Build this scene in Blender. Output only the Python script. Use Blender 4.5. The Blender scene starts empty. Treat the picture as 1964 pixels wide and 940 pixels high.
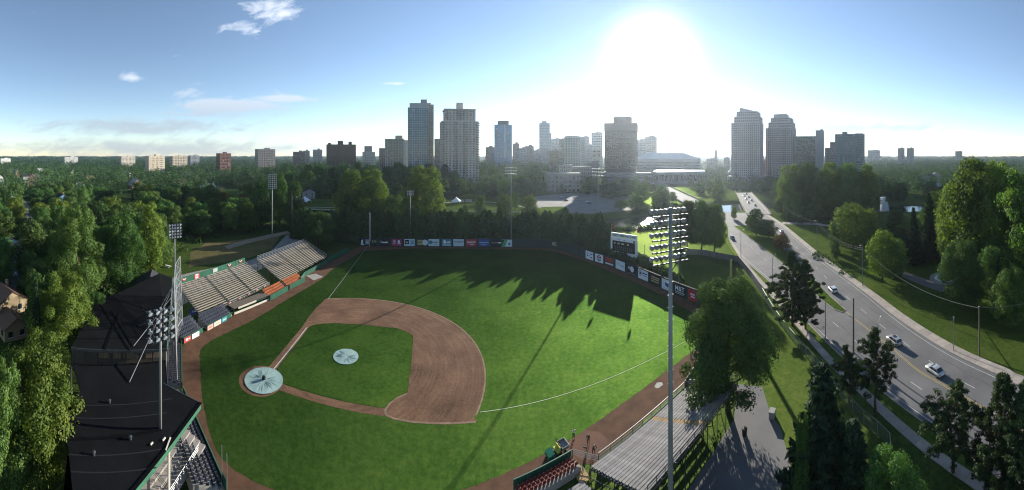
import bpy, math, random
import numpy as np
from mathutils import Vector, Matrix, Quaternion

# ------------------------------------------------------------------ camera, sky, sun, exposure
scene = bpy.context.scene
col = scene.collection
PI = math.pi
CAM_H = 43.9                      # drone height over the playing field
FPX = 1964 / PI                   # survey pixels per radian of the 180 degree cylindrical panorama
HOR = 297                         # survey row of the horizon

cd = bpy.data.cameras.new('camera')
cam = bpy.data.objects.new('camera', cd)
col.objects.link(cam)
cam.location = (0, 0, CAM_H)
cam.rotation_euler = (PI / 2, 0, 0)
cd.type = 'PANO'
cd.panorama_type = 'CENTRAL_CYLINDRICAL'
cd.central_cylindrical_range_u_min = -PI / 2
cd.central_cylindrical_range_u_max = PI / 2
cd.central_cylindrical_radius = 1.0
cd.central_cylindrical_range_v_min = -(940 - HOR) / FPX
cd.central_cylindrical_range_v_max = HOR / FPX
cd.clip_start = 0.1
cd.clip_end = 30000
scene.camera = cam

SUN_AZ = math.radians(24.6)       # right of the viewing direction
SUN_EL = math.radians(16.0)
SUN_DIR = Vector((math.sin(SUN_AZ) * math.cos(SUN_EL), math.cos(SUN_AZ) * math.cos(SUN_EL), math.sin(SUN_EL)))

world = bpy.data.worlds.new('World')
scene.world = world
world.use_nodes = True
wt = world.node_tree
for n in list(wt.nodes):
    wt.nodes.remove(n)
w_out = wt.nodes.new('ShaderNodeOutputWorld')
w_bg = wt.nodes.new('ShaderNodeBackground')
w_sky = wt.nodes.new('ShaderNodeTexSky')
w_sky.sky_type = 'NISHITA'
w_sky.sun_disc = False
w_sky.sun_elevation = SUN_EL
w_sky.sun_rotation = SUN_AZ
w_sky.altitude = 1800
w_sky.air_density = 1.0
w_sky.dust_density = 0.0
w_sky.ozone_density = 1.1
w_bg.inputs['Strength'].default_value = 0.09
wt.links.new(w_bg.outputs[0], w_out.inputs[0])


def wmath(op, a, b=None, c=None):
    n = wt.nodes.new('ShaderNodeMath')
    n.operation = op
    for i, v in enumerate((a, b, c)):
        if v is None:
            continue
        if isinstance(v, (int, float)):
            n.inputs[i].default_value = v
        else:
            wt.links.new(v, n.inputs[i])
    return n.outputs[0]


# thin wind-drawn clouds: noise over the cloud deck seen in each direction, gathered in a few drifts
w_tc = wt.nodes.new('ShaderNodeTexCoord')
w_sep = wt.nodes.new('ShaderNodeSeparateXYZ')
wt.links.new(w_tc.outputs['Generated'], w_sep.inputs[0])
w_az = wmath('ARCTAN2', w_sep.outputs[0], w_sep.outputs[1])
w_el = wmath('ARCSINE', w_sep.outputs[2])
w_vec = wt.nodes.new('ShaderNodeCombineXYZ')
wt.links.new(wmath('MULTIPLY', wmath('ADD', w_az, wmath('MULTIPLY', w_el, -0.9)), 15.0), w_vec.inputs[0])
wt.links.new(wmath('MULTIPLY', w_el, 34.0), w_vec.inputs[1])
w_noise = wt.nodes.new('ShaderNodeTexNoise')
w_noise.inputs['Scale'].default_value = 1.0
w_noise.inputs['Detail'].default_value = 8.0
w_noise.inputs['Roughness'].default_value = 0.62
w_noise.inputs['Distortion'].default_value = 0.5
wt.links.new(w_vec.outputs[0], w_noise.inputs['Vector'])
drift = None
for (a0, e0, sa, se, amp) in [(-0.73, 0.420, .10, .05, .85), (-0.83, 0.375, .08, .03, .7), (-0.87, 0.150, .15, .020, 2.3), (-.70, .170, .10, .012, 1.6), (-1.0, 0.185, .07, .02, .8),
                              (-1.15, 0.085, .38, .03, 1.2), (-1.05, 0.02, .7, .035, 1.15), (-.92, .125, .2, .012, 1.0), (-1.17, 0.235, .05, .015, .9), (-.36, .215, .05, .006, .9), (-.72, .165, .10, .03, .6),
                              (1.05, 0.082, .30, .016, 1.25), (0.66, 0.11, .10, .018, 1.1), (-2.4, .2, .5, .08, .7), (2.5, .3, .5, .08, .7), (.3, .06, .35, .02, .55)]:
    g = wmath('ADD', wmath('POWER', wmath('DIVIDE', wmath('SUBTRACT', w_az, a0), sa), 2.0), wmath('POWER', wmath('DIVIDE', wmath('SUBTRACT', w_el, e0), se), 2.0))
    g = wmath('MULTIPLY', wmath('EXPONENT', wmath('MULTIPLY', g, -1.0)), amp)
    drift = g if drift is None else wmath('MAXIMUM', drift, g)
w_cl = wmath('SUBTRACT', wmath('ADD', wmath('MULTIPLY', drift, 0.46), w_noise.outputs['Fac']), 0.69)
w_cl = wmath('MINIMUM', wmath('MAXIMUM', wmath('MULTIPLY', w_cl, 2.0), 0.0), 0.68)
w_dens = wmath('MULTIPLY', w_cl, w_cl)
# high clouds are lit, low thick ones near the horizon are grey against the light
w_ccol = wt.nodes.new('ShaderNodeMix')
w_ccol.data_type = 'RGBA'
wt.links.new(wmath('MINIMUM', wmath('MAXIMUM', wmath('MULTIPLY', wmath('SUBTRACT', w_el, 0.10), 5.0), 0.0), 1.0), w_ccol.inputs['Factor'])
w_ccol.inputs['A'].default_value = (2.6, 2.9, 3.4, 1)
w_ccol.inputs['B'].default_value = (7.0, 7.2, 7.6, 1)
w_mix = wt.nodes.new('ShaderNodeMix')
w_mix.data_type = 'RGBA'
wt.links.new(w_cl, w_mix.inputs['Factor'])
wt.links.new(w_sky.outputs[0], w_mix.inputs['A'])
wt.links.new(w_ccol.outputs['Result'], w_mix.inputs['B'])
# thin veil close round the sun: a corona a few degrees wide
w_dot = wt.nodes.new('ShaderNodeVectorMath')
w_dot.operation = 'DOT_PRODUCT'
wt.links.new(w_tc.outputs['Generated'], w_dot.inputs[0])
w_dot.inputs[1].default_value = SUN_DIR
w_ang = wmath('ARCCOSINE', wmath('MINIMUM', w_dot.outputs['Value'], 1.0))
w_cor = wmath('ADD', wmath('MULTIPLY', wmath('EXPONENT', wmath('MULTIPLY', wmath('POWER', wmath('DIVIDE', w_ang, 0.080), 2.0), -1.0)), 22.0), wmath('MULTIPLY', wmath('EXPONENT', wmath('MULTIPLY', w_ang, -10.0)), 1.5))
w_add = wt.nodes.new('ShaderNodeMix')
w_add.data_type = 'RGBA'
w_add.blend_type = 'ADD'
w_add.inputs['Factor'].default_value = 1
w_cc = wt.nodes.new('ShaderNodeMix')
w_cc.data_type = 'RGBA'
w_cc.inputs['A'].default_value = (0, 0, 0, 1)
w_cc.inputs['B'].default_value = (1.0, .95, .82, 1)
w_cc.clamp_factor = False
wt.links.new(w_cor, w_cc.inputs['Factor'])
wt.links.new(w_mix.outputs['Result'], w_add.inputs['A'])
wt.links.new(w_cc.outputs['Result'], w_add.inputs['B'])
wt.links.new(w_add.outputs['Result'], w_bg.inputs['Color'])

sd = bpy.data.lights.new('sun', 'SUN')
sd.energy = 5.0
sd.angle = math.radians(0.5)
sd.color = (1.0, 0.94, 0.83)
sun = bpy.data.objects.new('sun', sd)
col.objects.link(sun)
sun.location = (200, 400, 300)
sun.rotation_euler = SUN_DIR.to_track_quat('Z', 'Y').to_euler()

scene.view_settings.view_transform = 'Standard'
scene.view_settings.look = 'None'
scene.view_settings.gamma = 1
scene.view_settings.exposure = 1.2
scene.render.engine = 'CYCLES'
cy = scene.cycles
cy.use_denoising = True
cy.max_bounces = 6
cy.diffuse_bounces = 3
cy.glossy_bounces = 2
cy.transmission_bounces = 4
cy.transparent_max_bounces = 24
cy.volume_bounces = 0
cy.sample_clamp_indirect = 4
cy.use_adaptive_sampling = True
cy.adaptive_threshold = 0.012
cy.filter_width = 1.1
cy.caustics_reflective = False
cy.caustics_refractive = False

# ------------------------------------------------------------------ survey helpers
def G(px, py, z=0.0):
    """point of the place at height z that the survey saw at (px, py)"""
    d = (CAM_H - z) * FPX / (py - HOR)
    a = (px - 982) / FPX
    return Vector((d * math.sin(a), d * math.cos(a), z))


def P(px, d, z=0.0):
    a = (px - 982) / FPX
    return Vector((d * math.sin(a), d * math.cos(a), z))


def ZT(py, d):
    return CAM_H - (py - HOR) * d / FPX


YAW = 0.23814
HC = (31.808, -55.05)


def FH(u, v, z=0.0):
    """home plate coordinates: u along the first base line, v along the third base line"""
    dx, dy = u - HC[0], v - HC[1]
    return Vector((dx * math.cos(YAW) - dy * math.sin(YAW), dx * math.sin(YAW) + dy * math.cos(YAW), z))


# ------------------------------------------------------------------ object helpers
def props(o, label=None, cat=None, group=None, kind=None):
    if label:
        o['label'] = label
    if cat:
        o['category'] = cat
    if group:
        o['group'] = group
    if kind:
        o['kind'] = kind
    return o


def thing(name, label, cat, loc=(0, 0, 0), rz=0.0, group=None):
    o = bpy.data.objects.new(name, None)
    col.objects.link(o)
    o.location = loc
    o.rotation_euler = (0, 0, rz)
    o.empty_display_size = 0.5
    return props(o, label, cat, group)


def copy_tree(o, parent=None):
    c = o.copy()
    col.objects.link(c)
    if parent is not None:
        c.parent = parent
    for ch in o.children:
        copy_tree(ch, c)
    return c


def mobj(name, me, parent=None, loc=None, rot=None, scale=None):
    o = bpy.data.objects.new(name, me)
    col.objects.link(o)
    if parent is not None:
        o.parent = parent
    if loc is not None:
        o.location = loc
    if rot is not None:
        o.rotation_euler = rot
    if scale is not None:
        o.scale = scale
    return o


class MB:
    """mesh collector: boxes, tubes, prisms, quads"""

    def __init__(self):
        self.v = []
        self.f = []

    def add(self, vs, fs):
        b = len(self.v)
        self.v += [tuple(p) for p in vs]
        self.f += [tuple(i + b for i in q) for q in fs]
        return self

    def box(self, c, s, rz=0.0, M=None):
        x, y, z = s[0] / 2, s[1] / 2, s[2] / 2
        vs = [Vector((a, b, d)) for a in (-x, x) for b in (-y, y) for d in (-z, z)]
        R = M if M is not None else Matrix.Rotation(rz, 3, 'Z')
        vs = [R @ p + Vector(c) for p in vs]
        return self.add(vs, [(0, 1, 3, 2), (4, 6, 7, 5), (0, 4, 5, 1), (2, 3, 7, 6), (0, 2, 6, 4), (1, 5, 7, 3)])

    def beam(self, a, b, w, h, up=Vector((0, 0, 1))):
        """box from a to b, width w across, height h"""
        a, b = Vector(a), Vector(b)
        d = b - a
        L = d.length
        if L < 1e-6:
            return self
        x = d / L
        y = up.cross(x)
        if y.length < 1e-4:
            y = Vector((0, 1, 0)).cross(x)
        y.normalize()
        z = x.cross(y)
        M = Matrix((x, y, z)).transposed()
        return self.box((a + b) / 2, (L, w, h), M=M)

    def tube(self, pts, rs, n=8, cap=True):
        pts = [Vector(p) for p in pts]
        if isinstance(rs, (int, float)):
            rs = [rs] * len(pts)
        b = len(self.v)
        prev = None
        for i, p in enumerate(pts):
            t = (pts[min(i + 1, len(pts) - 1)] - pts[max(i - 1, 0)])
            if t.length < 1e-9:
                t = Vector((0, 0, 1))
            t.normalize()
            u = prev if prev is not None else (Vector((1, 0, 0)) if abs(t.x) < .8 else Vector((0, 1, 0)))
            u = (u - t * u.dot(t)).normalized()
            prev = u
            w = t.cross(u)
            for k in range(n):
                a = 2 * PI * k / n
                self.v.append(tuple(p + (u * math.cos(a) + w * math.sin(a)) * rs[i]))
        for i in range(len(pts) - 1):
            for k in range(n):
                k2 = (k + 1) % n
                self.f.append((b + i * n + k, b + i * n + k2, b + (i + 1) * n + k2, b + (i + 1) * n + k))
        if cap:
            self.f.append(tuple(b + k for k in reversed(range(n))))
            e = b + (len(pts) - 1) * n
            self.f.append(tuple(e + k for k in range(n)))
        return self

    def prism(self, poly, z0, z1):
        """vertical prism over a polygon; z0, z1 numbers or lists per corner"""
        n = len(poly)
        a = z0 if isinstance(z0, (list, tuple)) else [z0] * n
        c = z1 if isinstance(z1, (list, tuple)) else [z1] * n
        ar = sum(poly[i][0] * poly[(i + 1) % n][1] - poly[(i + 1) % n][0] * poly[i][1] for i in range(n))
        idx = list(range(n)) if ar > 0 else list(reversed(range(n)))
        vs = [(poly[i][0], poly[i][1], a[i]) for i in idx] + [(poly[i][0], poly[i][1], c[i]) for i in idx]
        fs = [tuple(reversed(range(n))), tuple(range(n, 2 * n))]
        fs += [(i, (i + 1) % n, n + (i + 1) % n, n + i) for i in range(n)]
        return self.add(vs, fs)

    def sheet(self, poly, z):
        n = len(poly)
        ar = sum(poly[i][0] * poly[(i + 1) % n][1] - poly[(i + 1) % n][0] * poly[i][1] for i in range(n))
        idx = list(range(n)) if ar > 0 else list(reversed(range(n)))
        return self.add([(poly[i][0], poly[i][1], z) for i in idx], [tuple(range(n))])

    def strip(self, left, right, z):
        n = len(left)
        vs = [(p[0], p[1], z) for p in left] + [(p[0], p[1], z) for p in right]
        return self.add(vs, [(i, n + i, n + i + 1, i + 1) for i in range(n - 1)])

    def lathe(self, prof, n=16, c=(0, 0, 0)):
        b = len(self.v)
        for (r, z) in prof:
            for k in range(n):
                a = 2 * PI * k / n
                self.v.append((c[0] + r * math.cos(a), c[1] + r * math.sin(a), c[2] + z))
        for i in range(len(prof) - 1):
            for k in range(n):
                k2 = (k + 1) % n
                self.f.append((b + i * n + k, b + i * n + k2, b + (i + 1) * n + k2, b + (i + 1) * n + k))
        return self

    def mesh(self, name, mat, smooth=False):
        me = bpy.data.meshes.new(name)
        me.from_pydata(self.v, [], self.f)
        me.materials.append(mat)
        if smooth:
            me.polygons.foreach_set('use_smooth', [True] * len(me.polygons))
        me.update()
        return me

    def build(self, name, mat, parent=None, loc=None, rz=None, smooth=False):
        o = mobj(name, self.mesh(name, mat, smooth), parent, loc, (0, 0, rz) if rz is not None else None)
        return o


def structure(name, mb, mat, parent=None):
    o = mb.build(name, mat, parent)
    if parent is None:
        o['kind'] = 'structure'
    return o


def np_mesh(name, quads, mat, tint=None):
    """quads: (N,4,3) array -> mesh, with one colour value per face"""
    n = len(quads)
    me = bpy.data.meshes.new(name)
    me.vertices.add(n * 4)
    me.vertices.foreach_set('co', np.ascontiguousarray(quads, dtype=np.float32).ravel())
    me.loops.add(n * 4)
    me.loops.foreach_set('vertex_index', np.arange(n * 4, dtype=np.int32))
    me.polygons.add(n)
    me.polygons.foreach_set('loop_start', np.arange(0, n * 4, 4, dtype=np.int32))
    if tint is not None:
        at = me.attributes.new('tint', 'FLOAT', 'FACE')
        at.data.foreach_set('value', np.asarray(tint, dtype=np.float32))
    me.materials.append(mat)
    me.update(calc_edges=True)
    return me


def offset_line(pts, d):
    """polyline shifted d to its left"""
    out = []
    for i, p in enumerate(pts):
        t = (pts[min(i + 1, len(pts) - 1)] - pts[max(i - 1, 0)]).to_2d()
        t.normalize()
        out.append(Vector((p.x - t.y * d, p.y + t.x * d, p.z)))
    return out


def smooth_line(pts, n=8):
    """Catmull-Rom through the points"""
    out = []
    for i in range(len(pts) - 1):
        p0, p1, p2, p3 = pts[max(i - 1, 0)], pts[i], pts[i + 1], pts[min(i + 2, len(pts) - 1)]
        for k in range(n):
            t = k / n
            out.append(0.5 * ((2 * p1) + (p2 - p0) * t + (2 * p0 - 5 * p1 + 4 * p2 - p3) * t * t + (3 * p1 - p0 - 3 * p2 + p3) * t ** 3))
    out.append(pts[-1].copy())
    return out


def along(pts, step, start=0.0):
    """points every step metres along a polyline with their heading"""
    res = []
    acc = start
    for i in range(len(pts) - 1):
        a, b = pts[i], pts[i + 1]
        L = (b - a).length
        while acc <= L:
            t = acc / L
            res.append((a.lerp(b, t), math.atan2(b.y - a.y, b.x - a.x)))
            acc += step
        acc -= L
    return res


ORD = ['zeroth', 'first', 'second', 'third', 'fourth', 'fifth', 'sixth', 'seventh', 'eighth', 'ninth', 'tenth', 'eleventh', 'twelfth', 'thirteenth', 'fourteenth', 'fifteenth',
       'sixteenth', 'seventeenth', 'eighteenth', 'nineteenth']
TENS = {20: ('twentieth', 'twenty'), 30: ('thirtieth', 'thirty'), 40: ('fortieth', 'forty'), 50: ('fiftieth', 'fifty'), 60: ('sixtieth', 'sixty'), 70: ('seventieth', 'seventy'), 80: ('eightieth', 'eighty'), 90: ('ninetieth', 'ninety')}


def ordinal(n):
    if n < 20:
        return ORD[n]
    t, u = n // 10 * 10, n % 10
    return TENS[t][0] if u == 0 else TENS[t][1] + '-' + ORD[u]


# ------------------------------------------------------------------ materials
def mat(name, color, rough=0.8, var=0.25, scale=0.6, bump=0.0, bscale=8.0, metallic=0.0, color2=None, detail=6.0, spec=0.3, objrand=0.0, coords='Object', stretch=None, mid=0.5, emit=None):
    m = bpy.data.materials.new(name)
    m.use_nodes = True
    t = m.node_tree
    b = t.nodes['Principled BSDF']
    b.inputs['Roughness'].default_value = rough
    b.inputs['Metallic'].default_value = metallic
    b.inputs['Specular IOR Level'].default_value = spec
    c1 = (*color, 1)
    c2 = (*(color2 if color2 is not None else [c * (1 - var) for c in color]), 1)
    tc = t.nodes.new('ShaderNodeTexCoord')
    src = tc.outputs[coords]
    if stretch is not None:
        mp = t.nodes.new('ShaderNodeMapping')
        mp.inputs['Scale'].default_value = stretch
        t.links.new(src, mp.inputs['Vector'])
        src = mp.outputs[0]
    nz = t.nodes.new('ShaderNodeTexNoise')
    nz.inputs['Scale'].default_value = scale
    nz.inputs['Detail'].default_value = detail
    nz.inputs['Roughness'].default_value = 0.6
    t.links.new(src, nz.inputs['Vector'])
    rp = t.nodes.new('ShaderNodeValToRGB')
    rp.color_ramp.elements[0].position = mid - 0.18
    rp.color_ramp.elements[1].position = mid + 0.18
    rp.color_ramp.elements[0].color = c2
    rp.color_ramp.elements[1].color = c1
    t.links.new(nz.outputs['Fac'], rp.inputs['Fac'])
    out = rp.outputs['Color']
    if objrand:
        oi = t.nodes.new('ShaderNodeObjectInfo')
        hs = t.nodes.new('ShaderNodeHueSaturation')
        mm = t.nodes.new('ShaderNodeMath')
        mm.operation = 'MULTIPLY_ADD'
        t.links.new(oi.outputs['Random'], mm.inputs[0])
        mm.inputs[1].default_value = objrand * 2
        mm.inputs[2].default_value = 1 - objrand
        t.links.new(mm.outputs[0], hs.inputs['Value'])
        t.links.new(out, hs.inputs['Color'])
        out = hs.outputs['Color']
    t.links.new(out, b.inputs['Base Color'])
    if bump:
        n2 = t.nodes.new('ShaderNodeTexNoise')
        n2.inputs['Scale'].default_value = bscale
        n2.inputs['Detail'].default_value = 5
        t.links.new(src, n2.inputs['Vector'])
        bp = t.nodes.new('ShaderNodeBump')
        bp.inputs['Strength'].default_value = min(1.0, bump)
        bp.inputs['Distance'].default_value = 0.08
        t.links.new(n2.outputs['Fac'], bp.inputs['Height'])
        t.links.new(bp.outputs[0], b.inputs['Normal'])
    if emit:
        b.inputs['Emission Color'].default_value = (*emit[:3], 1)
        b.inputs['Emission Strength'].default_value = emit[3]
    return m


def grass_mat(name, a, b, fine=9.0, patch=0.07, trans=0.35, gain=(2.7, 2.4, 2.3)):
    """mown turf: fine blade grain, mottled patches, light passing through the blades"""
    m = bpy.data.materials.new(name)
    m.use_nodes = True
    t = m.node_tree
    for n in list(t.nodes):
        t.nodes.remove(n)
    o = t.nodes.new('ShaderNodeOutputMaterial')
    tc = t.nodes.new('ShaderNodeTexCoord')
    n1 = t.nodes.new('ShaderNodeTexNoise')
    n1.inputs['Scale'].default_value = patch
    n1.inputs['Detail'].default_value = 7
    n1.inputs['Roughness'].default_value = 0.62
    n2 = t.nodes.new('ShaderNodeTexNoise')
    n2.inputs['Scale'].default_value = 1.1
    n2.inputs['Detail'].default_value = 9
    n2.inputs['Roughness'].default_value = 0.75
    for n in (n1, n2):
        t.links.new(tc.outputs['Object'], n.inputs['Vector'])
    mx = t.nodes.new('ShaderNodeMath')
    mx.operation = 'MULTIPLY_ADD'
    mx.inputs[1].default_value = 0.42
    t.links.new(n1.outputs['Fac'], mx.inputs[0])
    m2 = t.nodes.new('ShaderNodeMath')
    m2.operation = 'MULTIPLY'
    m2.inputs[1].default_value = 0.58
    t.links.new(n2.outputs['Fac'], m2.inputs[0])
    t.links.new(m2.outputs[0], mx.inputs[2])
    rp = t.nodes.new('ShaderNodeValToRGB')
    rp.color_ramp.elements[0].position = 0.40
    rp.color_ramp.elements[1].position = 0.60
    rp.color_ramp.elements[0].color = (*a, 1)
    rp.color_ramp.elements[1].color = (*b, 1)
    t.links.new(mx.outputs[0], rp.inputs['Fac'])
    n4 = t.nodes.new('ShaderNodeTexNoise')
    n4.inputs['Scale'].default_value = 0.35
    n4.inputs['Detail'].default_value = 10
    n4.inputs['Roughness'].default_value = 0.72
    t.links.new(tc.outputs['Object'], n4.inputs['Vector'])
    wr = t.nodes.new('ShaderNodeValToRGB')
    wr.color_ramp.elements[0].position = 0.54
    wr.color_ramp.elements[1].position = 0.72
    wr.color_ramp.elements[0].color = (0, 0, 0, 1)
    wr.color_ramp.elements[1].color = (.42, .42, .42, 1)
    t.links.new(n4.outputs['Fac'], wr.inputs['Fac'])
    wx = t.nodes.new('ShaderNodeMix')
    wx.data_type = 'RGBA'
    wx.inputs['B'].default_value = (b[0] * 1.9, b[1] * 1.35, b[2] * 1.6, 1)
    t.links.new(wr.outputs['Color'], wx.inputs['Factor'])
    t.links.new(rp.outputs['Color'], wx.inputs['A'])
    turf_col = wx.outputs['Result']
    n3 = t.nodes.new('ShaderNodeTexNoise')
    n3.inputs['Scale'].default_value = fine
    n3.inputs['Detail'].default_value = 6
    n3.inputs['Roughness'].default_value = 0.7
    t.links.new(tc.outputs['Object'], n3.inputs['Vector'])
    bp = t.nodes.new('ShaderNodeBump')
    bp.inputs['Strength'].default_value = 0.9
    bp.inputs['Distance'].default_value = 0.12
    t.links.new(n3.outputs['Fac'], bp.inputs['Height'])
    df = t.nodes.new('ShaderNodeBsdfDiffuse')
    sh = t.nodes.new('ShaderNodeBsdfGlossy')            # waxy blades throw low light forward
    sh.inputs['Roughness'].default_value = 0.55
    t.links.new(turf_col, df.inputs['Color'])
    gc = t.nodes.new('ShaderNodeMix')
    gc.data_type = 'RGBA'
    gc.blend_type = 'MULTIPLY'
    gc.inputs['Factor'].default_value = 1
    gc.inputs['B'].default_value = (*gain, 1)
    t.links.new(turf_col, gc.inputs['A'])
    t.links.new(gc.outputs['Result'], sh.inputs['Color'])
    t.links.new(bp.outputs[0], df.inputs['Normal'])
    t.links.new(bp.outputs[0], sh.inputs['Normal'])
    ad = t.nodes.new('ShaderNodeMixShader')
    ad.inputs[0].default_value = trans
    t.links.new(df.outputs[0], ad.inputs[1])
    t.links.new(sh.outputs[0], ad.inputs[2])
    t.links.new(ad.outputs[0], o.inputs['Surface'])
    return m


def leaf_mat(name, a, b, trans=0.28, tr_gain=(1.6, 1.6, 0.6), gloss=0.012):
    """leaves: colour differs from leaf to leaf and tree to tree, light passes through them"""
    m = bpy.data.materials.new(name)
    m.use_nodes = True
    t = m.node_tree
    for n in list(t.nodes):
        t.nodes.remove(n)
    o = t.nodes.new('ShaderNodeOutputMaterial')
    at = t.nodes.new('ShaderNodeAttribute')
    at.attribute_name = 'tint'
    oi = t.nodes.new('ShaderNodeObjectInfo')
    rp = t.nodes.new('ShaderNodeMix')
    rp.data_type = 'RGBA'
    rp.inputs['A'].default_value = (*a, 1)
    rp.inputs['B'].default_value = (*b, 1)
    t.links.new(at.outputs['Fac'], rp.inputs['Factor'])
    hs = t.nodes.new('ShaderNodeHueSaturation')
    h = t.nodes.new('ShaderNodeMath')
    h.operation = 'MULTIPLY_ADD'
    h.inputs[1].default_value = 0.04
    h.inputs[2].default_value = 0.485
    t.links.new(oi.outputs['Random'], h.inputs[0])
    t.links.new(h.outputs[0], hs.inputs['Hue'])
    fr = t.nodes.new('ShaderNodeMath')
    fr.operation = 'FRACT'
    mu = t.nodes.new('ShaderNodeMath')
    mu.operation = 'MULTIPLY'
    mu.inputs[1].default_value = 17.31
    t.links.new(oi.outputs['Random'], mu.inputs[0])
    t.links.new(mu.outputs[0], fr.inputs[0])
    v = t.nodes.new('ShaderNodeMath')
    v.operation = 'MULTIPLY_ADD'
    v.inputs[1].default_value = 0.7
    v.inputs[2].default_value = 0.65
    t.links.new(fr.outputs[0], v.inputs[0])
    t.links.new(v.outputs[0], hs.inputs['Value'])
    t.links.new(rp.outputs['Result'], hs.inputs['Color'])
    df = t.nodes.new('ShaderNodeBsdfDiffuse')
    tr = t.nodes.new('ShaderNodeBsdfTranslucent')
    tg = t.nodes.new('ShaderNodeMix')
    tg.data_type = 'RGBA'
    tg.blend_type = 'MULTIPLY'
    tg.inputs['Factor'].default_value = 1
    tg.inputs['B'].default_value = (*tr_gain, 1)
    t.links.new(hs.outputs[0], df.inputs['Color'])
    t.links.new(hs.outputs[0], tg.inputs['A'])
    t.links.new(tg.outputs['Result'], tr.inputs['Color'])
    mx = t.nodes.new('ShaderNodeMixShader')
    mx.inputs[0].default_value = trans
    t.links.new(df.outputs[0], mx.inputs[1])
    t.links.new(tr.outputs[0], mx.inputs[2])
    gl = t.nodes.new('ShaderNodeBsdfGlossy')
    gl.inputs['Roughness'].default_value = 0.6
    gl.inputs['Color'].default_value = (0.7, 0.75, 0.7, 1)
    m3 = t.nodes.new('ShaderNodeMixShader')
    m3.inputs[0].default_value = gloss
    t.links.new(mx.outputs[0], m3.inputs[1])
    t.links.new(gl.outputs[0], m3.inputs[2])
    t.links.new(m3.outputs[0], o.inputs['Surface'])
    return m


def mesh_net_mat(name, color, cell, wire, coords='Object'):
    """woven wire: holes of a given cell between thin wires"""
    m = bpy.data.materials.new(name)
    m.use_nodes = True
    t = m.node_tree
    b = t.nodes['Principled BSDF']
    b.inputs['Base Color'].default_value = (*color, 1)
    b.inputs['Roughness'].default_value = 0.5
    b.inputs['Metallic'].default_value = 0.3
    o = t.nodes['Material Output']
    uv = t.nodes.new('ShaderNodeUVMap')
    sp = t.nodes.new('ShaderNodeSeparateXYZ')
    t.links.new(uv.outputs[0], sp.inputs[0])

    def mth(op, a, bb=None):
        n = t.nodes.new('ShaderNodeMath')
        n.operation = op
        for i, vv in enumerate((a, bb)):
            if vv is None:
                continue
            if isinstance(vv, (int, float)):
                n.inputs[i].default_value = vv
            else:
                t.links.new(vv, n.inputs[i])
        return n.outputs[0]
    s = mth('FRACT', mth('DIVIDE', mth('ADD', sp.outputs[0], sp.outputs[1]), cell))
    d = mth('FRACT', mth('DIVIDE', mth('SUBTRACT', sp.outputs[0], sp.outputs[1]), cell))
    k = mth('MAXIMUM', mth('LESS_THAN', s, wire / cell), mth('LESS_THAN', d, wire / cell))
    tr = t.nodes.new('ShaderNodeBsdfTransparent')
    mx = t.nodes.new('ShaderNodeMixShader')
    t.links.new(k, mx.inputs[0])
    t.links.new(tr.outputs[0], mx.inputs[1])
    t.links.new(b.outputs[0], mx.inputs[2])
    t.links.new(mx.outputs[0], o.inputs['Surface'])
    return m



def clay_mat(name, a, b, c, centre):
    """raked clay: streaks that circle the mound, damp and dry patches, scuffs"""
    m = bpy.data.materials.new(name)
    m.use_nodes = True
    t = m.node_tree
    bs = t.nodes['Principled BSDF']
    bs.inputs['Roughness'].default_value = .95
    bs.inputs['Specular IOR Level'].default_value = .15
    L = t.links.new

    def mt(op, x, y=None):
        n = t.nodes.new('ShaderNodeMath')
        n.operation = op
        for i, v in enumerate((x, y)):
            if v is None:
                continue
            if isinstance(v, (int, float)):
                n.inputs[i].default_value = v
            else:
                L(v, n.inputs[i])
        return n.outputs[0]
    tc = t.nodes.new('ShaderNodeTexCoord')
    sp = t.nodes.new('ShaderNodeSeparateXYZ')
    L(tc.outputs['Object'], sp.inputs[0])
    dx, dy = mt('SUBTRACT', sp.outputs[0], centre[0]), mt('SUBTRACT', sp.outputs[1], centre[1])
    r = mt('SQRT', mt('ADD', mt('MULTIPLY', dx, dx), mt('MULTIPLY', dy, dy)))
    an = mt('ARCTAN2', dy, dx)
    cv = t.nodes.new('ShaderNodeCombineXYZ')
    L(mt('MULTIPLY', r, 1.5), cv.inputs[0])
    L(mt('MULTIPLY', an, 2.4), cv.inputs[1])

    def nz(vec, sc, det):
        n = t.nodes.new('ShaderNodeTexNoise')
        n.inputs['Scale'].default_value = sc
        n.inputs['Detail'].default_value = det
        n.inputs['Roughness'].default_value = .65
        L(vec, n.inputs['Vector'])
        return n.outputs['Fac']
    streak, patch, grit = nz(cv.outputs[0], 1.0, 5), nz(tc.outputs['Object'], .13, 4), nz(tc.outputs['Object'], 2.2, 8)
    f = mt('ADD', mt('ADD', mt('MULTIPLY', streak, .32), mt('MULTIPLY', patch, .40)), mt('MULTIPLY', grit, .28))
    rp = t.nodes.new('ShaderNodeValToRGB')
    e = rp.color_ramp.elements
    e[0].position, e[0].color = .40, (*a, 1)
    e[1].position, e[1].color = .62, (*c, 1)
    mid = e.new(.5)
    mid.color = (*b, 1)
    L(f, rp.inputs['Fac'])
    L(rp.outputs['Color'], bs.inputs['Base Color'])
    bp = t.nodes.new('ShaderNodeBump')
    bp.inputs['Strength'].default_value = .6
    bp.inputs['Distance'].default_value = .05
    L(mt('ADD', grit, streak), bp.inputs['Height'])
    L(bp.outputs[0], bs.inputs['Normal'])
    return m


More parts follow.
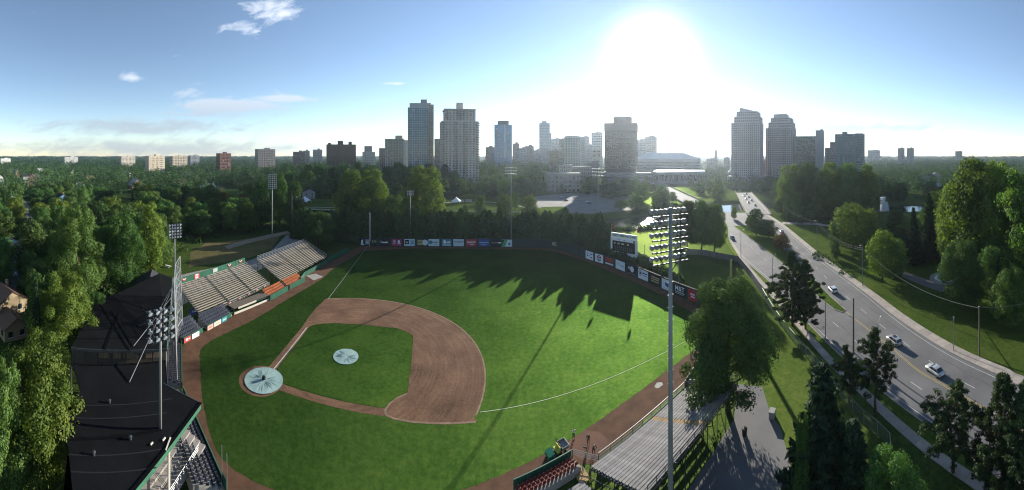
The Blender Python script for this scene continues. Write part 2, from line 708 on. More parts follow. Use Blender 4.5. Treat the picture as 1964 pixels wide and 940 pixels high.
def ragged(poly, step=.45, amp=.10, seed=1):
    """an outline worn uneven"""
    rng = random.Random(seed)
    out = []
    n = len(poly)
    for i in range(n):
        a, b = poly[i], poly[(i + 1) % n]
        k = max(1, int((b - a).length / step))
        t_ = (b - a)
        nn = Vector((-t_.y, t_.x, 0))
        nn = nn.normalized() if nn.length > 1e-6 else nn
        for j in range(k):
            out.append(a.lerp(b, j / k) + nn * rng.gauss(0, amp * .6))
    return out


_mc = FH(13.04, 13.04)

M = {}
M['turf'] = grass_mat('outfield turf', (0.010, 0.027, 0.005), (0.025, 0.051, 0.010), trans=.5)
M['turf2'] = grass_mat('infield turf', (0.013, 0.034, 0.006), (0.031, 0.062, 0.011), patch=0.12, trans=.5)
M['lawn'] = grass_mat('park grass', (0.034, 0.068, 0.012), (0.082, 0.112, 0.026), patch=0.05, trans=.28, gain=(1.4, 1.3, 1.4))
M['dry'] = grass_mat('dry grass bank', (0.075, 0.075, 0.030), (0.16, 0.13, 0.060), patch=0.09, trans=0.2)
M['ground'] = grass_mat('ground', (0.020, 0.042, 0.010), (0.055, 0.080, 0.022), fine=2.0, patch=0.02, trans=0.2)
M['clay_edge'] = mat('clay edge', (0.26, 0.17, 0.11), 0.95, var=0.4, scale=0.8, bump=0.4)
M['dirt'] = clay_mat('infield clay', (0.080, 0.041, 0.023), (0.135, 0.072, 0.041), (0.205, 0.117, 0.066), _mc)
M['track'] = mat('warning track', (0.135, 0.070, 0.040), 0.95, color2=(0.078, 0.041, 0.025), scale=0.5, detail=9, bump=0.5, bscale=6, spec=.12)
M['chalk'] = mat('chalk', (0.46, 0.45, 0.40), 0.95, var=0.35, scale=1.5)
M['asphalt'] = mat('asphalt', (0.155, 0.150, 0.148), 0.85, color2=(0.105, 0.102, 0.102), scale=0.12, bump=0.25, bscale=12, spec=0.25)

M['asphalt_old'] = mat('old asphalt', (0.175, 0.170, 0.165), 0.9, color2=(0.115, 0.113, 0.113), scale=0.10, bump=0.2, bscale=9)
M['concrete'] = mat('concrete', (0.33, 0.30, 0.27), 0.9, color2=(0.24, 0.215, 0.19), scale=0.5, bump=0.2, bscale=10)
M['gravel'] = mat('gravel', (0.30, 0.28, 0.25), 0.95, color2=(0.19, 0.18, 0.16), scale=0.25, bump=0.6, bscale=9)
M['paint_white'] = mat('road paint', (0.55, 0.55, 0.53), 0.8, var=0.5, scale=3.0)
M['paint_yellow'] = mat('yellow road paint', (0.50, 0.36, 0.10), 0.8, var=0.5, scale=2.5)
M['water'] = mat('river water', (0.020, 0.032, 0.028), 0.10, var=0.2, scale=0.1, bump=0.30, bscale=1.2, spec=0.5)
M['bark'] = mat('bark', (0.085, 0.062, 0.045), 0.95, var=0.5, scale=3.0, bump=0.6, bscale=14, stretch=(1, 1, 0.25))
M['pine_bark'] = mat('pine bark', (0.12, 0.075, 0.05), 0.95, var=0.5, scale=3.0, bump=0.6, bscale=14, stretch=(1, 1, 0.25))
M['steel'] = mat('galvanised steel', (0.40, 0.41, 0.41), 0.5, var=0.25, scale=2.0, metallic=0.6)
M['steel_dark'] = mat('dark steel', (0.08, 0.085, 0.09), 0.55, var=0.3, scale=2.0, metallic=0.4)
M['pole'] = mat('pole paint', (0.26, 0.27, 0.26), 0.6, var=0.25, scale=1.0, metallic=0.25, stretch=(1, 1, .3))
M['wood_pole'] = mat('weathered wood', (0.15, 0.12, 0.09), 0.95, var=0.4, scale=2.0, stretch=(4, 4, .5))
M['lamp_shell'] = mat('lamp housing', (0.42, 0.43, 0.44), 0.45, var=0.15, scale=3.0, metallic=0.5)
M['lamp_glass'] = mat('lamp glass', (0.55, 0.60, 0.63), 0.08, var=0.1, scale=3.0, spec=0.8)
M['plank'] = mat('bleached plank', (0.42, 0.375, 0.30), 0.85, color2=(0.30, 0.265, 0.21), scale=0.9, objrand=0.12, stretch=(5, 5, 5))
M['alu'] = mat('aluminium plank', (0.31, 0.295, 0.285), 0.75, color2=(0.19, 0.18, 0.172), scale=0.8, objrand=0.16, bump=.1, spec=.15)
M['tan_plank'] = mat('tan repair plank', (0.38, 0.25, 0.11), 0.8, var=0.3, scale=1.5, objrand=.1)
M['green'] = mat('green painted boards', (0.018, 0.115, 0.065), 0.65, color2=(0.012, 0.075, 0.045), scale=0.7, objrand=0.12)
M['green_dark'] = mat('dark green wall', (0.010, 0.040, 0.036), 0.7, color2=(0.007, 0.026, 0.024), scale=0.5, objrand=0.12)
M['green_trim'] = mat('green fascia', (0.045, 0.16, 0.095), 0.6, var=0.3, scale=1.0, objrand=.1)
M['roof'] = mat('bitumen roof', (0.010, 0.011, 0.012), 1.0, color2=(0.006, 0.0065, 0.007), scale=0.25, bump=0.4, bscale=5, spec=0.04)
M['roof_seam'] = mat('bitumen seam', (0.005, 0.005, 0.006), 1.0, var=0.3, scale=1.0, spec=0.04)
M['roof_lap'] = mat('membrane lap', (0.014, 0.0145, 0.016), .8, var=.3, scale=1.0)
M['shingle'] = mat('grey shingle', (0.040, 0.042, 0.046), 0.9, var=0.4, scale=1.2, bump=0.5, bscale=7, objrand=.25)
M['seat_blue'] = mat('navy seat', (0.035, 0.045, 0.075), 0.45, var=0.2, scale=3, objrand=0.2)
M['seat_orange'] = mat('orange seat', (0.42, 0.13, 0.05), 0.5, var=0.25, scale=3, objrand=0.2)
M['seat_red'] = mat('maroon seat', (0.20, 0.035, 0.025), 0.5, var=0.25, scale=3, objrand=0.2)
M['white'] = mat('white paint', (0.72, 0.72, 0.70), 0.6, var=0.12, scale=1.0)
M['cream'] = mat('cream paint', (0.62, 0.58, 0.48), 0.7, var=0.15, scale=1.0)
M['black'] = mat('black paint', (0.012, 0.013, 0.016), 0.5, var=0.2, scale=1.0)
M['red'] = mat('red paint', (0.50, 0.03, 0.035), 0.6, var=0.15, scale=2.0)
M['tan_wall'] = mat('tan boards', (0.34, 0.24, 0.15), 0.8, var=0.3, scale=1.5)
M['grey_board'] = mat('grey fence boards', (0.17, 0.165, 0.155), 0.9, var=0.35, scale=1.0, objrand=0.18, stretch=(3, 3, .4))
M['yellow'] = mat('faded yellow paint', (0.55, 0.40, 0.16), 0.6, var=0.2, scale=1.0)
M['tarp'] = mat('pale green tarp', (0.29, 0.40, 0.37), 0.75, color2=(0.19, 0.29, 0.27), scale=0.5, bump=0.35, bscale=1.5)
M['net'] = mesh_net_mat('backstop net', (0.10, 0.115, 0.13), 0.45, 0.075)
M['leaf_far'] = leaf_mat('far canopy', (0.018, 0.044, 0.017), (0.055, 0.098, 0.030), trans=0.12)
M['chain'] = mesh_net_mat('chain link', (0.30, 0.31, 0.31), 0.16, 0.022)
M['hedge'] = leaf_mat('cedar foliage', (0.020, 0.046, 0.016), (0.046, 0.082, 0.026), trans=0.2)
M['spruce'] = leaf_mat('spruce needles', (0.014, 0.034, 0.018), (0.035, 0.062, 0.026), trans=0.15)
M['pine'] = leaf_mat('pine needles', (0.022, 0.042, 0.018), (0.055, 0.085, 0.030), trans=0.2)
M['leaf'] = leaf_mat('leaves', (0.046, 0.098, 0.024), (0.102, 0.165, 0.038))
M['leaf_y'] = leaf_mat('yellow green leaves', (0.070, 0.120, 0.018), (0.150, 0.185, 0.032))
M['leaf_g'] = leaf_mat('sunlit cottonwood leaves', (0.070, 0.130, 0.026), (0.145, 0.200, 0.044), trans=0.48)
M['leaf_d'] = leaf_mat('deep green leaves', (0.038, 0.083, 0.023), (0.082, 0.132, 0.036))
M['leaf_r'] = leaf_mat('turning leaves', (0.075, 0.055, 0.018), (0.130, 0.075, 0.022))

# ------------------------------------------------------------------ trees: mesh kinds
def leaf_quads(C, Nrm, size, rng, aspect=1.0, up=None):
    """diamond leaves at C facing Nrm"""
    n = len(C)
    r = rng.normal(size=(n, 3))
    if up is not None:
        r = r * 0.35 + up
    U = np.cross(Nrm, r)
    U /= np.linalg.norm(U, axis=1, keepdims=True) + 1e-9
    V = np.cross(Nrm, U)
    V /= np.linalg.norm(V, axis=1, keepdims=True) + 1e-9
    s = (size * rng.uniform(0.6, 1.3, size=n))[:, None]
    q = np.empty((n, 4, 3))
    q[:, 0] = C - V * s * aspect
    q[:, 1] = C + U * s * 0.62
    q[:, 2] = C + V * s * aspect
    q[:, 3] = C - U * s * 0.62
    return q


def sphere_dirs(n, rng):
    v = rng.normal(size=(n, 3))
    return v / np.linalg.norm(v, axis=1, keepdims=True)


def blob_crown(blobs, nleaf, leaf, rng, upbias=0.35, jitter=0.27, flat=1.0):
    """leaves over clumps; leaves buried deep in other clumps are dropped"""
    B = np.array(blobs)
    area = B[:, 3] ** 2
    cnt = np.maximum(4, (nleaf * area / area.sum()).astype(int))
    Cs, Ns, T = [], [], []
    for b, c in zip(B, cnt):
        d = sphere_dirs(c, rng)
        d[:, 2] = d[:, 2] + upbias * rng.uniform(0, 1, c)
        d /= np.linalg.norm(d, axis=1, keepdims=True)
        r = b[3] * (1 - np.abs(rng.normal(0, jitter, c)))[:, None]
        stray = rng.uniform(size=c) < .16
        r[stray, 0] = b[3] * (1 + np.abs(rng.normal(0, .17, stray.sum())))
        p = b[:3] + d * r * np.array([1, 1, flat])
        keep = np.ones(c, bool)
        for o in B:
            if o is b or np.array_equal(o, b):
                continue
            keep &= (((p - o[:3]) / np.array([1, 1, flat])) ** 2).sum(1) > (o[3] * 0.72) ** 2
        p, d = p[keep], d[keep]
        n = d * 1.0 + rng.normal(size=d.shape) * 0.36 + np.array([0, 0, .2])
        n /= np.linalg.norm(n, axis=1, keepdims=True)
        Cs.append(p)
        Ns.append(n)
        T.append(np.clip(rng.normal(0.45 + rng.normal(0, .14), 0.2, len(p)), 0, 1))
    C, N, T = np.concatenate(Cs), np.concatenate(Ns), np.concatenate(T)
    return leaf_quads(C, N, leaf, rng), T


TREE_H = 20.0


def trunk_mesh(name, blobs, r0, htop, rng, mat_, nlimb=10, lean=0.3):
    mb = MB()
    pts = [Vector((0, 0, -0.4))]
    k = 6
    for i in range(1, k + 1):
        pts.append(Vector((rng.uniform(-lean, lean), rng.uniform(-lean, lean), htop * i / k)))
    mb.tube(pts, [r0 * 1.35] + [r0 * (1 - 0.78 * i / k) for i in range(1, k + 1)], 8)
    order = rng.permutation(len(blobs))[:nlimb]
    for j in order:
        e = Vector(blobs[j][:3])
        zb = min(htop * 0.95, max(htop * 0.25, e.z - rng.uniform(2.5, 5)))
        i = min(k - 1, int(zb / htop * k))
        a = pts[i].lerp(pts[i + 1], zb / htop * k - i) if zb / htop * k - i < 1 else pts[i + 1]
        m = a.lerp(e, 0.5) + Vector((0, 0, -0.4 + rng.uniform(0, .5)))
        mb.tube([a, m, e], [r0 * 0.38, r0 * 0.24, r0 * 0.07], 5, cap=False)
    return mb.mesh(name, mat_, True)


def make_broad(seed, width, nleaf, leaf, mat_, nblob=34, base=0.22, top=1.0, shape='round', br=(0.10, 0.2)):
    """tree kind of height 20 m and the given crown width"""
    rng = np.random.default_rng(seed)
    blobs = []
    R = width / 2
    tries = 0
    while len(blobs) < nblob and tries < 4000:
        tries += 1
        z = rng.uniform(base, top)
        u = (z - base) / (top - base)
        if shape == 'round':
            prof = math.sin(PI * min(1, max(0, u * 0.78 + 0.14))) ** 0.5
        elif shape == 'tall':
            prof = (math.sin(PI * min(1, u * 0.74 + 0.18)) ** 0.6)
        else:
            prof = math.sin(PI * min(1, u * 0.72 + 0.26)) ** 0.6
        a = rng.uniform(0, 2 * PI)
        br_ = rng.uniform(*br) * TREE_H * (0.75 if u > .85 else 1)
        rr = max(0.0, R * prof - br_ * 0.75) * math.sqrt(rng.uniform(0.1, 1.0)) * rng.uniform(.85, 1.12)
        c = (rr * math.cos(a), rr * math.sin(a), z * TREE_H - br_ * 0.55, br_)
        if c[2] - br_ * .7 < base * TREE_H * 0.7:
            continue
        if any((c[0] - b[0]) ** 2 + (c[1] - b[1]) ** 2 + (c[2] - b[2]) ** 2 < (0.55 * (br_ + b[3]) * .8) ** 2 for b in blobs):
            continue
        blobs.append(c)
    q, T = blob_crown(blobs, nleaf, leaf, rng)
    zmax = q[:, :, 2].max()
    q[:, :, 2] *= TREE_H / zmax
    tm = trunk_mesh('trunk', blobs, 0.36, TREE_H * 0.72, rng, M['bark'])
    return np_mesh('crown', q, mat_, T), tm


def make_cedar(seed, width, nleaf, leaf, mat_):
    """narrow dense conifer with ragged tips"""
    rng = np.random.default_rng(seed)
    z = 1 - np.sqrt(rng.uniform(0, 1, nleaf)) * 0.985
    z = np.where(rng.uniform(size=nleaf) < .3, rng.uniform(0.02, 1, nleaf), z)
    a = rng.uniform(0, 2 * PI, nleaf)
    lob = 1 + 0.16 * np.sin(a * 3 + z * 9 + seed) + 0.12 * np.sin(a * 5 - z * 17)
    prof = np.minimum(1, (1 - z) * 2.6) ** 0.6
    r = width / 2 * prof * lob * (1 - np.abs(rng.normal(0, .16, nleaf)))
    C = np.stack([r * np.cos(a), r * np.sin(a), z * TREE_H], 1)
    N = np.stack([np.cos(a), np.sin(a), np.full(nleaf, 0.35)], 1) + rng.normal(size=(nleaf, 3)) * 0.5
    N /= np.linalg.norm(N, axis=1, keepdims=True)
    q = leaf_quads(C, N, leaf, rng, aspect=1.5, up=np.array([0, 0, 1.0]))
    mb = MB().tube([(0, 0, -.4), (0, 0, TREE_H * .5), (0, 0, TREE_H * .9)], [.28, .16, .04], 6)
    return np_mesh('crown', q, mat_, rng.uniform(0, 1, nleaf)), mb.mesh('trunk', M['bark'], True)


def make_spruce(seed, width, mat_, leaf=0.34, per=46):
    rng = np.random.default_rng(seed)
    Cs, Ns = [], []
    mb = MB().tube([(0, 0, -.4), (0, 0, TREE_H * .5), (0, 0, TREE_H)], [.34, .2, .03], 7)
    z = 0.05
    while z < 0.985:
        L = width / 2 * (1 - z) ** 0.8 * rng.uniform(.62, 1.18) + .25
        nb = max(5, int(6 + 9 * (1 - z)))
        a0 = rng.uniform(0, 6)
        for k in range(nb):
            a = a0 + 2 * PI * k / nb + rng.uniform(-.2, .2)
            l = L * rng.uniform(.72, 1.12)
            n = max(6, int(per * l / (width / 2)))
            t = rng.uniform(.12, 1, n) ** .8
            zz = z * TREE_H - l * 0.38 * t + l * 0.26 * t ** 3
            side = rng.normal(0, .20, n) * l * (1.05 - t) + rng.normal(0, .1, n)
            C = np.stack([np.cos(a) * l * t - np.sin(a) * side, np.sin(a) * l * t + np.cos(a) * side, zz - np.abs(rng.normal(0, .16, n))], 1)
            Cs.append(C)
            N = rng.normal(size=(n, 3)) * .7 + np.array([np.cos(a) * .3, np.sin(a) * .3, .8])
            Ns.append(N / np.linalg.norm(N, axis=1, keepdims=True))
            if k % 2 == 0 and z < .8:
                mb.tube([(0, 0, z * TREE_H), (math.cos(a) * l * .8, math.sin(a) * l * .8, z * TREE_H - l * .2)], [.06, .02], 4, cap=False)
        z += 0.024 + 0.016 * (1 - z)
    C, N = np.concatenate(Cs), np.concatenate(Ns)
    q = leaf_quads(C, N, leaf, rng, aspect=1.5)
    return np_mesh('crown', q, mat_, rng.uniform(0, 1, len(C))), mb.mesh('trunk', M['bark'], True)


def make_pine(seed, width, mat_, base=0.3, leaf=0.20, dens=1.0):
    """open pine: bare lower trunk, whorled limbs that show, tufts of needles at their ends"""
    rng = np.random.default_rng(seed)
    Cs, Ns = [], []
    mb = MB()
    lean = [Vector((rng.uniform(-.25, .25) * i, rng.uniform(-.2, .2) * i, TREE_H * i / 6)) for i in range(7)]
    mb.tube([Vector((0, 0, -.4))] + lean[1:], [.34, .30, .26, .21, .16, .10, .04], 7)
    z = base
    while z < 0.99:
        u = (z - base) / (1 - base)
        L = width / 2 * (0.45 + 0.65 * math.sin(PI * min(1, u * 0.80 + .16))) * (1 if u < .45 else max(.12, (1.04 - u) / .59))
        nb = rng.integers(4, 7)
        a0 = rng.uniform(0, 6)
        f = z * 6
        i = min(5, int(f))
        c0 = lean[i].lerp(lean[i + 1], f - i)
        for k in range(nb):
            a = a0 + 2 * PI * k / nb + rng.uniform(-.35, .35)
            l = L * rng.uniform(.55, 1.15)
            rise = l * rng.uniform(-.05, .35) + u * 0.6
            e = c0 + Vector((math.cos(a) * l, math.sin(a) * l, rise))
            mid = c0.lerp(e, .5) + Vector((0, 0, -.1 * l))
            mb.tube([c0, mid, e], [.075, .05, .02], 4, cap=False)
            nt = max(2, int(6 * l / (width / 2)))
            for s in range(nt):
                t = rng.uniform(.42, 1.05)
                p = np.array(c0.lerp(e, t)) + rng.normal(0, .28, 3) + np.array([0, 0, .15])
                n = int(26 * dens)
                d = sphere_dirs(n, rng) * np.array([.62, .62, .34])
                Cs.append(p + d * rng.uniform(.5, 1.1, (n, 1)))
                N = d + rng.normal(size=(n, 3)) * .4 + np.array([0, 0, .4])
                Ns.append(N / np.linalg.norm(N, axis=1, keepdims=True))
        z += 0.035 + .01 * rng.uniform()
    C, N = np.concatenate(Cs), np.concatenate(Ns)
    q = leaf_quads(C, N, leaf, rng, aspect=1.4)
    return np_mesh('crown', q, mat_, rng.uniform(0, 1, len(C))), mb.mesh('trunk', M['pine_bark'], True)


KINDS = {}
# near trees: fine leaves
KINDS['oak_near'] = [make_broad(11, 16, 52000, .19, M['leaf_d'], 84, .16, br=(.05, .13)), make_broad(12, 14, 46000, .19, M['leaf'], 78, .14, br=(.05, .13))]
KINDS['bush_near'] = [make_broad(14, 15, 52000, .18, M['leaf_y'], 95, .06, shape='tall', br=(.04, .11)), make_broad(15, 15, 50000, .18, M['leaf'], 95, .06, shape='tall', br=(.04, .11))]
KINDS['tall'] = [make_broad(21 + i, 9.5, 14000, .26, m_, 64, .10, shape='tall', br=(.055, .105)) for i, m_ in enumerate((M['leaf'], M['leaf_y'], M['leaf_d']))]
KINDS['mid'] = [make_broad(31 + i, 15, 7500, .44, m_, 36, .14, br=(.09, .17)) for i, m_ in enumerate((M['leaf'], M['leaf_d'], M['leaf'], M['leaf_d']))]
KINDS['mid_y'] = [make_broad(41 + i, 15, 7500, .44, M['leaf_y'], 36, .12, br=(.09, .17)) for i in range(2)]
KINDS['great'] = [make_broad(111 + i, 15, 24000, .28, M['leaf_g'], 70, .06, shape='tall', br=(.06, .13)) for i in range(3)]
KINDS['mid_r'] = [make_broad(45, 15, 7000, .44, M['leaf_r'], 36, .12, br=(.09, .17))]
KINDS['far'] = [make_broad(51 + i, 14, 2200, .75, m_, 26, .10, br=(.10, .19)) for i, m_ in enumerate((M['leaf'], M['leaf_d'], M['leaf_d'], M['leaf'], M['leaf_y']))]
KINDS['cedar'] = [make_cedar(61 + i, 5.6, 2600, .42, M['hedge']) for i in range(4)]
KINDS['spruce'] = [make_spruce(71, 9.0, M['spruce'], .30, 60), make_spruce(72, 8.0, M['spruce'], .30, 52)]
KINDS['pine'] = [make_pine(81, 10, M['pine'], .30, .15, 2.2), make_pine(82, 9, M['pine'], .22, .15, 2.8), make_pine(83, 11, M['pine'], .12, .16, 3.0)]
KIND_W = {'oak_near': 16, 'bush_near': 15, 'tall': 9.5, 'mid': 15, 'mid_y': 15, 'mid_r': 15, 'far': 14, 'great': 15, 'cedar': 5.6, 'spruce': 9, 'pine': 10}
KNAME = {'oak_near': 'broadleaf_tree', 'bush_near': 'broadleaf_tree', 'tall': 'cottonwood_tree', 'mid': 'broadleaf_tree', 'mid_y': 'broadleaf_tree', 'mid_r': 'broadleaf_tree', 'far': 'broadleaf_tree', 'great': 'cottonwood_tree', 'cedar': 'cedar_tree', 'spruce': 'spruce_tree', 'pine': 'pine_tree'}
TREE_POS = []


def tree(kind, loc, height, width, label, group=None, var=None, rz=None, cat='tree'):
    k = KINDS[kind]
    cm, tm = k[(var if var is not None else random.randrange(len(k))) % len(k)]
    o = thing(KNAME[kind], label, cat, loc, rz if rz is not None else random.uniform(0, 6.28), group)
    sz = height / TREE_H
    sx = width / KIND_W[kind]
    o.scale = (sx, sx, sz)
    mobj('trunk', tm, o)
    mobj('crown', cm, o)
    TREE_POS.append((loc[0], loc[1], width / 2))
    return o


def tree_px(kind, px, top, d, wpx, label, group=None, var=None, rz=None):
    """tree at distance d in the direction px, as tall and wide as surveyed"""
    return tree(kind, P(px, d), ZT(top, d), wpx * d / FPX, label, group, var, rz)

# ------------------------------------------------------------------ setting: ground, river, field, roads
RIVER = [Vector(p + (0,)) for p in [(-560, 430), (-440, 335), (-350, 278), (-235, 246), (-120, 226), (0, 214), (60, 206), (110, 207), (160, 222), (200, 214), (238, 160), (262, 95), (300, 20), (360, -90)]]
RIVER_S = smooth_line(RIVER, 6)
_rs = np.array([(p.x, p.y) for p in RIVER_S])


def river_dist(x, y):
    a, b = _rs[:-1], _rs[1:]
    ab = b - a
    p = np.stack([x, y], -1)[..., None, :]
    t = np.clip(((p - a) * ab).sum(-1) / (ab ** 2).sum(-1), 0, 1)
    q = a + ab * t[..., None]
    return np.sqrt(((p - q) ** 2).sum(-1)).min(-1)


def ground_z(x, y):
    d = river_dist(np.asarray(x, float), np.asarray(y, float))
    t = np.clip((d - 15) / 12, 0, 1)
    z = -3.6 * (1 - t * t * (3 - 2 * t))

    def ss(v):
        v = np.clip(v, 0, 1)
        return v * v * (3 - 2 * v)
    x = np.asarray(x, float)
    y = np.asarray(y, float)
    y0 = 275 + 125 * ss((x + 110) / 110)                      # foot of the downtown ridge
    return z + 13 * ss((y - y0) / 90) * ss((120 - x) / 60) * ss((x + 460) / 160)


def gz(x, y):
    return float(ground_z(np.array([x]), np.array([y]))[0])


xs = np.concatenate([-np.geomspace(560, 5600, 14)[::-1], np.arange(-550, 430, 5.0), np.geomspace(440, 5600, 14)])
ys = np.concatenate([-np.geomspace(130, 900, 6)[::-1], np.arange(-120, 530, 5.0), np.geomspace(540, 5600, 14)])
X, Y = np.meshgrid(xs, ys)
Z = ground_z(X.ravel(), Y.ravel()).reshape(X.shape)
nx, ny = len(xs), len(ys)
gm = bpy.data.meshes.new('ground')
idx = np.arange(nx * ny).reshape(ny, nx)
quads = np.stack([idx[:-1, :-1], idx[:-1, 1:], idx[1:, 1:], idx[1:, :-1]], -1).reshape(-1, 4)
gm.from_pydata(np.stack([X.ravel(), Y.ravel(), Z.ravel()], 1).tolist(), [], quads.tolist())
gm.materials.append(M['ground'])
gm.polygons.foreach_set('use_smooth', [True] * len(gm.polygons))
props(mobj('ground', gm), kind='structure')

structure('river', MB().strip(offset_line(RIVER_S, -24), offset_line(RIVER_S, 24), -2.3), M['water'])
structure('pond', MB().sheet([P(365, 455), P(412, 445), P(418, 400), P(398, 372), P(380, 390)], 0.01), M['water'])

# --- playing field
TRACK_PX = [(690, 472), (660, 488), (627, 506), (580, 531), (575, 543), (553, 557), (520, 575), (449, 603), (444, 609), (397, 633), (359, 652), (349, 668), (350, 740), (380, 850), (430, 935)]
WALL_PTS = smooth_line([G(690, 472), G(790, 473), G(890, 473.6), G(985, 474.5), G(1030, 475.3), G(1063, 478), G(1095, 486), G(1130, 499), G(1177, 514), G(1233, 538), G(1278, 558), G(1325, 578), Vector((54.5, 72.5, 0))], 4)
trk = [G(*p) for p in TRACK_PX] + [Vector(p + (0,)) for p in [(-26, 26.5), (-15, 32.5), (-1.5, 40.6), (8.6, 45.4), (12.3, 44.6), (21.9, 49.8), (31.8, 53.8), (38.8, 57.9), (54.5, 66)]] + list(reversed(WALL_PTS))
structure('warning_track', MB().sheet(trk[:-1], 0.006), M['track'])
GRASS_PX = [(697, 481.5), (665, 500), (638, 516), (617, 535), (553, 573), (489, 612), (430, 641), (403, 655), (388, 668), (383, 682), (386, 735), (392, 785), (405, 840), (430, 885), (480, 920), (530, 940)]
gr = [G(*p) for p in GRASS_PX] + [Vector((-20, 36, 0))] + [G(*p) for p in [(885, 940), (1000, 893), (1090, 845), (1200, 770), (1300, 695), (1335, 668), (1352, 640), (1345, 612), (1314, 592), (1246, 555), (1157, 515), (1105, 495), (1063, 483), (1030, 479), (985, 478), (890, 477), (790, 476.8)]]
structure('outfield_grass', MB().sheet(ragged(smooth_line(gr + [gr[0]], 4)[:-1], .5, .11, 5), 0.014), M['turf'])
mc = (13.04, 13.04)
dirt = [(-1.0, 22.5), (-1.3, 26), (-1.4, 32), (-.9, 36.6)]
for k in range(29):
    a = math.radians(119 - k * 148 / 28)
    dirt.append((mc[0] + 28.96 * math.cos(a), mc[1] + 28.96 * math.sin(a)))
dirt += [(38.9, -1.5), (38.0, -2.1), (33, -2.0), (28, -1.8), (25, -1.4), (23.5, -0.8), (23.2, 0.3), (23.8, 2), (25, 3.6), (26.8, 4.7), (27, 13), (26.7, 23.6), (25, 25.5), (22.2, 27), (14, 27.2), (6, 26.1), (2, 24), (0.9, 22.5)]
structure('infield_dirt', MB().sheet(ragged([FH(*p) for p in dirt], .45, .10, 3), 0.020), M['dirt'])
# a lighter raked lip where turf meets clay
lip = [FH(mc[0] + 28.96 * math.cos(math.radians(a)), mc[1] + 28.96 * math.sin(math.radians(a)), 0) for a in np.linspace(118, -28, 60)]
structure('clay_lip', MB().strip(offset_line(lip, .0), offset_line(lip, .32), 0.026), M['clay_edge'])
edge = [FH(*p) for p in [(38.6, -1.9), (33, -1.8), (28, -1.6), (25, -1.2), (23.6, -.6), (23.4, .4), (24, 2), (25.2, 3.5), (26.7, 4.6)]]
structure('clay_lip', MB().strip(offset_line(edge, .18), offset_line(edge, -.18), 0.026), M['clay_edge'])
igr = [(3.0, 1.0), (12, .95), (23.0, .9), (23.6, 2.0), (24.9, 3.7), (26.7, 4.9), (26.85, 13), (26.5, 23.5), (24.9, 25.3), (22.2, 26.8), (14, 27), (6, 25.9), (2.2, 23.9), (1.0, 22.3), (.95, 12), (1.0, 3.0)]
structure('infield_grass', MB().sheet(ragged([FH(*p) for p in igr], .45, .09, 4), 0.030), M['turf2'])
for a, b in (((2.2, -.15), (23.4, -.15)), ((-.15, 2.2), (-.15, 22.8))):
    A, B = FH(*a), FH(*b)
    structure('baseline_path', MB().strip([A + (B - A).normalized().cross(Vector((0, 0, 1))) * .85, B + (B - A).normalized().cross(Vector((0, 0, 1))) * .85], [A - (B - A).normalized().cross(Vector((0, 0, 1))) * .85, B - (B - A).normalized().cross(Vector((0, 0, 1))) * .85], 0.024), M['dirt'])
A, B = FH(.25, 3.8), FH(.25, 21.5)
structure('chalk_line', MB().strip(offset_line([A, B], .13), offset_line([A, B], -.13), 0.034), M['chalk'])
for a, b in (((39.6, 0), (99, 0)), ((0, 39.2), (0, 99))):
    A, B = FH(*a), FH(*b)
    L = [A.lerp(B, i / 12) for i in range(13)]
    structure('foul_line', MB().strip(offset_line(L, .055), offset_line(L, -.055), 0.022), M['chalk'])
structure('home_plate_clay', MB().sheet([FH(4.35 * math.cos(a) - .35, 4.35 * math.sin(a) - .35) for a in np.linspace(0, 2 * PI, 33)[:-1]], 0.027), M['dirt'])
structure('mound_clay', MB().sheet([FH(12.7 + 3.1 * math.cos(a), 12.7 + 3.1 * math.sin(a)) for a in np.linspace(-.6, 2.2, 12)] + [FH(9.3, 10.3), FH(9.3, 9.3), FH(10.3, 9.3)], 0.027), M['dirt'])
structure('bullpen_slab', MB().prism([G(587, 529), G(605, 525), G(620, 531), G(601, 538)], 0, .05), M['concrete'])
structure('bullpen_plate_patch', MB().sheet([G(1255, 741), G(1260, 734), G(1269, 733), G(1272, 738), G(1264, 744), G(1258, 745)], .012), M['chalk'])
# damp clay round the ground crew
structure('damp_clay_patch', MB().sheet([G(*p) for p in [(1085, 868), (1092, 845), (1118, 826), (1150, 828), (1168, 845), (1150, 872), (1125, 885)]], 0.012), mat('damp clay', (0.14, 0.055, 0.028), .9, color2=(.09, .04, .025), scale=.6, bump=.4))

# --- gravel yard and dry bank left of the stands
structure('gravel_yard', MB().sheet([G(*p) for p in [(300, 575), (335, 530), (375, 521), (430, 509), (480, 499), (520, 482), (548, 452), (575, 441), (606, 447), (590, 470), (540, 500), (480, 525), (420, 545), (350, 585)]], 0.008), M['gravel'])
structure('dirt_lane', MB().sheet([G(*p) for p in [(430, 472), (470, 460), (520, 449), (552, 443), (556, 448), (520, 456), (470, 468), (438, 478)]], 0.010), mat('bare earth', (.30, .24, .17), .95, var=.3, scale=.4))
structure('dry_bank', MB().sheet([G(*p) for p in [(362, 512), (366, 485), (395, 466), (440, 462), (500, 455), (540, 449), (520, 478), (480, 494), (430, 503)]], 0.006), M['dry'])
structure('picnic_lawn', MB().sheet([G(*p) for p in [(285, 515), (300, 500), (332, 498), (360, 480), (355, 520), (320, 530)]], 0.005), M['lawn'])

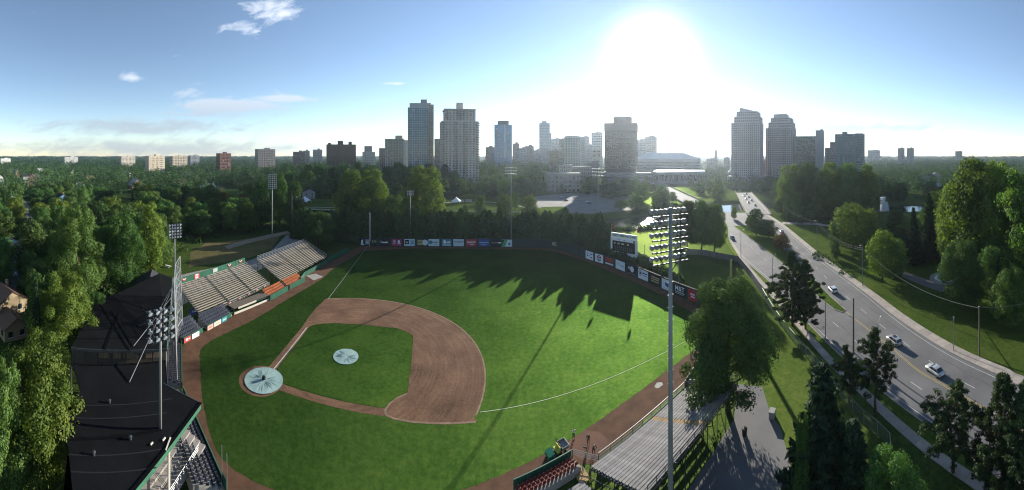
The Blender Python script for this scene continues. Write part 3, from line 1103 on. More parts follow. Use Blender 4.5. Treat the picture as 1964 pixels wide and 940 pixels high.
# --- riverside lawns, lot and lanes beyond the outfield
structure('parking_lot', MB().sheet([P(1003, 268), P(1050, 248), P(1130, 243), P(1212, 258), P(1225, 300), P(1205, 345), P(1150, 372), P(1085, 372), P(1020, 340)], 0.008), M['asphalt_old'])
structure('lot_lawn', MB().sheet([G(1018, 404), G(1040, 397), G(1078, 396), G(1092, 401), G(1075, 411), G(1035, 413)], 0.012), M['lawn'])
structure('riverside_lawn', MB().sheet([P(846, 262), P(905, 258), P(992, 262), P(1000, 290), P(940, 330), P(850, 320)], 0.006), M['lawn'])
structure('riverside_lawn', MB().sheet([P(560, 262), P(640, 255), P(650, 320), P(570, 330)], 0.006), M['lawn'])
structure('riverside_lawn', MB().sheet([P(425, 330), P(462, 330), P(458, 420), P(422, 420)], 0.006), M['lawn'])
for pts in ([P(850, 300), P(930, 305), P(985, 285), P(1010, 270)], [P(562, 275), P(650, 272)]):
    L = smooth_line(pts, 6)
    structure('footpath', MB().strip(offset_line(L, 1.2), offset_line(L, -1.2), 0.012), M['concrete'])

# --- main road
RK = smooth_line([Vector((47, -34, 0)), G(1964, 743), G(1913, 719), G(1811, 670), G(1720, 610), G(1653, 557), G(1565, 490.6), G(1495, 431), Vector((172, 180, 0))], 5)
LK = smooth_line([Vector((22, -32, 0)), Vector((36, -9, 0)), G(1895, 901), G(1786, 821), G(1700, 757), G(1607, 677), G(1540, 610), G(1476, 541), G(1444, 513), G(1420, 490), G(1399, 460), G(1393, 428), Vector((139, 200, 0))], 5)
road_poly = RK + [Vector((158, 190, 0)), Vector((150, 200, 0))] + list(reversed(LK))
structure('road', MB().sheet(road_poly, 0.010), M['asphalt'])
med = [G(*p) for p in [(1408, 434), (1450, 465), (1495, 500), (1540, 541), (1575, 574), (1601, 594), (1616, 599), (1621, 595), (1612, 587), (1593, 570), (1565, 541), (1508, 486), (1487, 452), (1478, 428)]]
structure('median', MB().prism(med, 0.0, 0.13), M['lawn'])
mk = med + [med[0]]
structure('kerb', MB().strip(offset_line(mk, .02), offset_line(mk, -.2), 0.145), M['concrete'])


def slab(name, line, a, b, z, m_):
    """raised strip along a line between offsets a and b"""
    l1, l2 = offset_line(line, a), offset_line(line, b)
    mb = MB()
    n = len(line)
    vs = [(p.x, p.y, z) for p in l1] + [(p.x, p.y, z) for p in l2] + [(p.x, p.y, 0) for p in l1] + [(p.x, p.y, 0) for p in l2]
    fs = [(i, n + i, n + i + 1, i + 1) for i in range(n - 1)] + [(i, i + 1, 2 * n + i + 1, 2 * n + i) for i in range(n - 1)] + [(n + i, 3 * n + i, 3 * n + i + 1, n + i + 1) for i in range(n - 1)]
    mb.add(vs, fs)
    return structure(name, mb, m_)


slab('kerb', RK, -.22, .02, .15, M['concrete'])
slab('kerb', LK, .22, -.02, .15, M['concrete'])
slab('verge', LK[8:], 2.4, .22, .12, M['lawn'])


# sidewalk flags, each its own slab
def sidewalk(line, a, b, z, step):
    base = structure('sidewalk', MB().strip(offset_line(line, a), offset_line(line, b), z - .02), M['gravel'])
    pts = along(line, step)
    for (p, h), (q, h2) in zip(pts[:-1], pts[1:]):
        t = Vector((math.cos(h), math.sin(h), 0))
        t2 = Vector((math.cos(h2), math.sin(h2), 0))
        n1, n2 = Vector((-t.y, t.x, 0)), Vector((-t2.y, t2.x, 0))
        A, B = p + t * .03, q - t2 * .03
        MB().prism([A + n1 * a, B + n2 * a, B + n2 * b, A + n1 * b], 0, z + random.uniform(-.006, .006)).build('paving_slab', M['slab'], base)


M['slab'] = mat('sidewalk slab', (0.36, 0.315, 0.27), 0.9, color2=(0.27, 0.235, 0.20), scale=0.8, bump=0.15, bscale=9, objrand=0.12)
sidewalk(RK[5:], -.22, -2.6, .15, 3.0)
SW = smooth_line([Vector((30, -12, 0)), G(1920, 965), G(1870, 925), G(1783, 865), G(1706, 800), G(1640, 737), G(1590, 690), G(1534, 625), G(1475, 558), G(1432, 508), G(1405, 468)], 4)
sidewalk(SW, .85, -.85, .13, 3.0)


def dashes(line, w, on, off, m_, name='lane_dash', start=0.0):
    root = None
    pts = along(line, on + off, start)
    for p, h in pts:
        o = MB().box((0, 0, 0), (on, w, .002)).build(name, m_, road_obj, (p.x, p.y, .016), h)
    return root


road_obj = bpy.data.objects['road']
lane_r = smooth_line([Vector((49, -25, 0)), G(1964, 796), G(1883, 752), G(1819, 717), G(1760, 676), G(1670, 608), G(1600, 548), G(1545, 492), G(1508, 456)], 4)
lane_l = smooth_line([G(1940, 866), G(1850, 805), G(1772, 750), G(1700, 700), G(1608, 627), G(1545, 570), G(1470, 500), G(1425, 460)], 4)
dashes(lane_r, .14, 3.0, 6.5, M['paint_white'])
dashes(lane_l, .14, 3.0, 6.5, M['paint_white'], start=2)


def paint_line(line, w, m_, z=.016, name='edge_line'):
    o = MB().strip(offset_line(line, w / 2), offset_line(line, -w / 2), z).build(name, m_, road_obj)
    return o


paint_line(offset_line(RK, .9)[3:-4], .13, M['paint_white'])
paint_line(offset_line(LK, -.9)[6:-8], .13, M['paint_white'])
yl = smooth_line([Vector((44, -22, 0)), G(1964, 829), G(1900, 790), G(1815, 742), G(1759, 709), G(1713, 670), G(1660, 628), G(1622, 598)], 4)
paint_line(offset_line(yl, .16), .12, M['paint_yellow'], name='centre_line')
paint_line(offset_line(yl, -.16), .12, M['paint_yellow'], name='centre_line')
# sealed cracks and patches in the asphalt
M['seal'] = mat('crack sealant', (0.030, 0.030, 0.032), .7, var=.3)
rr = random.Random(5)
for k in range(16):
    base = lane_r if k % 2 else lane_l
    i = rr.randrange(1, len(base) - 5)
    L = offset_line(base, rr.uniform(-3, 3))[i:i + 4]
    L = [p + Vector((rr.uniform(-.25, .25), rr.uniform(-.25, .25), 0)) for p in L]
    paint_line(L, .07, M['seal'], .014, 'crack_seal')

# --- path and yard beside the right stand, park plaza
structure('service_path', MB().sheet([G(*p) for p in [(1414, 736), (1462, 742), (1478, 795), (1497, 820), (1513, 880), (1525, 945)]] + [Vector((27, 18, 0)), Vector((10, 16, 0)), Vector((14, 33, 0)), Vector((34, 42, 0))], 0.008), M['asphalt_old'])
structure('field_side_lawn', MB().sheet([G(*p) for p in [(1462, 742), (1478, 795), (1497, 820), (1513, 880), (1525, 945)]] + [Vector((33, 20, 0))] + [G(*p) for p in [(1735, 900), (1646, 800), (1565, 705), (1495, 622), (1455, 572), (1432, 540), (1420, 520), (1320, 487), (1248, 492), (1290, 540), (1345, 570), (1370, 610), (1400, 660)]], 0.005), M['lawn'])
lawn_r = offset_line(RK, -2.75)
structure('park_lawn', MB().sheet([lawn_r[i] for i in range(5, len(lawn_r) - 4)] + [G(1560, 428), G(1700, 470), G(1800, 500), Vector((130, 20, 0)), Vector((110, -30, 0)), Vector((60, -25, 0))], 0.005), M['lawn'])
structure('park_path', MB().strip([G(1735, 522), G(1775, 535), G(1815, 545)], [G(1728, 530), G(1768, 547), G(1808, 561)], .012), M['asphalt_old'])
pl = G(1816, 533)
structure('plaza', MB().lathe([(0, .12), (6.2, .12), (6.2, 0)], 32, (pl.x, pl.y, 0)), M['concrete'])
structure('plaza_step', MB().lathe([(3.4, .3), (4.4, .3), (4.4, .12)], 32, (pl.x, pl.y, 0)), M['white'])
structure('park_path', MB().strip([G(1590, 431), G(1560, 427), G(1500, 426)], [G(1590, 435), G(1560, 431), G(1500, 430)], .012), M['concrete'])

# ------------------------------------------------------------------ lettering and boards
def text_mesh(s, size, m_, depth=0.006, bold=0.0):
    cu = bpy.data.curves.new('lettering', 'FONT')
    cu.body = s
    cu.size = size
    cu.align_x = 'CENTER'
    cu.align_y = 'CENTER'
    cu.extrude = depth
    cu.offset = bold
    cu.resolution_u = 3
    ob = bpy.data.objects.new('lettering', cu)
    me = bpy.data.meshes.new_from_object(ob)
    bpy.data.objects.remove(ob)
    me.materials.clear()
    me.materials.append(m_)
    return me


def flat(color, rough=.6, name='print'):
    key = ('flat',) + tuple(round(c, 3) for c in color)
    if key not in M:
        M[key] = mat(name, color, rough, var=.12, scale=1.5)
    return M[key]


def board_print(root, w, h, z0, y, items):
    """printed marks on the front of a board; coordinates are fractions of its width and height"""
    for it in items:
        k = it[0]
        if k == 't':
            _, s, cx, cz, size, c = it[:6]
            me = text_mesh(s, size * h, flat(c), bold=it[6] if len(it) > 6 else 0.01)
            dx = max(v.co.x for v in me.vertices) - min(v.co.x for v in me.vertices)
            o = mobj('lettering', me, root, ((cx - .5) * w, y - .012, z0 + cz * h), (PI / 2, 0, 0))
            mw = it[7] * w if len(it) > 7 else w * .92
            if dx > mw:
                o.scale = (mw / dx, 1, 1)
        else:
            mb = MB()
            if k == 'r':
                _, x0, za, x1, zb, c = it
                mb.box((((x0 + x1) / 2 - .5) * w, y - .008, z0 + (za + zb) / 2 * h), ((x1 - x0) * w, .01, (zb - za) * h))
                nm = 'printed_panel'
            elif k == 'd':
                _, cx, cz, r, c = it
                vs = [((cx - .5) * w + r * h * math.cos(a), y - .011, z0 + cz * h + r * h * math.sin(a)) for a in np.linspace(0, 2 * PI, 21)[:-1]]
                mb.add(vs, [tuple(range(20))])
                nm = 'emblem'
            elif k == 'ring':
                _, cx, cz, r, c = it
                n = 24
                vs = [((cx - .5) * w + q * h * math.cos(a), y - .010, z0 + cz * h + q * h * math.sin(a)) for q in (r, r * .78) for a in np.linspace(0, 2 * PI, n + 1)[:-1]]
                mb.add(vs, [(i, (i + 1) % n, n + (i + 1) % n, n + i) for i in range(n)])
                nm = 'emblem'
            else:
                _, pts, c = it
                mb.add([((x - .5) * w, y - .009, z0 + z * h) for x, z in pts], [tuple(range(len(pts)))])
                nm = 'emblem'
            mb.build(nm, flat(c), root)


def lines(x0, x1, zs, c, hh=.05):
    return [('r', x0 + .02 * (i % 2), z - hh / 2, x1 - .03 * (i % 3), z + hh / 2, c) for i, z in enumerate(zs)]


# ------------------------------------------------------------------ outfield wall, boards and poles
WALL_H = 4.0
wall = thing('outfield_wall', 'dark green panelled outfield wall curving round the grass', 'wall')
wp = along(WALL_PTS, 2.44)
for i, ((p, h), (q, h2)) in enumerate(zip(wp[:-1], wp[1:])):
    d = q - p
    L = d.length
    MB().box((0, 0.05, WALL_H / 2), (L - .03, .06, WALL_H - .06)).build('panel', M['green_dark'], wall, p.lerp(q, .5), math.atan2(d.y, d.x))
    MB().box((0, .14, WALL_H / 2), (.12, .12, WALL_H)).build('post', M['green_dark'], wall, p, h)
for a, b in zip(WALL_PTS[:-1], WALL_PTS[1:]):
    d = b - a
    MB().box((0, .06, WALL_H + .05), (d.length, .16, .1)).build('top_rail', M['green_dark'], wall, a.lerp(b, .5), math.atan2(d.y, d.x))


def wall_at(px):
    az = (px - 982) / FPX
    best = None
    for a, b in zip(WALL_PTS[:-1], WALL_PTS[1:]):
        aa, ab = math.atan2(a.x, a.y), math.atan2(b.x, b.y)
        if aa <= az <= ab:
            lo, hi = 0.0, 1.0
            for _ in range(30):
                m_ = (lo + hi) / 2
                p = a.lerp(b, m_)
                if math.atan2(p.x, p.y) < az:
                    lo = m_
                else:
                    hi = m_
            best = a.lerp(b, lo)
    return best if best is not None else WALL_PTS[-1].copy()


W_, PALE, NAVY, BLK, GOLD, TEAL, SKY_, MAG, RED_, BLUE = (.72, .74, .74), (.50, .60, .62), (.012, .022, .055), (.008, .010, .014), (.42, .36, .15), (.05, .20, .24), (.30, .48, .62), (.30, .02, .10), (.36, .035, .045), (.02, .07, .25)
SIGNS = [
    (690.6, 699, NAVY, [('p', [(.15, .2), (.3, .35), (.25, .6), (.45, .85), (.75, .8), (.6, .6), (.7, .4), (.6, .25)], W_), ('r', .2, .1, .95, .2, W_)], 'navy board with white figure emblem at far left of outfield wall'),
    (699.6, 708.6, NAVY, lines(.15, .9, [.8, .62, .42, .25], PALE, .1), 'small navy board with pale lettering just left of the foul pole'),
    (712.5, 722, BLK, [('t', '330', .5, .6, .5, GOLD)], 'black board with faint gold numerals right of the foul pole'),
    (729, 745.5, BLK, [('d', .12, .58, .16, (.2, .25, .3)), ('r', .24, .40, .92, .58, W_), ('r', .7, .58, .74, .72, W_)], 'black board with one short white wordmark'),
    (751, 770, MAG, [('ring', .27, .64, .2, W_), ('d', .27, .64, .06, W_), ('d', .74, .62, .19, W_), ('r', .1, .25, .42, .32, PALE), ('r', .58, .24, .92, .38, PALE)], 'magenta board with two white emblems'),
    (775.5, 795.5, PALE, [('r', .06, .25, .45, .88, BLK), ('t', 'W', .25, .5, .4, W_), ('r', .5, .1, .97, .9, SKY_), ('r', .6, .6, .9, .75, BLUE), ('r', .65, .3, .85, .5, BLUE)], 'white board half black and half light blue with W mark'),
    (799, 819, BLK, lines(.06, .62, [.82, .6, .4, .2], GOLD, .13) + [('d', .82, .5, .42, PALE), ('ring', .82, .5, .33, TEAL)], 'black board with gold lettering and round white seal'),
    (822, 842.5, PALE, [('d', .2, .55, .28, TEAL), ('r', .4, .5, .9, .62, BLUE), ('r', .5, .25, .85, .33, TEAL)], 'white board with teal ball and blue lettering'),
    (847, 866, TEAL, [('r', .1, .1, .92, .22, W_), ('p', [(.15, .4), (.2, .85), (.35, .9), (.5, .5), (.45, .35)], W_), ('r', .55, .4, .88, .72, PALE)], 'teal board with bold white script'),
    (869.5, 889.5, PALE, [('r', .08, .55, .92, .68, BLUE)] + lines(.1, .9, [.8, .35, .2], (.35, .45, .5), .06), 'white board with a blue name stripe and fine print'),
    (893.5, 914, RED_, [('t', 'maidd', .5, .6, .5, W_, .02), ('r', .42, .2, .75, .3, PALE)], 'red board reading maidd in white'),
    (918, 938.5, BLUE, [('r', .08, .5, .92, .6, SKY_), ('r', .2, .2, .75, .27, SKY_)], 'deep blue board with thin light blue lettering'),
    (942, 963, BLK, [('d', .14, .55, .12, (.2, .28, .26)), ('r', .3, .5, .62, .6, (.25, .32, .32)), ('r', .64, .46, .93, .62, W_)], 'black board with small grey and white wordmark'),
    (961.5, 982, PALE, [('p', [(0, .02), (.34, .02), (.58, .98), (.3, .98)], (.04, .30, .12)), ('p', [(0, .02), (.3, .98), (0, .98)], BLK), ('d', .75, .4, .16, BLUE)], 'white board cut by a green slash next to the light pole'),
    (1123.5, 1138, W_, [('r', .15, .68, .4, .78, BLUE), ('r', .6, .66, .92, .78, BLUE), ('p', [(.4, .5), (.6, .6), (.62, .45), (.5, .3)], SKY_), ('r', .15, .35, .35, .5, BLUE), ('r', .65, .22, .88, .36, BLUE)], 'white board with scattered blue marks, first on the right wall'),
    (1141.5, 1157, W_, [('ring', .5, .52, .38, NAVY), ('r', .25, .55, .75, .72, RED_), ('p', [(.32, .5), (.42, .5), (.5, .25), (.58, .5), (.68, .5), (.5, .15)], NAVY)], 'white board with navy ring and red band emblem'),
    (1160.5, 1177, (.05, .015, .02), [('r', .02, .42, .98, .95, (.30, .05, .03)), ('ring', .5, .68, .17, PALE), ('ring', .78, .68, .17, PALE), ('r', .04, .12, .97, .30, W_)], 'rust red board over a white strip of print'),
    (1181, 1198.5, W_, [('r', .2, .45, .26, .8, SKY_), ('r', .34, .42, .4, .75, SKY_), ('r', .48, .45, .54, .78, SKY_), ('r', .62, .4, .9, .6, SKY_)], 'white board with pale blue letters below the scoreboard'),
    (1203.5, 1220, BLK, [('d', .55, .6, .32, W_), ('ring', .52, .58, .2, BLK), ('r', .08, .5, .3, .82, (.4, .45, .5)), ('r', .05, .06, .95, .12, (.2, .22, .22))], 'black board with big white round emblem'),
    (1224, 1243, W_, [('ring', .24, .6, .26, NAVY), ('d', .24, .6, .12, NAVY), ('r', .45, .62, .92, .74, BLUE), ('r', .5, .4, .9, .5, (.2, .3, .5))], 'white board with navy round emblem and blue lettering'),
    (1247.5, 1266, BLK, lines(.08, .95, [.75, .55, .32], GOLD, .12), 'black board with three gold lines of lettering'),
    (1269.5, 1288.5, W_, [('p', [(.3, .7), (.8, .7), (.85, .45), (.6, .28), (.38, .42)], BLUE), ('r', .1, .12, .9, .18, (.4, .5, .6))], 'white board with blue crown emblem behind the near light pole'),
    (1293.5, 1314.5, BLK, [('t', 'M&T', .5, .62, .62, W_, .03), ('r', .06, .26, .95, .33, PALE), ('r', .1, .12, .85, .18, (.3, .4, .35))], 'black board reading M&T in large white letters'),
    (1319.5, 1336, (.42, .03, .035), [('r', .3, .5, .8, .66, PALE), ('r', .35, .3, .85, .42, PALE)], 'bright red board half hidden by the near tree'),
]
for (x0, x1, bg, items, label) in SIGNS:
    a, b = wall_at(x0), wall_at(x1)
    d = b - a
    w = d.length
    hh = 3.3
    t = thing('advertising_board', label, 'sign', a.lerp(b, .5), math.atan2(d.y, d.x), 'boards on the outfield wall')
    MB().box((0, -.06, .35 + hh / 2), (w, .05, hh)).build('board', flat(bg), t)
    board_print(t, w, hh, .35, -.086, items)
p402 = wall_at(1063.5)
d = wall_at(1069) - wall_at(1058)
t = thing('distance_marker', 'pale yellow numerals 402 on the dark centre field wall', 'sign', p402, math.atan2(d.y, d.x))
MB().box((0, -.03, 2.4), (3.4, .03, 2.2)).build('plate', M['green_dark'], t)
board_print(t, 3.4, 2.2, 1.3, -.046, [('t', '402', .5, .5, 1.0, (.5, .48, .28), .03)])

# foul poles
t = thing('foul_pole', 'tall grey foul pole at the left field corner', 'pole', G(708.5, 473.5))
MB().tube([(0, 0, 0), (0, 0, 16.6)], .16, 8).build('post', M['pole'], t)
MB().box((.35, 0, 9.5), (.5, .04, 13.5)).build('screen', M['chalk'], t)
MB().box((-.02, -.18, 2.0), (.22, .04, 4.0)).build('painted_base', M['chalk'], t)
t = thing('foul_pole', 'faded yellow foul pole behind the near tree at right', 'pole', P(1403, 96))
MB().tube([(0, 0, 0), (0, 0, 13.2)], .18, 8).build('post', M['yellow'], t)
MB().box((-.4, 0, 8), (.5, .04, 10)).build('screen', M['yellow'], t)

# ------------------------------------------------------------------ tarps
def tarp(name, label, c, r, weight, ridges, seed):
    rng = random.Random(seed)
    t = thing(name, label, 'tarp', c)
    n, m_ = 64, 9
    mb = MB()
    ph = [rng.uniform(0, 6) for _ in range(6)]
    vs = [(0, 0, .17)]
    for j in range(1, m_ + 1):
        for k in range(n):
            a = 2 * PI * k / n
            u = j / m_
            wob = .025 * math.sin(9 * a + ph[0]) * u + .02 * math.sin(17 * a + ph[1]) * u + .018 * math.sin(5 * a + 7 * u + ph[2])
            vs.append((r * u * math.cos(a) * (1 + .006 * math.sin(7 * a)), r * u * math.sin(a), .06 + .11 * (1 - u) ** 2 + wob * (1 - .5 * u) + .03))
    fs = [(0, 1 + k, 1 + (k + 1) % n) for k in range(n)]
    for j in range(m_ - 1):
        for k in range(n):
            a0 = 1 + j * n
            fs.append((a0 + k, a0 + n + k, a0 + n + (k + 1) % n, a0 + (k + 1) % n))
    mb.add(vs, fs)
    mb.build('cover', M['tarp'], t, smooth=True)
    for k in range(ridges):                                        # folds that stand up from the cloth, every fourth in a darker tone
        a = 2 * PI * (k + rng.uniform(-.3, .3)) / ridges
        r0, r1 = rng.uniform(.08, .35) * r, rng.uniform(.6, .97) * r
        a2 = a + rng.uniform(-.12, .12)
        MB().tube([(r0 * math.cos(a), r0 * math.sin(a), .17), ((r0 + r1) / 2 * math.cos((a + a2) / 2), (r0 + r1) / 2 * math.sin((a + a2) / 2), .14), (r1 * math.cos(a2), r1 * math.sin(a2), .10)], [.02, .035, .012], 5).build('fold', M['tarp'] if k % 4 else flat((.05, .09, .085), name='dark rope'), t)
    return t


hp = FH(.1, -.1)
tarp('home_plate_tarp', 'large round pale green tarp over home plate', hp + Vector((0, 0, .03)), 3.75, True, 26, 1)
tw = thing('tarp_weight', 'small black weight standing on the home plate tarp', 'weight', hp + Vector((0, 0, .2)))
MB().box((0, 0, .3), (.55, .42, .6)).build('block', M['black'], tw)
MB().tube([(-.15, 0, .6), (-.1, 0, .8), (.1, 0, .8), (.15, 0, .6)], .03, 5).build('handle', M['steel_dark'], tw)
mt = tarp('mound_tarp', 'smaller round pale green tarp over the pitching mound', FH(12.8, 13.2, .03), 2.75, False, 20, 2)

# ------------------------------------------------------------------ floodlight towers
lamp_shell = MB().lathe([(0.0, -.36), (.10, -.36), (.13, -.30), (.13, -.10), (.20, -.02), (.31, .16), (.33, .20), (.30, .20)], 12).mesh('reflector', M['lamp_shell'], True)
lamp_lens = MB().lathe([(.30, .17), (.15, .19), (0.001, .195)], 12).mesh('lens', M['lamp_glass'], True)
lamp_yoke = MB().beam((-.34, 0, -.02), (-.34, 0, -.42), .05, .03).beam((.34, 0, -.02), (.34, 0, -.42), .05, .03).beam((-.36, 0, -.42), (.36, 0, -.42), .05, .05).mesh('bracket', M['steel_dark'])


def flood_tower(label, loc, ztop, rows, cols, width, height, face, rbase, rtop, zbase=0.0, scale=1.0, down=.45, ladder=True):
    """pole with cross arms; every floodlight is a part with its lens and bracket"""
    t = thing('floodlight_tower', label, 'light tower', (loc[0], loc[1], 0), face, 'floodlight towers')
    pole = MB().tube([(0, 0, zbase - .3), (0, 0, (zbase + ztop) / 2), (0, 0, ztop)], [rbase, (rbase + rtop) / 2, rtop], 12).build('pole', M['pole'], t, smooth=True)
    MB().lathe([(rbase * 1.6, 0), (rbase * 1.6, .25), (rbase * 1.1, .3)], 12, (0, 0, zbase)).build('base_collar', M['steel'], pole)
    z0 = ztop - height
    for r in range(rows):
        z = z0 + height * (r + .3) / rows
        arm = MB().beam((-width / 2 - .2, 0, z), (width / 2 + .2, 0, z), .12, .12).build('cross_arm', M['steel_dark'], t)
        for c in range(cols):
            x = -width / 2 + width * c / (cols - 1)
            off = .35 if (c + r) % 2 else .3
            o = mobj('floodlight', lamp_shell, t, (x, -off, z + .45), (PI / 2 + down, 0, random.uniform(-.25, .25)), (scale,) * 3)
            mobj('lens', lamp_lens, o)
            mobj('bracket', lamp_yoke, o)
    braces = MB()
    for s in (-1, 1):
        braces.beam((0, .05, z0 - .6), (s * width * .45, .05, z0 + height * .25), .06, .06).beam((s * width * .3, .05, z0), (s * width * .3, .05, ztop - .4), .06, .06)
    braces.build('brace', M['steel_dark'], t)
    if ladder:
        for k in range(int((z0 - 3 - zbase) / 1.2)):
            MB().beam((-.3, .0, zbase + 3 + k * 1.2), (.3, .0, zbase + 3 + k * 1.2), .03, .03).build('step_rung', M['steel'], t)
    return t


def facing(loc, tgt):
    """heading that turns local -Y to the target"""
    d = Vector(tgt) - Vector(loc)
    return math.atan2(d.y, d.x) + PI / 2


FC = FH(35, 35)
L1 = P(522, 146)
flood_tower('grey floodlight tower behind the far left bleachers', L1, ZT(334, 146), 8, 5, 3.6, 7.0, 1.15, .26, .15, down=.5)
L2 = P(335, 95)
flood_tower('thin floodlight tower rising behind the backstop net', L2, ZT(430, 95), 5, 5, 3.4, 4.4, 1.45, .22, .14)
L4 = P(787, 160)
flood_tower('shorter floodlight tower behind the left field boards', L4, ZT(366, 160), 3, 4, 2.6, 2.6, facing(L4, FC), .20, .14, down=.5)
L5 = G(980.5, 472.5)
flood_tower('tall floodlight tower behind the centre field wall', L5, ZT(320, L5.length), 3, 8, 5.4, 4.4, facing(L5, FC), .27, .15, down=.5)
L6 = P(1147, 151)
flood_tower('tall floodlight tower just left of the scoreboard', L6, ZT(322, 151), 3, 8, 5.4, 4.4, facing(L6, FC), .27, .15, down=.5)
L7 = P(1286, 31)
flood_tower('massive near floodlight tower rising in front of the right bleachers', L7, ZT(398, 31), 5, 8, 3.5, 5.6, -.487 + .5 + PI, .27, .17, down=.45, scale=.80)
L3 = P(307.5, 40.4)
flood_tower('floodlight tower standing up through the black grandstand roof', L3, ZT(590, 40.4), 4, 4, 3.0, 4.4, 1.5, .20, .14, zbase=9.6, scale=.95, ladder=False)

# plain poles near the outfield
for (px, d, top, lab) in [(1157.5, 150, 452, 'thin bare pole right of the tower beside the scoreboard'), (1236, 138, 470, 'thin bare pole right of the scoreboard'), (560, 178, 372, 'bare wooden pole among the trees left of the round tree'), (1302, 104, 497, 'bare pole behind the black lettered board')]:
    t = thing('bare_pole', lab, 'pole', P(px, d))
    MB().tube([(0, 0, -.2), (0, 0, ZT(top, d))], [.14, .09], 8).build('post', M['pole'], t)
    MB().lathe([(.12, 0), (.10, .1), (0.001, .16)], 8, (0, 0, ZT(top, d))).build('cap', M['steel'], t)

# ------------------------------------------------------------------ scoreboard
sb = P(1196.5, 131)
a, b = P(1172, 134), P(1221, 128)
dd = b - a
rz = math.atan2(dd.y, dd.x)
t = thing('scoreboard', 'white framed scoreboard with dark panel, flags and park name on top', 'scoreboard', sb, rz)
w = dd.length * 1.03
zb = 3.1
for x in (-w * .3, w * .3):
    MB().beam((x, 0, -.2), (x, 0, zb), .3, .3).build('leg', M['steel_dark'], t)
fr = MB().box((0, 0, zb + 3.6), (w, .5, 7.2)).build('frame', M['white'], t)
MB().box((0, -.26, zb + 3.75), (w * .86, .04, 4.3)).build('display', M['black'], t)
for s in (-1, 1):
    MB().box((s * w * .47, -.27, zb + 3.6), (.5, .06, 6.6)).build('column_light', flat((.6, .66, .68)), t)
top = MB().box((0, 0, zb + 8.15), (w * .98, .45, 1.75)).build('name_board', flat((.66, .70, .62)), t)
DG = (.03, .12, .08)
o = mobj('lettering', text_mesh('LABATT MEMORIAL PARK', .95, flat(DG), bold=.03), top, (0, -.24, zb + 8.12), (PI / 2, 0, 0))
o.scale = (w * .9 / max(.1, (max(v.co.x for v in o.data.vertices) - min(v.co.x for v in o.data.vertices))), 1, 1)
board_print(t, w, 7.2, zb, -.285, [('r', .15, .06, .72, .10, BLUE), ('r', .3, .03, .6, .055, NAVY), ('d', .9, .08, .035, (.1, .35, .45)), ('r', .04, .04, .07, .12, NAVY), ('r', .86, .84, .93, .94, (.10, .08, .14)), ('r', .28, .87, .36, .92, (.3, .42, .5)), ('r', .5, .86, .58, .92, (.3, .42, .5))])
YEL = (.55, .55, .42)
for k in range(9):
    for r in range(2):
        MB().box((-w * .30 + k * w * .075, -.29, zb + 3.4 - r * .9), (.16, .02, .42)).build('digit_slot', flat((.24, .26, .24)), t)
for x, ww in ((-.34, .05), (-.19, .07), (-.03, .10), (.17, .07)):
    MB().box((x * w, -.29, zb + 4.9), (ww * w, .02, .5)).build('panel_caption', flat(YEL), t)
for s in (-1, 1):
    pole = MB().tube([(s * w * .47, .1, zb + 9.0), (s * w * .47, .1, zb + 12.2)], .05, 6).build('flag_pole', M['white'], t)
    fv, ff = [], []
    for i in range(7):
        for j in range(2):
            u = i / 6
            fv.append((s * w * .47 + .1 + u * .75, .1 + .16 * math.sin(u * 7 + s), zb + 12.0 - j * 1.3 - u * .8))
    ff = [(2 * i, 2 * i + 1, 2 * i + 3, 2 * i + 2) for i in range(6)]
    MB().add(fv, ff).build('flag', M['red'], pole)

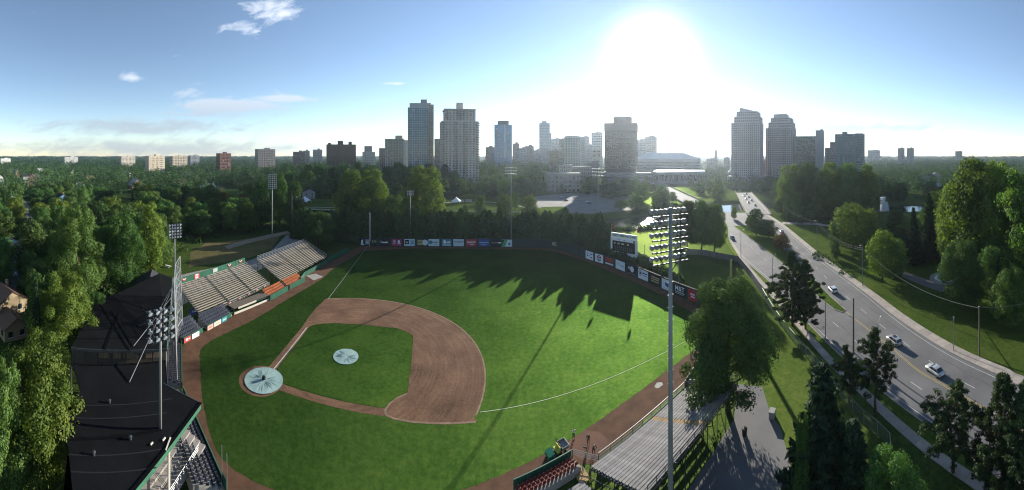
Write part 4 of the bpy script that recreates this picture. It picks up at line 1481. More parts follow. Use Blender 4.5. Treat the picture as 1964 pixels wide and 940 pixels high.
# ------------------------------------------------------------------ people
def person(label, loc, rz, pose, shirt, trousers, hair, tool=None):
    """one continuous skinned body with fingers; materials follow the clothes"""
    J = {'pelvis': (0, 0, .98), 'waist': (0, 0, 1.12), 'chest': (0, 0, 1.34), 'neck': (0, 0, 1.50), 'chin': (0, -.03, 1.58), 'head': (0, -.02, 1.68), 'crown': (0, 0, 1.76), 'nose': (0, -.12, 1.65)}
    for s, S in ((-1, 'l'), (1, 'r')):
        J.update({S + 'sh': (s * .19, 0, 1.43), S + 'el': (s * .26, .03, 1.16), S + 'wr': (s * .27, -.06, .92), S + 'pa': (s * .27, -.09, .85), S + 'hip': (s * .10, 0, .93), S + 'kn': (s * .11, -.02, .52), S + 'an': (s * .12, .03, .09), S + 'toe': (s * .13, -.17, .045)})
    J.update({k: v for k, v in pose.items() if k in J})
    R = {'pelvis': .145, 'waist': .135, 'chest': .155, 'neck': .06, 'chin': .07, 'head': .105, 'crown': .08, 'nose': .022, 'sh': .075, 'el': .05, 'wr': .035, 'pa': .042, 'hip': .10, 'kn': .068, 'an': .048, 'toe': .04}
    names = list(J)
    E = [('pelvis', 'waist'), ('waist', 'chest'), ('chest', 'neck'), ('neck', 'chin'), ('chin', 'head'), ('head', 'crown'), ('head', 'nose')]
    for S in 'lr':
        E += [('chest', S + 'sh'), (S + 'sh', S + 'el'), (S + 'el', S + 'wr'), (S + 'wr', S + 'pa'), ('pelvis', S + 'hip'), (S + 'hip', S + 'kn'), (S + 'kn', S + 'an'), (S + 'an', S + 'toe')]
    rad = [R.get(n, R.get(n[1:], .05)) for n in names]
    for S, s in (('l', -1), ('r', 1)):
        pa, wr = Vector(J[S + 'pa']), Vector(J[S + 'wr'])
        dr = (pa - wr).normalized()
        sd_ = dr.cross(Vector((1, 0, 0)))
        sd_ = sd_.normalized() if sd_.length > .1 else Vector((0, 1, 0))
        nm = dr.cross(sd_)
        for k, (o_, ln) in enumerate(((-.027, .065), (-.009, .08), (.009, .085), (.027, .075), (.045, .045))):
            b0 = pa + sd_ * o_ * 1.1 + dr * (.02 if k < 4 else -.03)
            b1 = b0 + dr * ln * .55 + sd_ * (o_ * .2 if k < 4 else .03)
            b2 = b0 + dr * ln + nm * .02 + sd_ * (o_ * .2 if k < 4 else .035)
            for q, (pp, rr_) in enumerate(((b0, .011), (b1, .010), (b2, .008))):
                J[f'{S}f{k}{q}'] = tuple(pp)
                names.append(f'{S}f{k}{q}')
                rad.append(rr_)
            E += [(S + 'pa', f'{S}f{k}0'), (f'{S}f{k}0', f'{S}f{k}1'), (f'{S}f{k}1', f'{S}f{k}2')]
    me = bpy.data.meshes.new('body')
    ix = {n: i for i, n in enumerate(names)}
    me.from_pydata([J[n] for n in names], [(ix[a], ix[b]) for a, b in E], [])
    ob = bpy.data.objects.new('body', me)
    col.objects.link(ob)
    md = ob.modifiers.new('skin', 'SKIN')
    sv = me.skin_vertices[0].data
    for i, r_ in enumerate(rad):
        sv[i].radius = (r_, r_ * (.72 if names[i] in ('pelvis', 'waist', 'chest') else 1))
        sv[i].use_root = names[i] == 'pelvis'
    ob.modifiers.new('sub', 'SUBSURF').levels = 1
    dg = bpy.context.evaluated_depsgraph_get()
    bm_ = bpy.data.meshes.new_from_object(ob.evaluated_get(dg))
    bpy.data.objects.remove(ob)
    skin = flat((.42, .26, .19), name='skin')
    bm_.materials.clear()
    for m_ in (skin, shirt, trousers, hair, M['black']):
        bm_.materials.append(m_)
    K = [(n, Vector(J[n])) for n in names]
    for p in bm_.polygons:
        n = min(K, key=lambda kv: (kv[1] - p.center).length)[0]
        if n in ('head', 'crown', 'chin', 'nose', 'neck'):
            mi = 3 if (n == 'crown' or (n == 'head' and p.center.y > J['head'][1] + .03)) else 0
        elif n in ('pelvis',) or n[1:] in ('hip', 'kn'):
            mi = 2
        elif n[1:] in ('an', 'toe'):
            mi = 4
        elif n in ('waist', 'chest') or n[1:] in ('sh', 'el'):
            mi = 1
        else:
            mi = 0
        p.material_index = mi
    bm_.polygons.foreach_set('use_smooth', [True] * len(bm_.polygons))
    t = thing('person', label, 'person', loc, rz, 'ground crew on the clay')
    mobj('body', bm_, t)
    if tool:
        r = thing('rake', tool[2], 'rake', loc, rz)
        MB().tube([tool[0], tool[1]], .018, 6).build('handle', M['wood_pole'], r)
        e = Vector(tool[1])
        MB().box(e, (.6, .05, .05)).build('head', M['steel_dark'], r)
    return t


person('person in white shirt and dark trousers with hands raised to the face', G(1100, 843), .4,
       {'lel': (-.30, -.16, 1.34), 'lwr': (-.16, -.26, 1.55), 'lpa': (-.10, -.25, 1.62), 'rel': (.30, -.16, 1.34), 'rwr': (.16, -.26, 1.55), 'rpa': (.10, -.25, 1.62)}, flat((.62, .64, .66), name='white shirt'), flat((.015, .016, .02), name='dark trousers'), flat((.05, .04, .03), name='hair'))
person('person in black standing with a long rake on the damp clay', G(1128.5, 853), -.5,
       {'lel': (-.28, -.12, 1.18), 'lwr': (-.18, -.3, 1.05), 'lpa': (-.14, -.34, 1.02), 'rel': (.26, -.16, 1.2), 'rwr': (.0, -.34, 1.2), 'rpa': (-.08, -.36, 1.2)}, flat((.018, .018, .022), name='black shirt'), flat((.02, .02, .022), name='black trousers'), flat((.03, .025, .02), name='dark hair'), ((-.02, -.36, 1.35), (-.35, -.55, .04), 'long rake held upright by the standing person in black'))
person('person in dark clothes and pale cap with legs apart raking beside the rail', G(1138, 872), .6,
       {'lhip': (-.12, 0, .90), 'rhip': (.12, 0, .90), 'lkn': (-.22, -.04, .5), 'rkn': (.22, -.04, .5), 'lan': (-.30, .03, .09), 'ran': (.30, .03, .09), 'ltoe': (-.32, -.17, .045), 'rtoe': (.32, -.17, .045), 'chest': (0, -.12, 1.30), 'neck': (0, -.2, 1.44), 'chin': (0, -.24, 1.5), 'head': (0, -.25, 1.58), 'crown': (0, -.24, 1.66), 'nose': (0, -.35, 1.55),
        'lsh': (-.19, -.15, 1.38), 'rsh': (.19, -.15, 1.38), 'lel': (-.24, -.34, 1.2), 'lwr': (-.08, -.52, 1.1), 'lpa': (-.03, -.56, 1.08), 'rel': (.24, -.38, 1.16), 'rwr': (.10, -.62, 1.0), 'rpa': (.05, -.66, .98)}, flat((.02, .02, .025), name='black top'), flat((.02, .022, .026), name='dark work trousers'), flat((.6, .58, .54), name='pale cap'), ((-.05, -.50, 1.2), (.35, -1.5, .04), 'rake reaching out from the person with the pale cap'))

# ------------------------------------------------------------------ utility cart
t = thing('utility_cart', 'green and yellow utility cart with open cargo box by the dugout rail', 'utility cart', G(1066, 873), math.radians(24))
GRN, YLW = flat((.02, .17, .09), .35, 'cart green'), flat((.55, .50, .06), .5, 'cart yellow')
MB().prism([(-1.5, -.62), (-1.5, .62), (-.55, .72), (-.55, -.72)], .35, [.78, .78, 1.0, 1.0]).build('hood', GRN, t)
MB().box((0.05, 0, .42), (1.3, 1.4, .14)).build('floor_pan', M['black'], t)
for y in (-.34, .34):
    s_ = MB().box((.12, y, .72), (.5, .58, .16)).build('seat', YLW, t)
    MB().box((.40, y, 1.02), (.14, .56, .55)).build('seat_back', YLW, s_)
cb = MB().box((1.25, 0, .80), (1.3, 1.5, .06)).build('cargo_box', flat((.28, .27, .25)), t)
for y in (-.74, .74):
    MB().box((1.25, y, 1.0), (1.3, .05, .36)).build('side_panel', flat((.25, .24, .22)), cb)
MB().box((.62, 0, 1.05), (.05, 1.5, .48)).build('front_panel', M['steel_dark'], cb)
MB().box((1.9, 0, 1.0), (.05, 1.5, .36)).build('tailgate', M['cream'], cb)
MB().tube([(-.35, .3, .95), (-.5, .3, .75)], .03, 6).lathe([(.17, 0), (.19, .02), (.17, .04)], 14, (-.33, .3, .96)).build('steering_wheel', M['black'], t)
for y in (-.66, .66):
    MB().tube([(.55, y, .5), (.55, y, 1.75), (.1, y, 1.8)], .035, 6).build('roll_bar', M['black'], t)
for x in (-1.0, 1.25):
    for y in (-.68, .68):
        wv = MB().lathe([(.10, -.12), (.24, -.13), (.31, -.08), (.31, .08), (.24, .13), (.10, .12)], 16).mesh('wheel', M['black'], True)
        mobj('wheel', wv, t, (x, y, .31), (PI / 2, 0, 0))

# ------------------------------------------------------------------ bleachers
def railing(root, pts, h, step, m_, name='railing', rails=3, r=.03):
    mb = MB()
    for z in np.linspace(h / rails, h, rails):
        mb.tube([Vector(p) + Vector((0, 0, z)) for p in pts], r, 5)
    o = mb.build(name, m_, root)
    post = MB().tube([(0, 0, 0), (0, 0, h)], r * 1.15, 6).mesh('post', m_)
    for p, _ in along([Vector(p) for p in pts], step):
        mobj('post', post, o, p)
    return o


def bleacher(label, A, B, depth_side, rows, run, rise, z0, sections, m_, extra=None, plank_w=.30, foot=True):
    """rows of planks from A to B, rising away from that line; local x along the rows, y to the back"""
    d = B - A
    L = d.length
    rz = math.atan2(d.y, d.x)
    t = thing('bleachers', label, 'bleachers', (A.x, A.y, 0), rz, 'bleachers round the field')
    s = depth_side
    cache = {}

    def pl(w, len_, th):
        k = (w, round(len_, 3), th)
        if k not in cache:
            cache[k] = MB().box((0, 0, 0), (len_, w, th)).mesh('bench_plank', m_)
        return cache[k]
    for r in range(rows):
        y, z = s * run * (r + .5), z0 + rise * r
        for (u0, u1) in sections:
            x0, x1 = u0 * L, u1 * L
            mm = pl(plank_w, x1 - x0, .06)
            jit = random.uniform(-.03, .03)
            o = mobj('bench_plank', mm, t, ((x0 + x1) / 2 + jit, y, z + .42))
            if extra and r in extra.get((u0, u1), ()):
                o.data = MB().box((0, 0, 0), (x1 - x0, plank_w, .06)).mesh('bench_plank', M['tan_plank'])
            if foot:
                mobj('foot_plank', pl(.24, x1 - x0, .05), t, ((x0 + x1) / 2 - jit, y - s * run * .42, z))
        # brackets carry the bench over its tread
    fr = MB()
    n = max(3, int(L / 2.6))
    for k in range(n + 1):
        x = L * k / n
        fr.beam((x, 0, z0 - .1), (x, s * run * rows, z0 + rise * rows - .1), .08, .14)
        for q in range(0, rows + 1, 4):
            y, z = s * run * q, z0 + rise * q
            fr.beam((x, y, 0), (x, y, z - .1), .09, .09, up=Vector((1, 0, 0)))
        fr.beam((x, s * .2, .1), (x, s * run * rows, z0 + rise * rows * .8), .06, .06)
        for r in range(rows):
            y, z = s * run * (r + .5), z0 + rise * r
            fr.beam((x, y, z - .1), (x, y, z + .4), .06, .22, up=Vector((1, 0, 0)))
    fr.build('frame', M['steel_dark'], t)
    # risers of sheet metal under the treads shade what lies below
    cl = MB()
    for r in range(rows):
        y, z = s * run * (r + .95), z0 + rise * r
        cl.box((L / 2, y, z + rise * .4), (L, .03, rise * .8))
    cl.build('riser', M['wood_pole'], t)
    us = [0.0] + [v for a_, b_ in sections for v in (a_, b_)] + [1.0]
    for (a0, a1), (b0, b1) in zip(sections[:-1], sections[1:]):
        x0, x1 = a1 * L, b0 * L
        st = MB()
        for r in range(rows * 2):
            st.box(((x0 + x1) / 2, s * run * (r / 2 + .25), z0 + rise * r / 2 + .05), (x1 - x0 - .1, run * .5, .05))
        st.build('aisle_steps', M['steel_dark'], t)
    return t, L, s * run * rows, z0 + rise * rows


# left stands along the third base side
A1, B1 = Vector((-70.0, 49.5, 0)), Vector((-72.5, 78.8, 0))
t, L, dep, zt = bleacher('cream plank bleachers with bunting beside the grandstand', A1, B1, 1, 16, .66, .30, 1.5, [(0, .345), (.375, .69), (.715, 1)], M['plank'])
# back wall boards with red and white bunting
for k in range(6):
    x0, x1 = L * k / 6 + .05, L * (k + 1) / 6 - .05
    bd = MB().box(((x0 + x1) / 2, dep + .3, zt + .75), (x1 - x0, .08, 1.9)).build('back_board', M['green'], t)


def bunting(root, x, y, z, r=.75, full=False):
    """half-round pleated fan in red, white and red"""
    for (ra, rb, m_) in ((1.0, .68, M['red']), (.68, .36, M['white']), (.36, 0.02, M['red'])):
        n = 12
        vs = []
        for q in (ra, rb):
            for k in range(n + 1):
                a = PI + PI * k / n
                vs.append((x + q * r * math.cos(a), y - .05 - .05 * (k % 2) - (1 - q) * .04, z + q * r * math.sin(a)))
        MB().add(vs, [(i, i + 1, n + 2 + i, n + 1 + i) for i in range(n)]).build('bunting_band', m_, root)


for k in (0.55, 3.1, 4.4, 5.5):
    bo = thing('bunting', ['', 'red and white bunting fan at the near end of the green back boards', 'red and white bunting fan on the third green back board', 'red and white bunting fan on the fourth green back board', 'red and white bunting fan at the far end of the green back boards'][[0.55, 3.1, 4.4, 5.5].index(k) + 1], 'bunting', t.location, t.rotation_euler.z, 'bunting on the left bleachers')
    if k == 3.1:
        bo['label'] = 'pale faded banner on the middle green back board'
        MB().box((L * k / 6, dep + .2, zt + .85), (1.9, .04, 1.2)).build('cloth', flat((.42, .44, .42)), bo)
    else:
        bunting(bo, L * k / 6, dep + .2, zt + 1.3, .8)
fl = thing('flag_banner', 'red and white maple leaf flag on the second green back board', 'flag', t.location, t.rotation_euler.z)
MB().box((L * 1.55 / 6, dep + .2, zt + .8), (2.0, .03, 1.3)).build('cloth', M['white'], fl)
for s in (-1, 1):
    MB().box((L * 1.55 / 6 + s * .78, dep + .18, zt + .8), (.44, .03, 1.3)).build('red_bar', M['red'], fl)
lf = [(0, .5), (.1, .3), (.22, .36), (.18, .1), (.42, .16), (.36, -.04), (.12, -.24), (.02, -.22), (.02, -.45)]
lf = lf + [(-x, z) for x, z in reversed(lf[1:])]
MB().add([(L * 1.55 / 6 + x * .8, dep + .172, zt + .82 + z * .9) for x, z in lf], [tuple(range(len(lf)))]).build('maple_leaf', M['red'], fl)
# front wire rail with small bunting
railing(t, [(L * .30, -.15, .9), (L, -.15, .9)], 1.1, 1.6, M['steel'], 'front_rail')
for i, u in enumerate((.36, .50, .64, .77, .90)):
    bo = thing('bunting', ordinal(i + 1) + ' small bunting fan from the grandstand on the front rail of the bleachers', 'bunting', t.location, t.rotation_euler.z, 'bunting on the left bleachers')
    bunting(bo, L * u, -.25, 1.9, .5)
railing(t, [(0, 0, 1.6), (0, dep, zt)], 1.1, 1.4, M['steel_dark'], 'side_rail', r=.035)
railing(t, [(L, 0, 1.6), (L, dep, zt)], 1.1, 1.4, M['steel_dark'], 'side_rail', r=.035)

A2, B2 = Vector((-71.8, 83.4, 0)), Vector((-72.8, 113.6, 0))
t, L, dep, zt = bleacher('far cream plank bleachers with steel rail along the back', A2, B2, 1, 16, .66, .28, 1.5, [(0, .36), (.385, .70), (.725, 1)], M['plank'])
railing(t, [(0, dep + .1, zt), (L, dep + .1, zt)], 1.6, 1.7, M['steel'], 'back_rail', r=.05)
railing(t, [(0, 0, 1.6), (0, dep, zt)], 1.2, 1.4, M['steel'], 'side_rail', r=.04)
railing(t, [(L, 0, 1.6), (L, dep, zt)], 1.2, 1.4, M['steel'], 'side_rail', r=.04)


# green plank fronts along the stands: every board its own piece
def board_fence(label, pts, h, bw, m_, z0=0.0, name='board_fence', cap=True, posts=True, group=None):
    t = thing(name, label, 'fence', pts[0], 0, group)
    o0 = pts[0]
    bm_ = MB().box((0, 0, z0 + h / 2), (bw - .03, .05, h)).mesh('board', m_)
    for p, hd in along(pts, bw, bw / 2):
        mobj('board', bm_, t, p - o0 + Vector((0, 0, random.uniform(-.02, .02))), (0, 0, hd))
    for a, b in zip(pts[:-1], pts[1:]):
        for z in (z0 + h * .2, z0 + h * .8):
            nrm = Vector((-(b - a).y, (b - a).x, 0)).normalized() * .07
            MB().beam(a - o0 + nrm + Vector((0, 0, z)), b - o0 + nrm + Vector((0, 0, z)), .06, .09).build('rail', m_, t)
        if cap:
            MB().beam(a - o0 + Vector((0, 0, z0 + h + .03)), b - o0 + Vector((0, 0, z0 + h + .03)), .14, .05).build('cap', M['green_trim'], t)
    return t


board_fence('bright green plank front below the far left bleachers', [G(577, 541), G(584, 531), G(627, 506)], 1.6, .6, M['green'])
board_fence('green plank fence running on to the left field corner', [G(628, 505), G(645, 495), G(668, 483)], 1.8, .6, M['green'])

# orange seat boxes
seat_pan = MB().box((0, .0, .42), (.44, .42, .05)).mesh('seat_pan', M['seat_orange'])


def seat_mesh(m_, arms=None):
    mb = MB()
    mb.box((0, 0, .42), (.43, .40, .05))
    mb.box((0, .22, .68), (.43, .05, .46))
    mb.box((0, .05, .2), (.06, .3, .4))
    return mb.mesh('seat', m_)


ME_OR, ME_BL, ME_RD = seat_mesh(M['seat_orange']), seat_mesh(M['seat_blue']), seat_mesh(M['seat_red'])
ARM = MB().box((-.23, 0, .58), (.05, .34, .05)).box((-.23, -.12, .35), (.05, .05, .45)).mesh('armrest', flat((.34, .33, .32), name='armrest grey'))
ARM_R = MB().box((-.23, 0, .58), (.06, .30, .06)).box((-.23, -.10, .55), (.05, .05, .25)).mesh('armrest', flat((.55, .40, .33), name='armrest pink'))


def seat_block(label, A, B, side, rows, run, rise, z0, pitch, me, arm, front_h, front_m, group, front=True):
    d = B - A
    L = d.length
    rz = math.atan2(d.y, d.x)
    t = thing('seat_block', label, 'seats', (A.x, A.y, 0), rz, group)
    n = int(L / pitch)
    for r in range(rows):
        y = side * (run * (r + .75))
        z = z0 + rise * r
        MB().box((L / 2, y, z / 2 - .02), (L, run, max(.05, z - .04))).build('step', M['concrete'], t)
        for k in range(n):
            o = mobj('seat', me, t, ((k + .5) * pitch, y, z), (0, 0, 0 if side > 0 else PI))
            if arm is not None:
                mobj('armrest', arm, o)
    if front:
        bw = .5
        bm_ = MB().box((0, 0, front_h / 2), (bw - .025, .05, front_h)).mesh('front_board', front_m)
        for k in range(int(L / bw)):
            mobj('front_board', bm_, t, ((k + .5) * bw, side * .1, 0))
        MB().box((L / 2, side * .1, front_h + .03), (L, .14, .05)).build('cap', M['green_trim'], t)
    return t


fA, fB, fC, fD = G(519, 577), G(553, 558), G(556, 556), G(586, 540)
seat_block('orange seats behind the green boards nearest the dugout', fA, fB, 1, 4, .8, .42, .35, .55, ME_OR, None, 1.6, M['green'], 'orange seat boxes')
seat_block('orange seats in the second green box toward the outfield', fC, fD, 1, 4, .8, .42, .35, .55, ME_OR, None, 1.6, M['green'], 'orange seat boxes')

# third base dugout between the bleachers and the track
dA, dB = G(450, 604), G(517, 576)
d = dB - dA
L = d.length
t = thing('dugout', 'low dugout with cream sign rail under the bunting bleachers', 'dugout', dA, math.atan2(d.y, d.x))
MB().box((L / 2, 1.7, 1.55), (L, 3.0, .12)).build('roof', M['wood_pole'], t)
MB().box((L / 2, 3.0, .75), (L, .1, 1.5)).build('back_wall', M['green'], t)
MB().box((L / 2, 2.4, .35), (L * .95, .45, .08)).build('bench', M['plank'], t)
MB().box((L / 2, .12, .28), (L, .14, .55)).build('front_wall', M['cream'], t)
MB().box((L * .35, .05, 1.45), (L * .5, .08, .5)).build('sign_rail', M['cream'], t)
for k in range(6):
    MB().beam((L * k / 5, .3, 0), (L * k / 5, .3, 1.5), .1, .1, up=Vector((1, 0, 0))).build('post', M['green'], t)
MB().box((L * .55, .2, 1.2), (L * .8, .06, .22)).build('beam', M['green'], t)

# navy grandstand seats, in two wings, with boards along the track
w1a, w1b = G(398, 633), G(446, 607)
seat_block('navy seats with grey armrests between gate and dugout', w1a, w1b, 1, 4, .85, .40, .5, .55, ME_BL, ARM, 1.1, M['green'], 'navy grandstand seats')
w2a, w2b = G(352, 658), G(390, 637)
seat_block('navy seats left of the track gate below the net', w2a, w2b, 1, 5, .85, .40, .5, .55, ME_BL, ARM, 1.1, M['green'], 'navy grandstand seats')
w3a, w3b = G(350, 745), G(349, 664)
seat_block('navy seats in the long rows directly behind the backstop net', w3a, w3b, 1, 4, .85, .42, .5, .55, ME_BL, ARM, 1.1, M['green_dark'], 'navy grandstand seats')
w4a, w4b = G(432, 938), G(352, 752)
seat_block('navy seats under the near edge of the black roof', w4a, w4b, 1, 5, .85, .42, .4, .55, ME_BL, ARM, 1.1, M['green_dark'], 'navy grandstand seats')


def track_sign(px0, py0, px1, py1, bg, items, label, h=1.15):
    a, b = G(px0, py0), G(px1, py1)
    d = b - a
    rz = math.atan2(d.y, d.x)
    t = thing('track_sign', label, 'sign', a.lerp(b, .5) , rz, 'signs along the track wall')
    w = d.length
    MB().box((0, -.02, h / 2 + .05), (w, .05, h)).build('board', flat(bg), t)
    board_print(t, w, h, .05, -.046, items)


track_sign(353, 659.5, 366, 652.5, (.45, .08, .07), [('d', .4, .55, .3, PALE), ('r', .6, .4, .9, .6, PALE)], 'salmon red sign on the wall at the left track bend')
track_sign(368, 651.5, 382, 644, W_, [('r', .2, .4, .8, .55, (.3, .38, .4)), ('r', .3, .62, .7, .7, (.3, .38, .4))], 'white sign left of the track gate')
track_sign(398, 635, 409, 629, (.60, .42, .34), [('r', .2, .3, .8, .7, (.5, .2, .15))], 'peach sign right of the track gate')
track_sign(410.5, 628, 424, 620.5, (.60, .56, .48), [('r', .25, .35, .75, .6, (.45, .38, .3))], 'cream sign in the middle of the track wall')
track_sign(425.5, 619.5, 435, 614.5, (.06, .28, .36), [('r', .15, .35, .85, .6, PALE)], 'teal sign with pale lettering near the dugout')

# blue banner hung by the stair under the bleachers
t = thing('banner', 'bright blue banner hanging by the stair beside the bleachers', 'banner', G(372, 606), 1.3)
MB().box((0, 0, 1.2), (2.2, .05, 1.8)).build('cloth', flat((.02, .05, .25)), t)
MB().box((0, -.03, 1.3), (1.2, .02, .5)).build('print', flat((.3, .4, .6)), t)

# ------------------------------------------------------------------ grandstand roofs
def roof_slab(label, poly, z, thick, m_, seams=5, name='grandstand_roof', posts=True):
    c = sum(poly, Vector((0, 0, 0))) / len(poly)
    t = thing(name, label, 'roof', (c.x, c.y, 0))
    zz = z if isinstance(z, (list, tuple)) else [z] * len(poly)
    pts = [(p.x - c.x, p.y - c.y) for p in poly]
    MB().prism(pts, [q - thick for q in zz], zz).build('roof_deck', m_, t)
    return t, c, pts, zz


def fascia(t, p, q, za, zb, m_, h=.6, name='fascia'):
    MB().beam((p[0], p[1], za - h * .4), (q[0], q[1], zb - h * .4), .12, h).build(name, m_, t)


# far segment
g1 = [G(136, 667, 9), G(320, 669, 9), G(331, 533, 9), G(306, 524, 9.6), G(217, 566, 9.6), G(190, 571, 9.2)]
t, c, pts, zz = roof_slab('far black flat grandstand roof behind the backstop net', g1, [9, 9, 9, 9.6, 9.6, 9.2], .35, M['roof'])
fascia(t, pts[0], pts[1], 9.0, 9.0, M['steel_dark'], .5)
fascia(t, pts[1], pts[2], 9.0, 9.0, M['green_trim'], .5)
for k in range(1, 7):
    a = Vector(pts[0] + (0,)).lerp(Vector(pts[5] + (0,)), k / 7)
    b = Vector(pts[1] + (0,)).lerp(Vector(pts[2] + (0,)), k / 7)
    MB().beam((a.x, a.y, 9.02 + .2 * k / 7), (b.x, b.y, 9.02), .3, .06).build('seam', M['roof_seam'], t)
a = Vector(pts[0] + (0,)).lerp(Vector(pts[1] + (0,)), .35)
b = Vector(pts[5] + (0,)).lerp(Vector(pts[2] + (0,)), .35)
MB().beam((a.x, a.y, 9.05), (b.x, b.y, 9.2), .5, .12).build('ridge', M['roof_seam'], t)
# press level under its near edge: tan boards between posts
e0, e1 = Vector(pts[0] + (0,)), Vector(pts[1] + (0,))
ed = (e1 - e0)
en = Vector((-ed.y, ed.x, 0)).normalized() * 1.2
MB().beam(e0 + en + Vector((0, 0, 6.5)), e1 + en + Vector((0, 0, 6.5)), .15, 4.2).build('press_box_wall', M['wood_pole'], t)
for k in range(26):
    u0 = .30 + k * .026
    p0 = e0.lerp(e1, u0) + en * .93 + Vector((0, 0, 7.6))
    if k in (4, 9, 17, 18):
        continue
    MB().box(p0, (.40, .05, 1.5), math.atan2(ed.y, ed.x)).build('tan_board', M['tan_wall'], t)
for k in range(8):
    p0 = e0.lerp(e1, k / 7) + en * .5
    MB().beam(p0, p0 + Vector((0, 0, 8.7)), .22, .22, up=Vector((1, 0, 0))).build('post', M['steel_dark'], t)
pb = Vector(pts[2] + (0,))
for k in range(6):
    p0 = Vector(pts[1] + (0,)).lerp(pb, k / 5) * .985
    MB().beam(p0, p0 + Vector((0, 0, 8.7)), .2, .2, up=Vector((1, 0, 0))).build('post', M['steel'], t)

# middle segment
g2 = [G(140, 699, 8), G(318, 693, 8), G(322, 738, 8.2), G(155, 752, 8.2)]
t, c, pts, zz = roof_slab('black middle segment of the grandstand roof', g2, [8, 8, 8.2, 8.2], .3, M['roof'])
fascia(t, pts[1], pts[2], 8.0, 8.2, M['steel_dark'], .4)
MB().beam((pts[0][0], pts[0][1], 8.05), (pts[1][0], pts[1][1], 8.05), .35, .1).build('seam', M['roof_seam'], t)
for k in range(4):
    p0 = Vector(pts[1] + (0,)).lerp(Vector(pts[2] + (0,)), k / 3) * .97
    MB().beam(p0, p0 + Vector((0, 0, 7.7)), .2, .2, up=Vector((1, 0, 0))).build('post', M['steel_dark'], t)

# near segment with its green fascia
g3 = [G(385, 773, 10), G(313, 735, 10), G(162, 742, 10), G(106, 806, 10), G(131, 858, 10), Vector((-27, 6.6, 10)), Vector((-26.0, 4.4, 10))]
t, c, pts, zz = roof_slab('near black grandstand roof with a green painted edge', g3, 10, .3, M['roof'])
fascia(t, pts[0], pts[6], 10.0, 10.0, M['green_trim'], .85)
fascia(t, pts[0], pts[1], 10.0, 10.0, M['steel_dark'], .5)
MB().beam((pts[0][0], pts[0][1], 10.06), (pts[6][0], pts[6][1], 10.06), .35, .1).build('edge_cap', M['roof_seam'], t)
s0, s1 = G(112, 842, 10), G(308, 824, 10)
MB().beam((s0.x - c.x, s0.y - c.y, 10.03), (s1.x - c.x, s1.y - c.y, 10.03), .4, .08).build('seam', M['roof_seam'], t)
for k, (yy0, yy1) in enumerate(((775, 765), (800, 792), (872, 862), (905, 897))):
    s0, s1 = G(118 + 6 * k, yy0, 10), G(330 - 10 * k, yy1, 10)
    MB().beam((s0.x - c.x, s0.y - c.y, 10.015), (s1.x - c.x, s1.y - c.y, 10.015), .12, .05).build('seam', M['roof_lap'], t)
for (vx, vy) in ((210, 770), (250, 840), (180, 870)):
    v0 = G(vx, vy, 10.2)
    MB().lathe([(.16, 0), (.16, .35), (.24, .38), (.001, .5)], 10, (v0.x - c.x, v0.y - c.y, 10.0)).build('roof_vent', M['steel_dark'], t)
for (p, q) in (((318, 864), (327, 839)), ((289, 853), (293, 848)), ((312, 845), (317, 839)),):
    a, b = G(p[0], p[1], 10.1), G(q[0], q[1], 10.1)
    MB().beam((a.x - c.x, a.y - c.y, 10.08), (b.x - c.x, b.y - c.y, 10.08), .16, .12).build('roof_strip', M['cream'], t)
A, B = Vector(pts[0] + (0,)), Vector(pts[6] + (0,))
inw = Vector((-(B - A).y, (B - A).x, 0)).normalized()
if inw.dot(-A) < 0:
    inw = -inw
for k in range(5):
    p0 = A.lerp(B, .25 + .17 * k) + inw * 1.2
    MB().beam(p0, p0 + Vector((0, 0, 9.7)), .25, .25, up=Vector((1, 0, 0))).build('post', M['steel_dark'] if k % 2 else M['cream'], t)
# back stair wall on the street side
a, b = Vector((pts[4][0], pts[4][1], 0)), Vector((pts[5][0], pts[5][1], 0))
for k in range(4):
    p0, p1 = a.lerp(b, k / 4), a.lerp(b, (k + .8) / 4)
    off = (a - b).normalized().cross(Vector((0, 0, 1))) * .0
    MB().beam(p0 + Vector((0, 0, 6.5)), p1 + Vector((0, 0, 6.5)), .15, 5.5).build('back_wall', M['tan_wall'] if k % 2 == 0 else M['wood_pole'], t)
# concourse and steps under the near roof
c4 = G(372, 905)
cp = thing('concourse', 'pale concrete concourse with steps under the near roof edge', 'concourse', (-34, 20.5, 0), math.atan2(12.7, -6.2) + PI)
for k in range(9):
    MB().box((0, -1 - k * .85, 1.6 + k * .32), (17, .85, .3)).build('step', M['concrete'], cp)
railing(cp, [(-7, -.9, 1.8), (7, -.9, 1.8)], 1.0, 1.5, M['steel'], 'guard_rail')
for k in range(5):
    railing(cp, [(-6 + 3 * k, -1.2, 1.9), (-6 + 3 * k, -6, 3.7)], .95, 1.6, M['steel_dark'], 'hand_rail')

# clubhouse behind the far roof: gabled shingle roof, pale teal wall
t = thing('clubhouse', 'dark shingle gabled clubhouse with pale teal end wall behind grandstand', 'building', G(240, 560))
cA, cB, cC, cD = G(193, 571, 4.2), G(222, 527, 5.5), G(284, 535, 4.5), G(230, 575, 4.2)
bl = t.location
rA, rB = G(218, 530, 8.2), G(255, 508, 8.2)
e1_, e2_ = G(186, 566, 4.4), G(222, 575, 4.4)
f1_, f2_ = G(222, 530, 4.4), G(292, 534, 4.4)
lo = lambda p: (p.x - bl.x, p.y - bl.y, p.z)
RB = Vector((-92, 50, 8.2)) - bl
u_ = Vector((-.84, .54, 0))
v_ = Vector((.54, .84, 0))


def clp(a, b, z):
    q = Vector((-75.5, 29.0, 0)) - bl + u_ * a + v_ * b
    return (q.x, q.y, z)


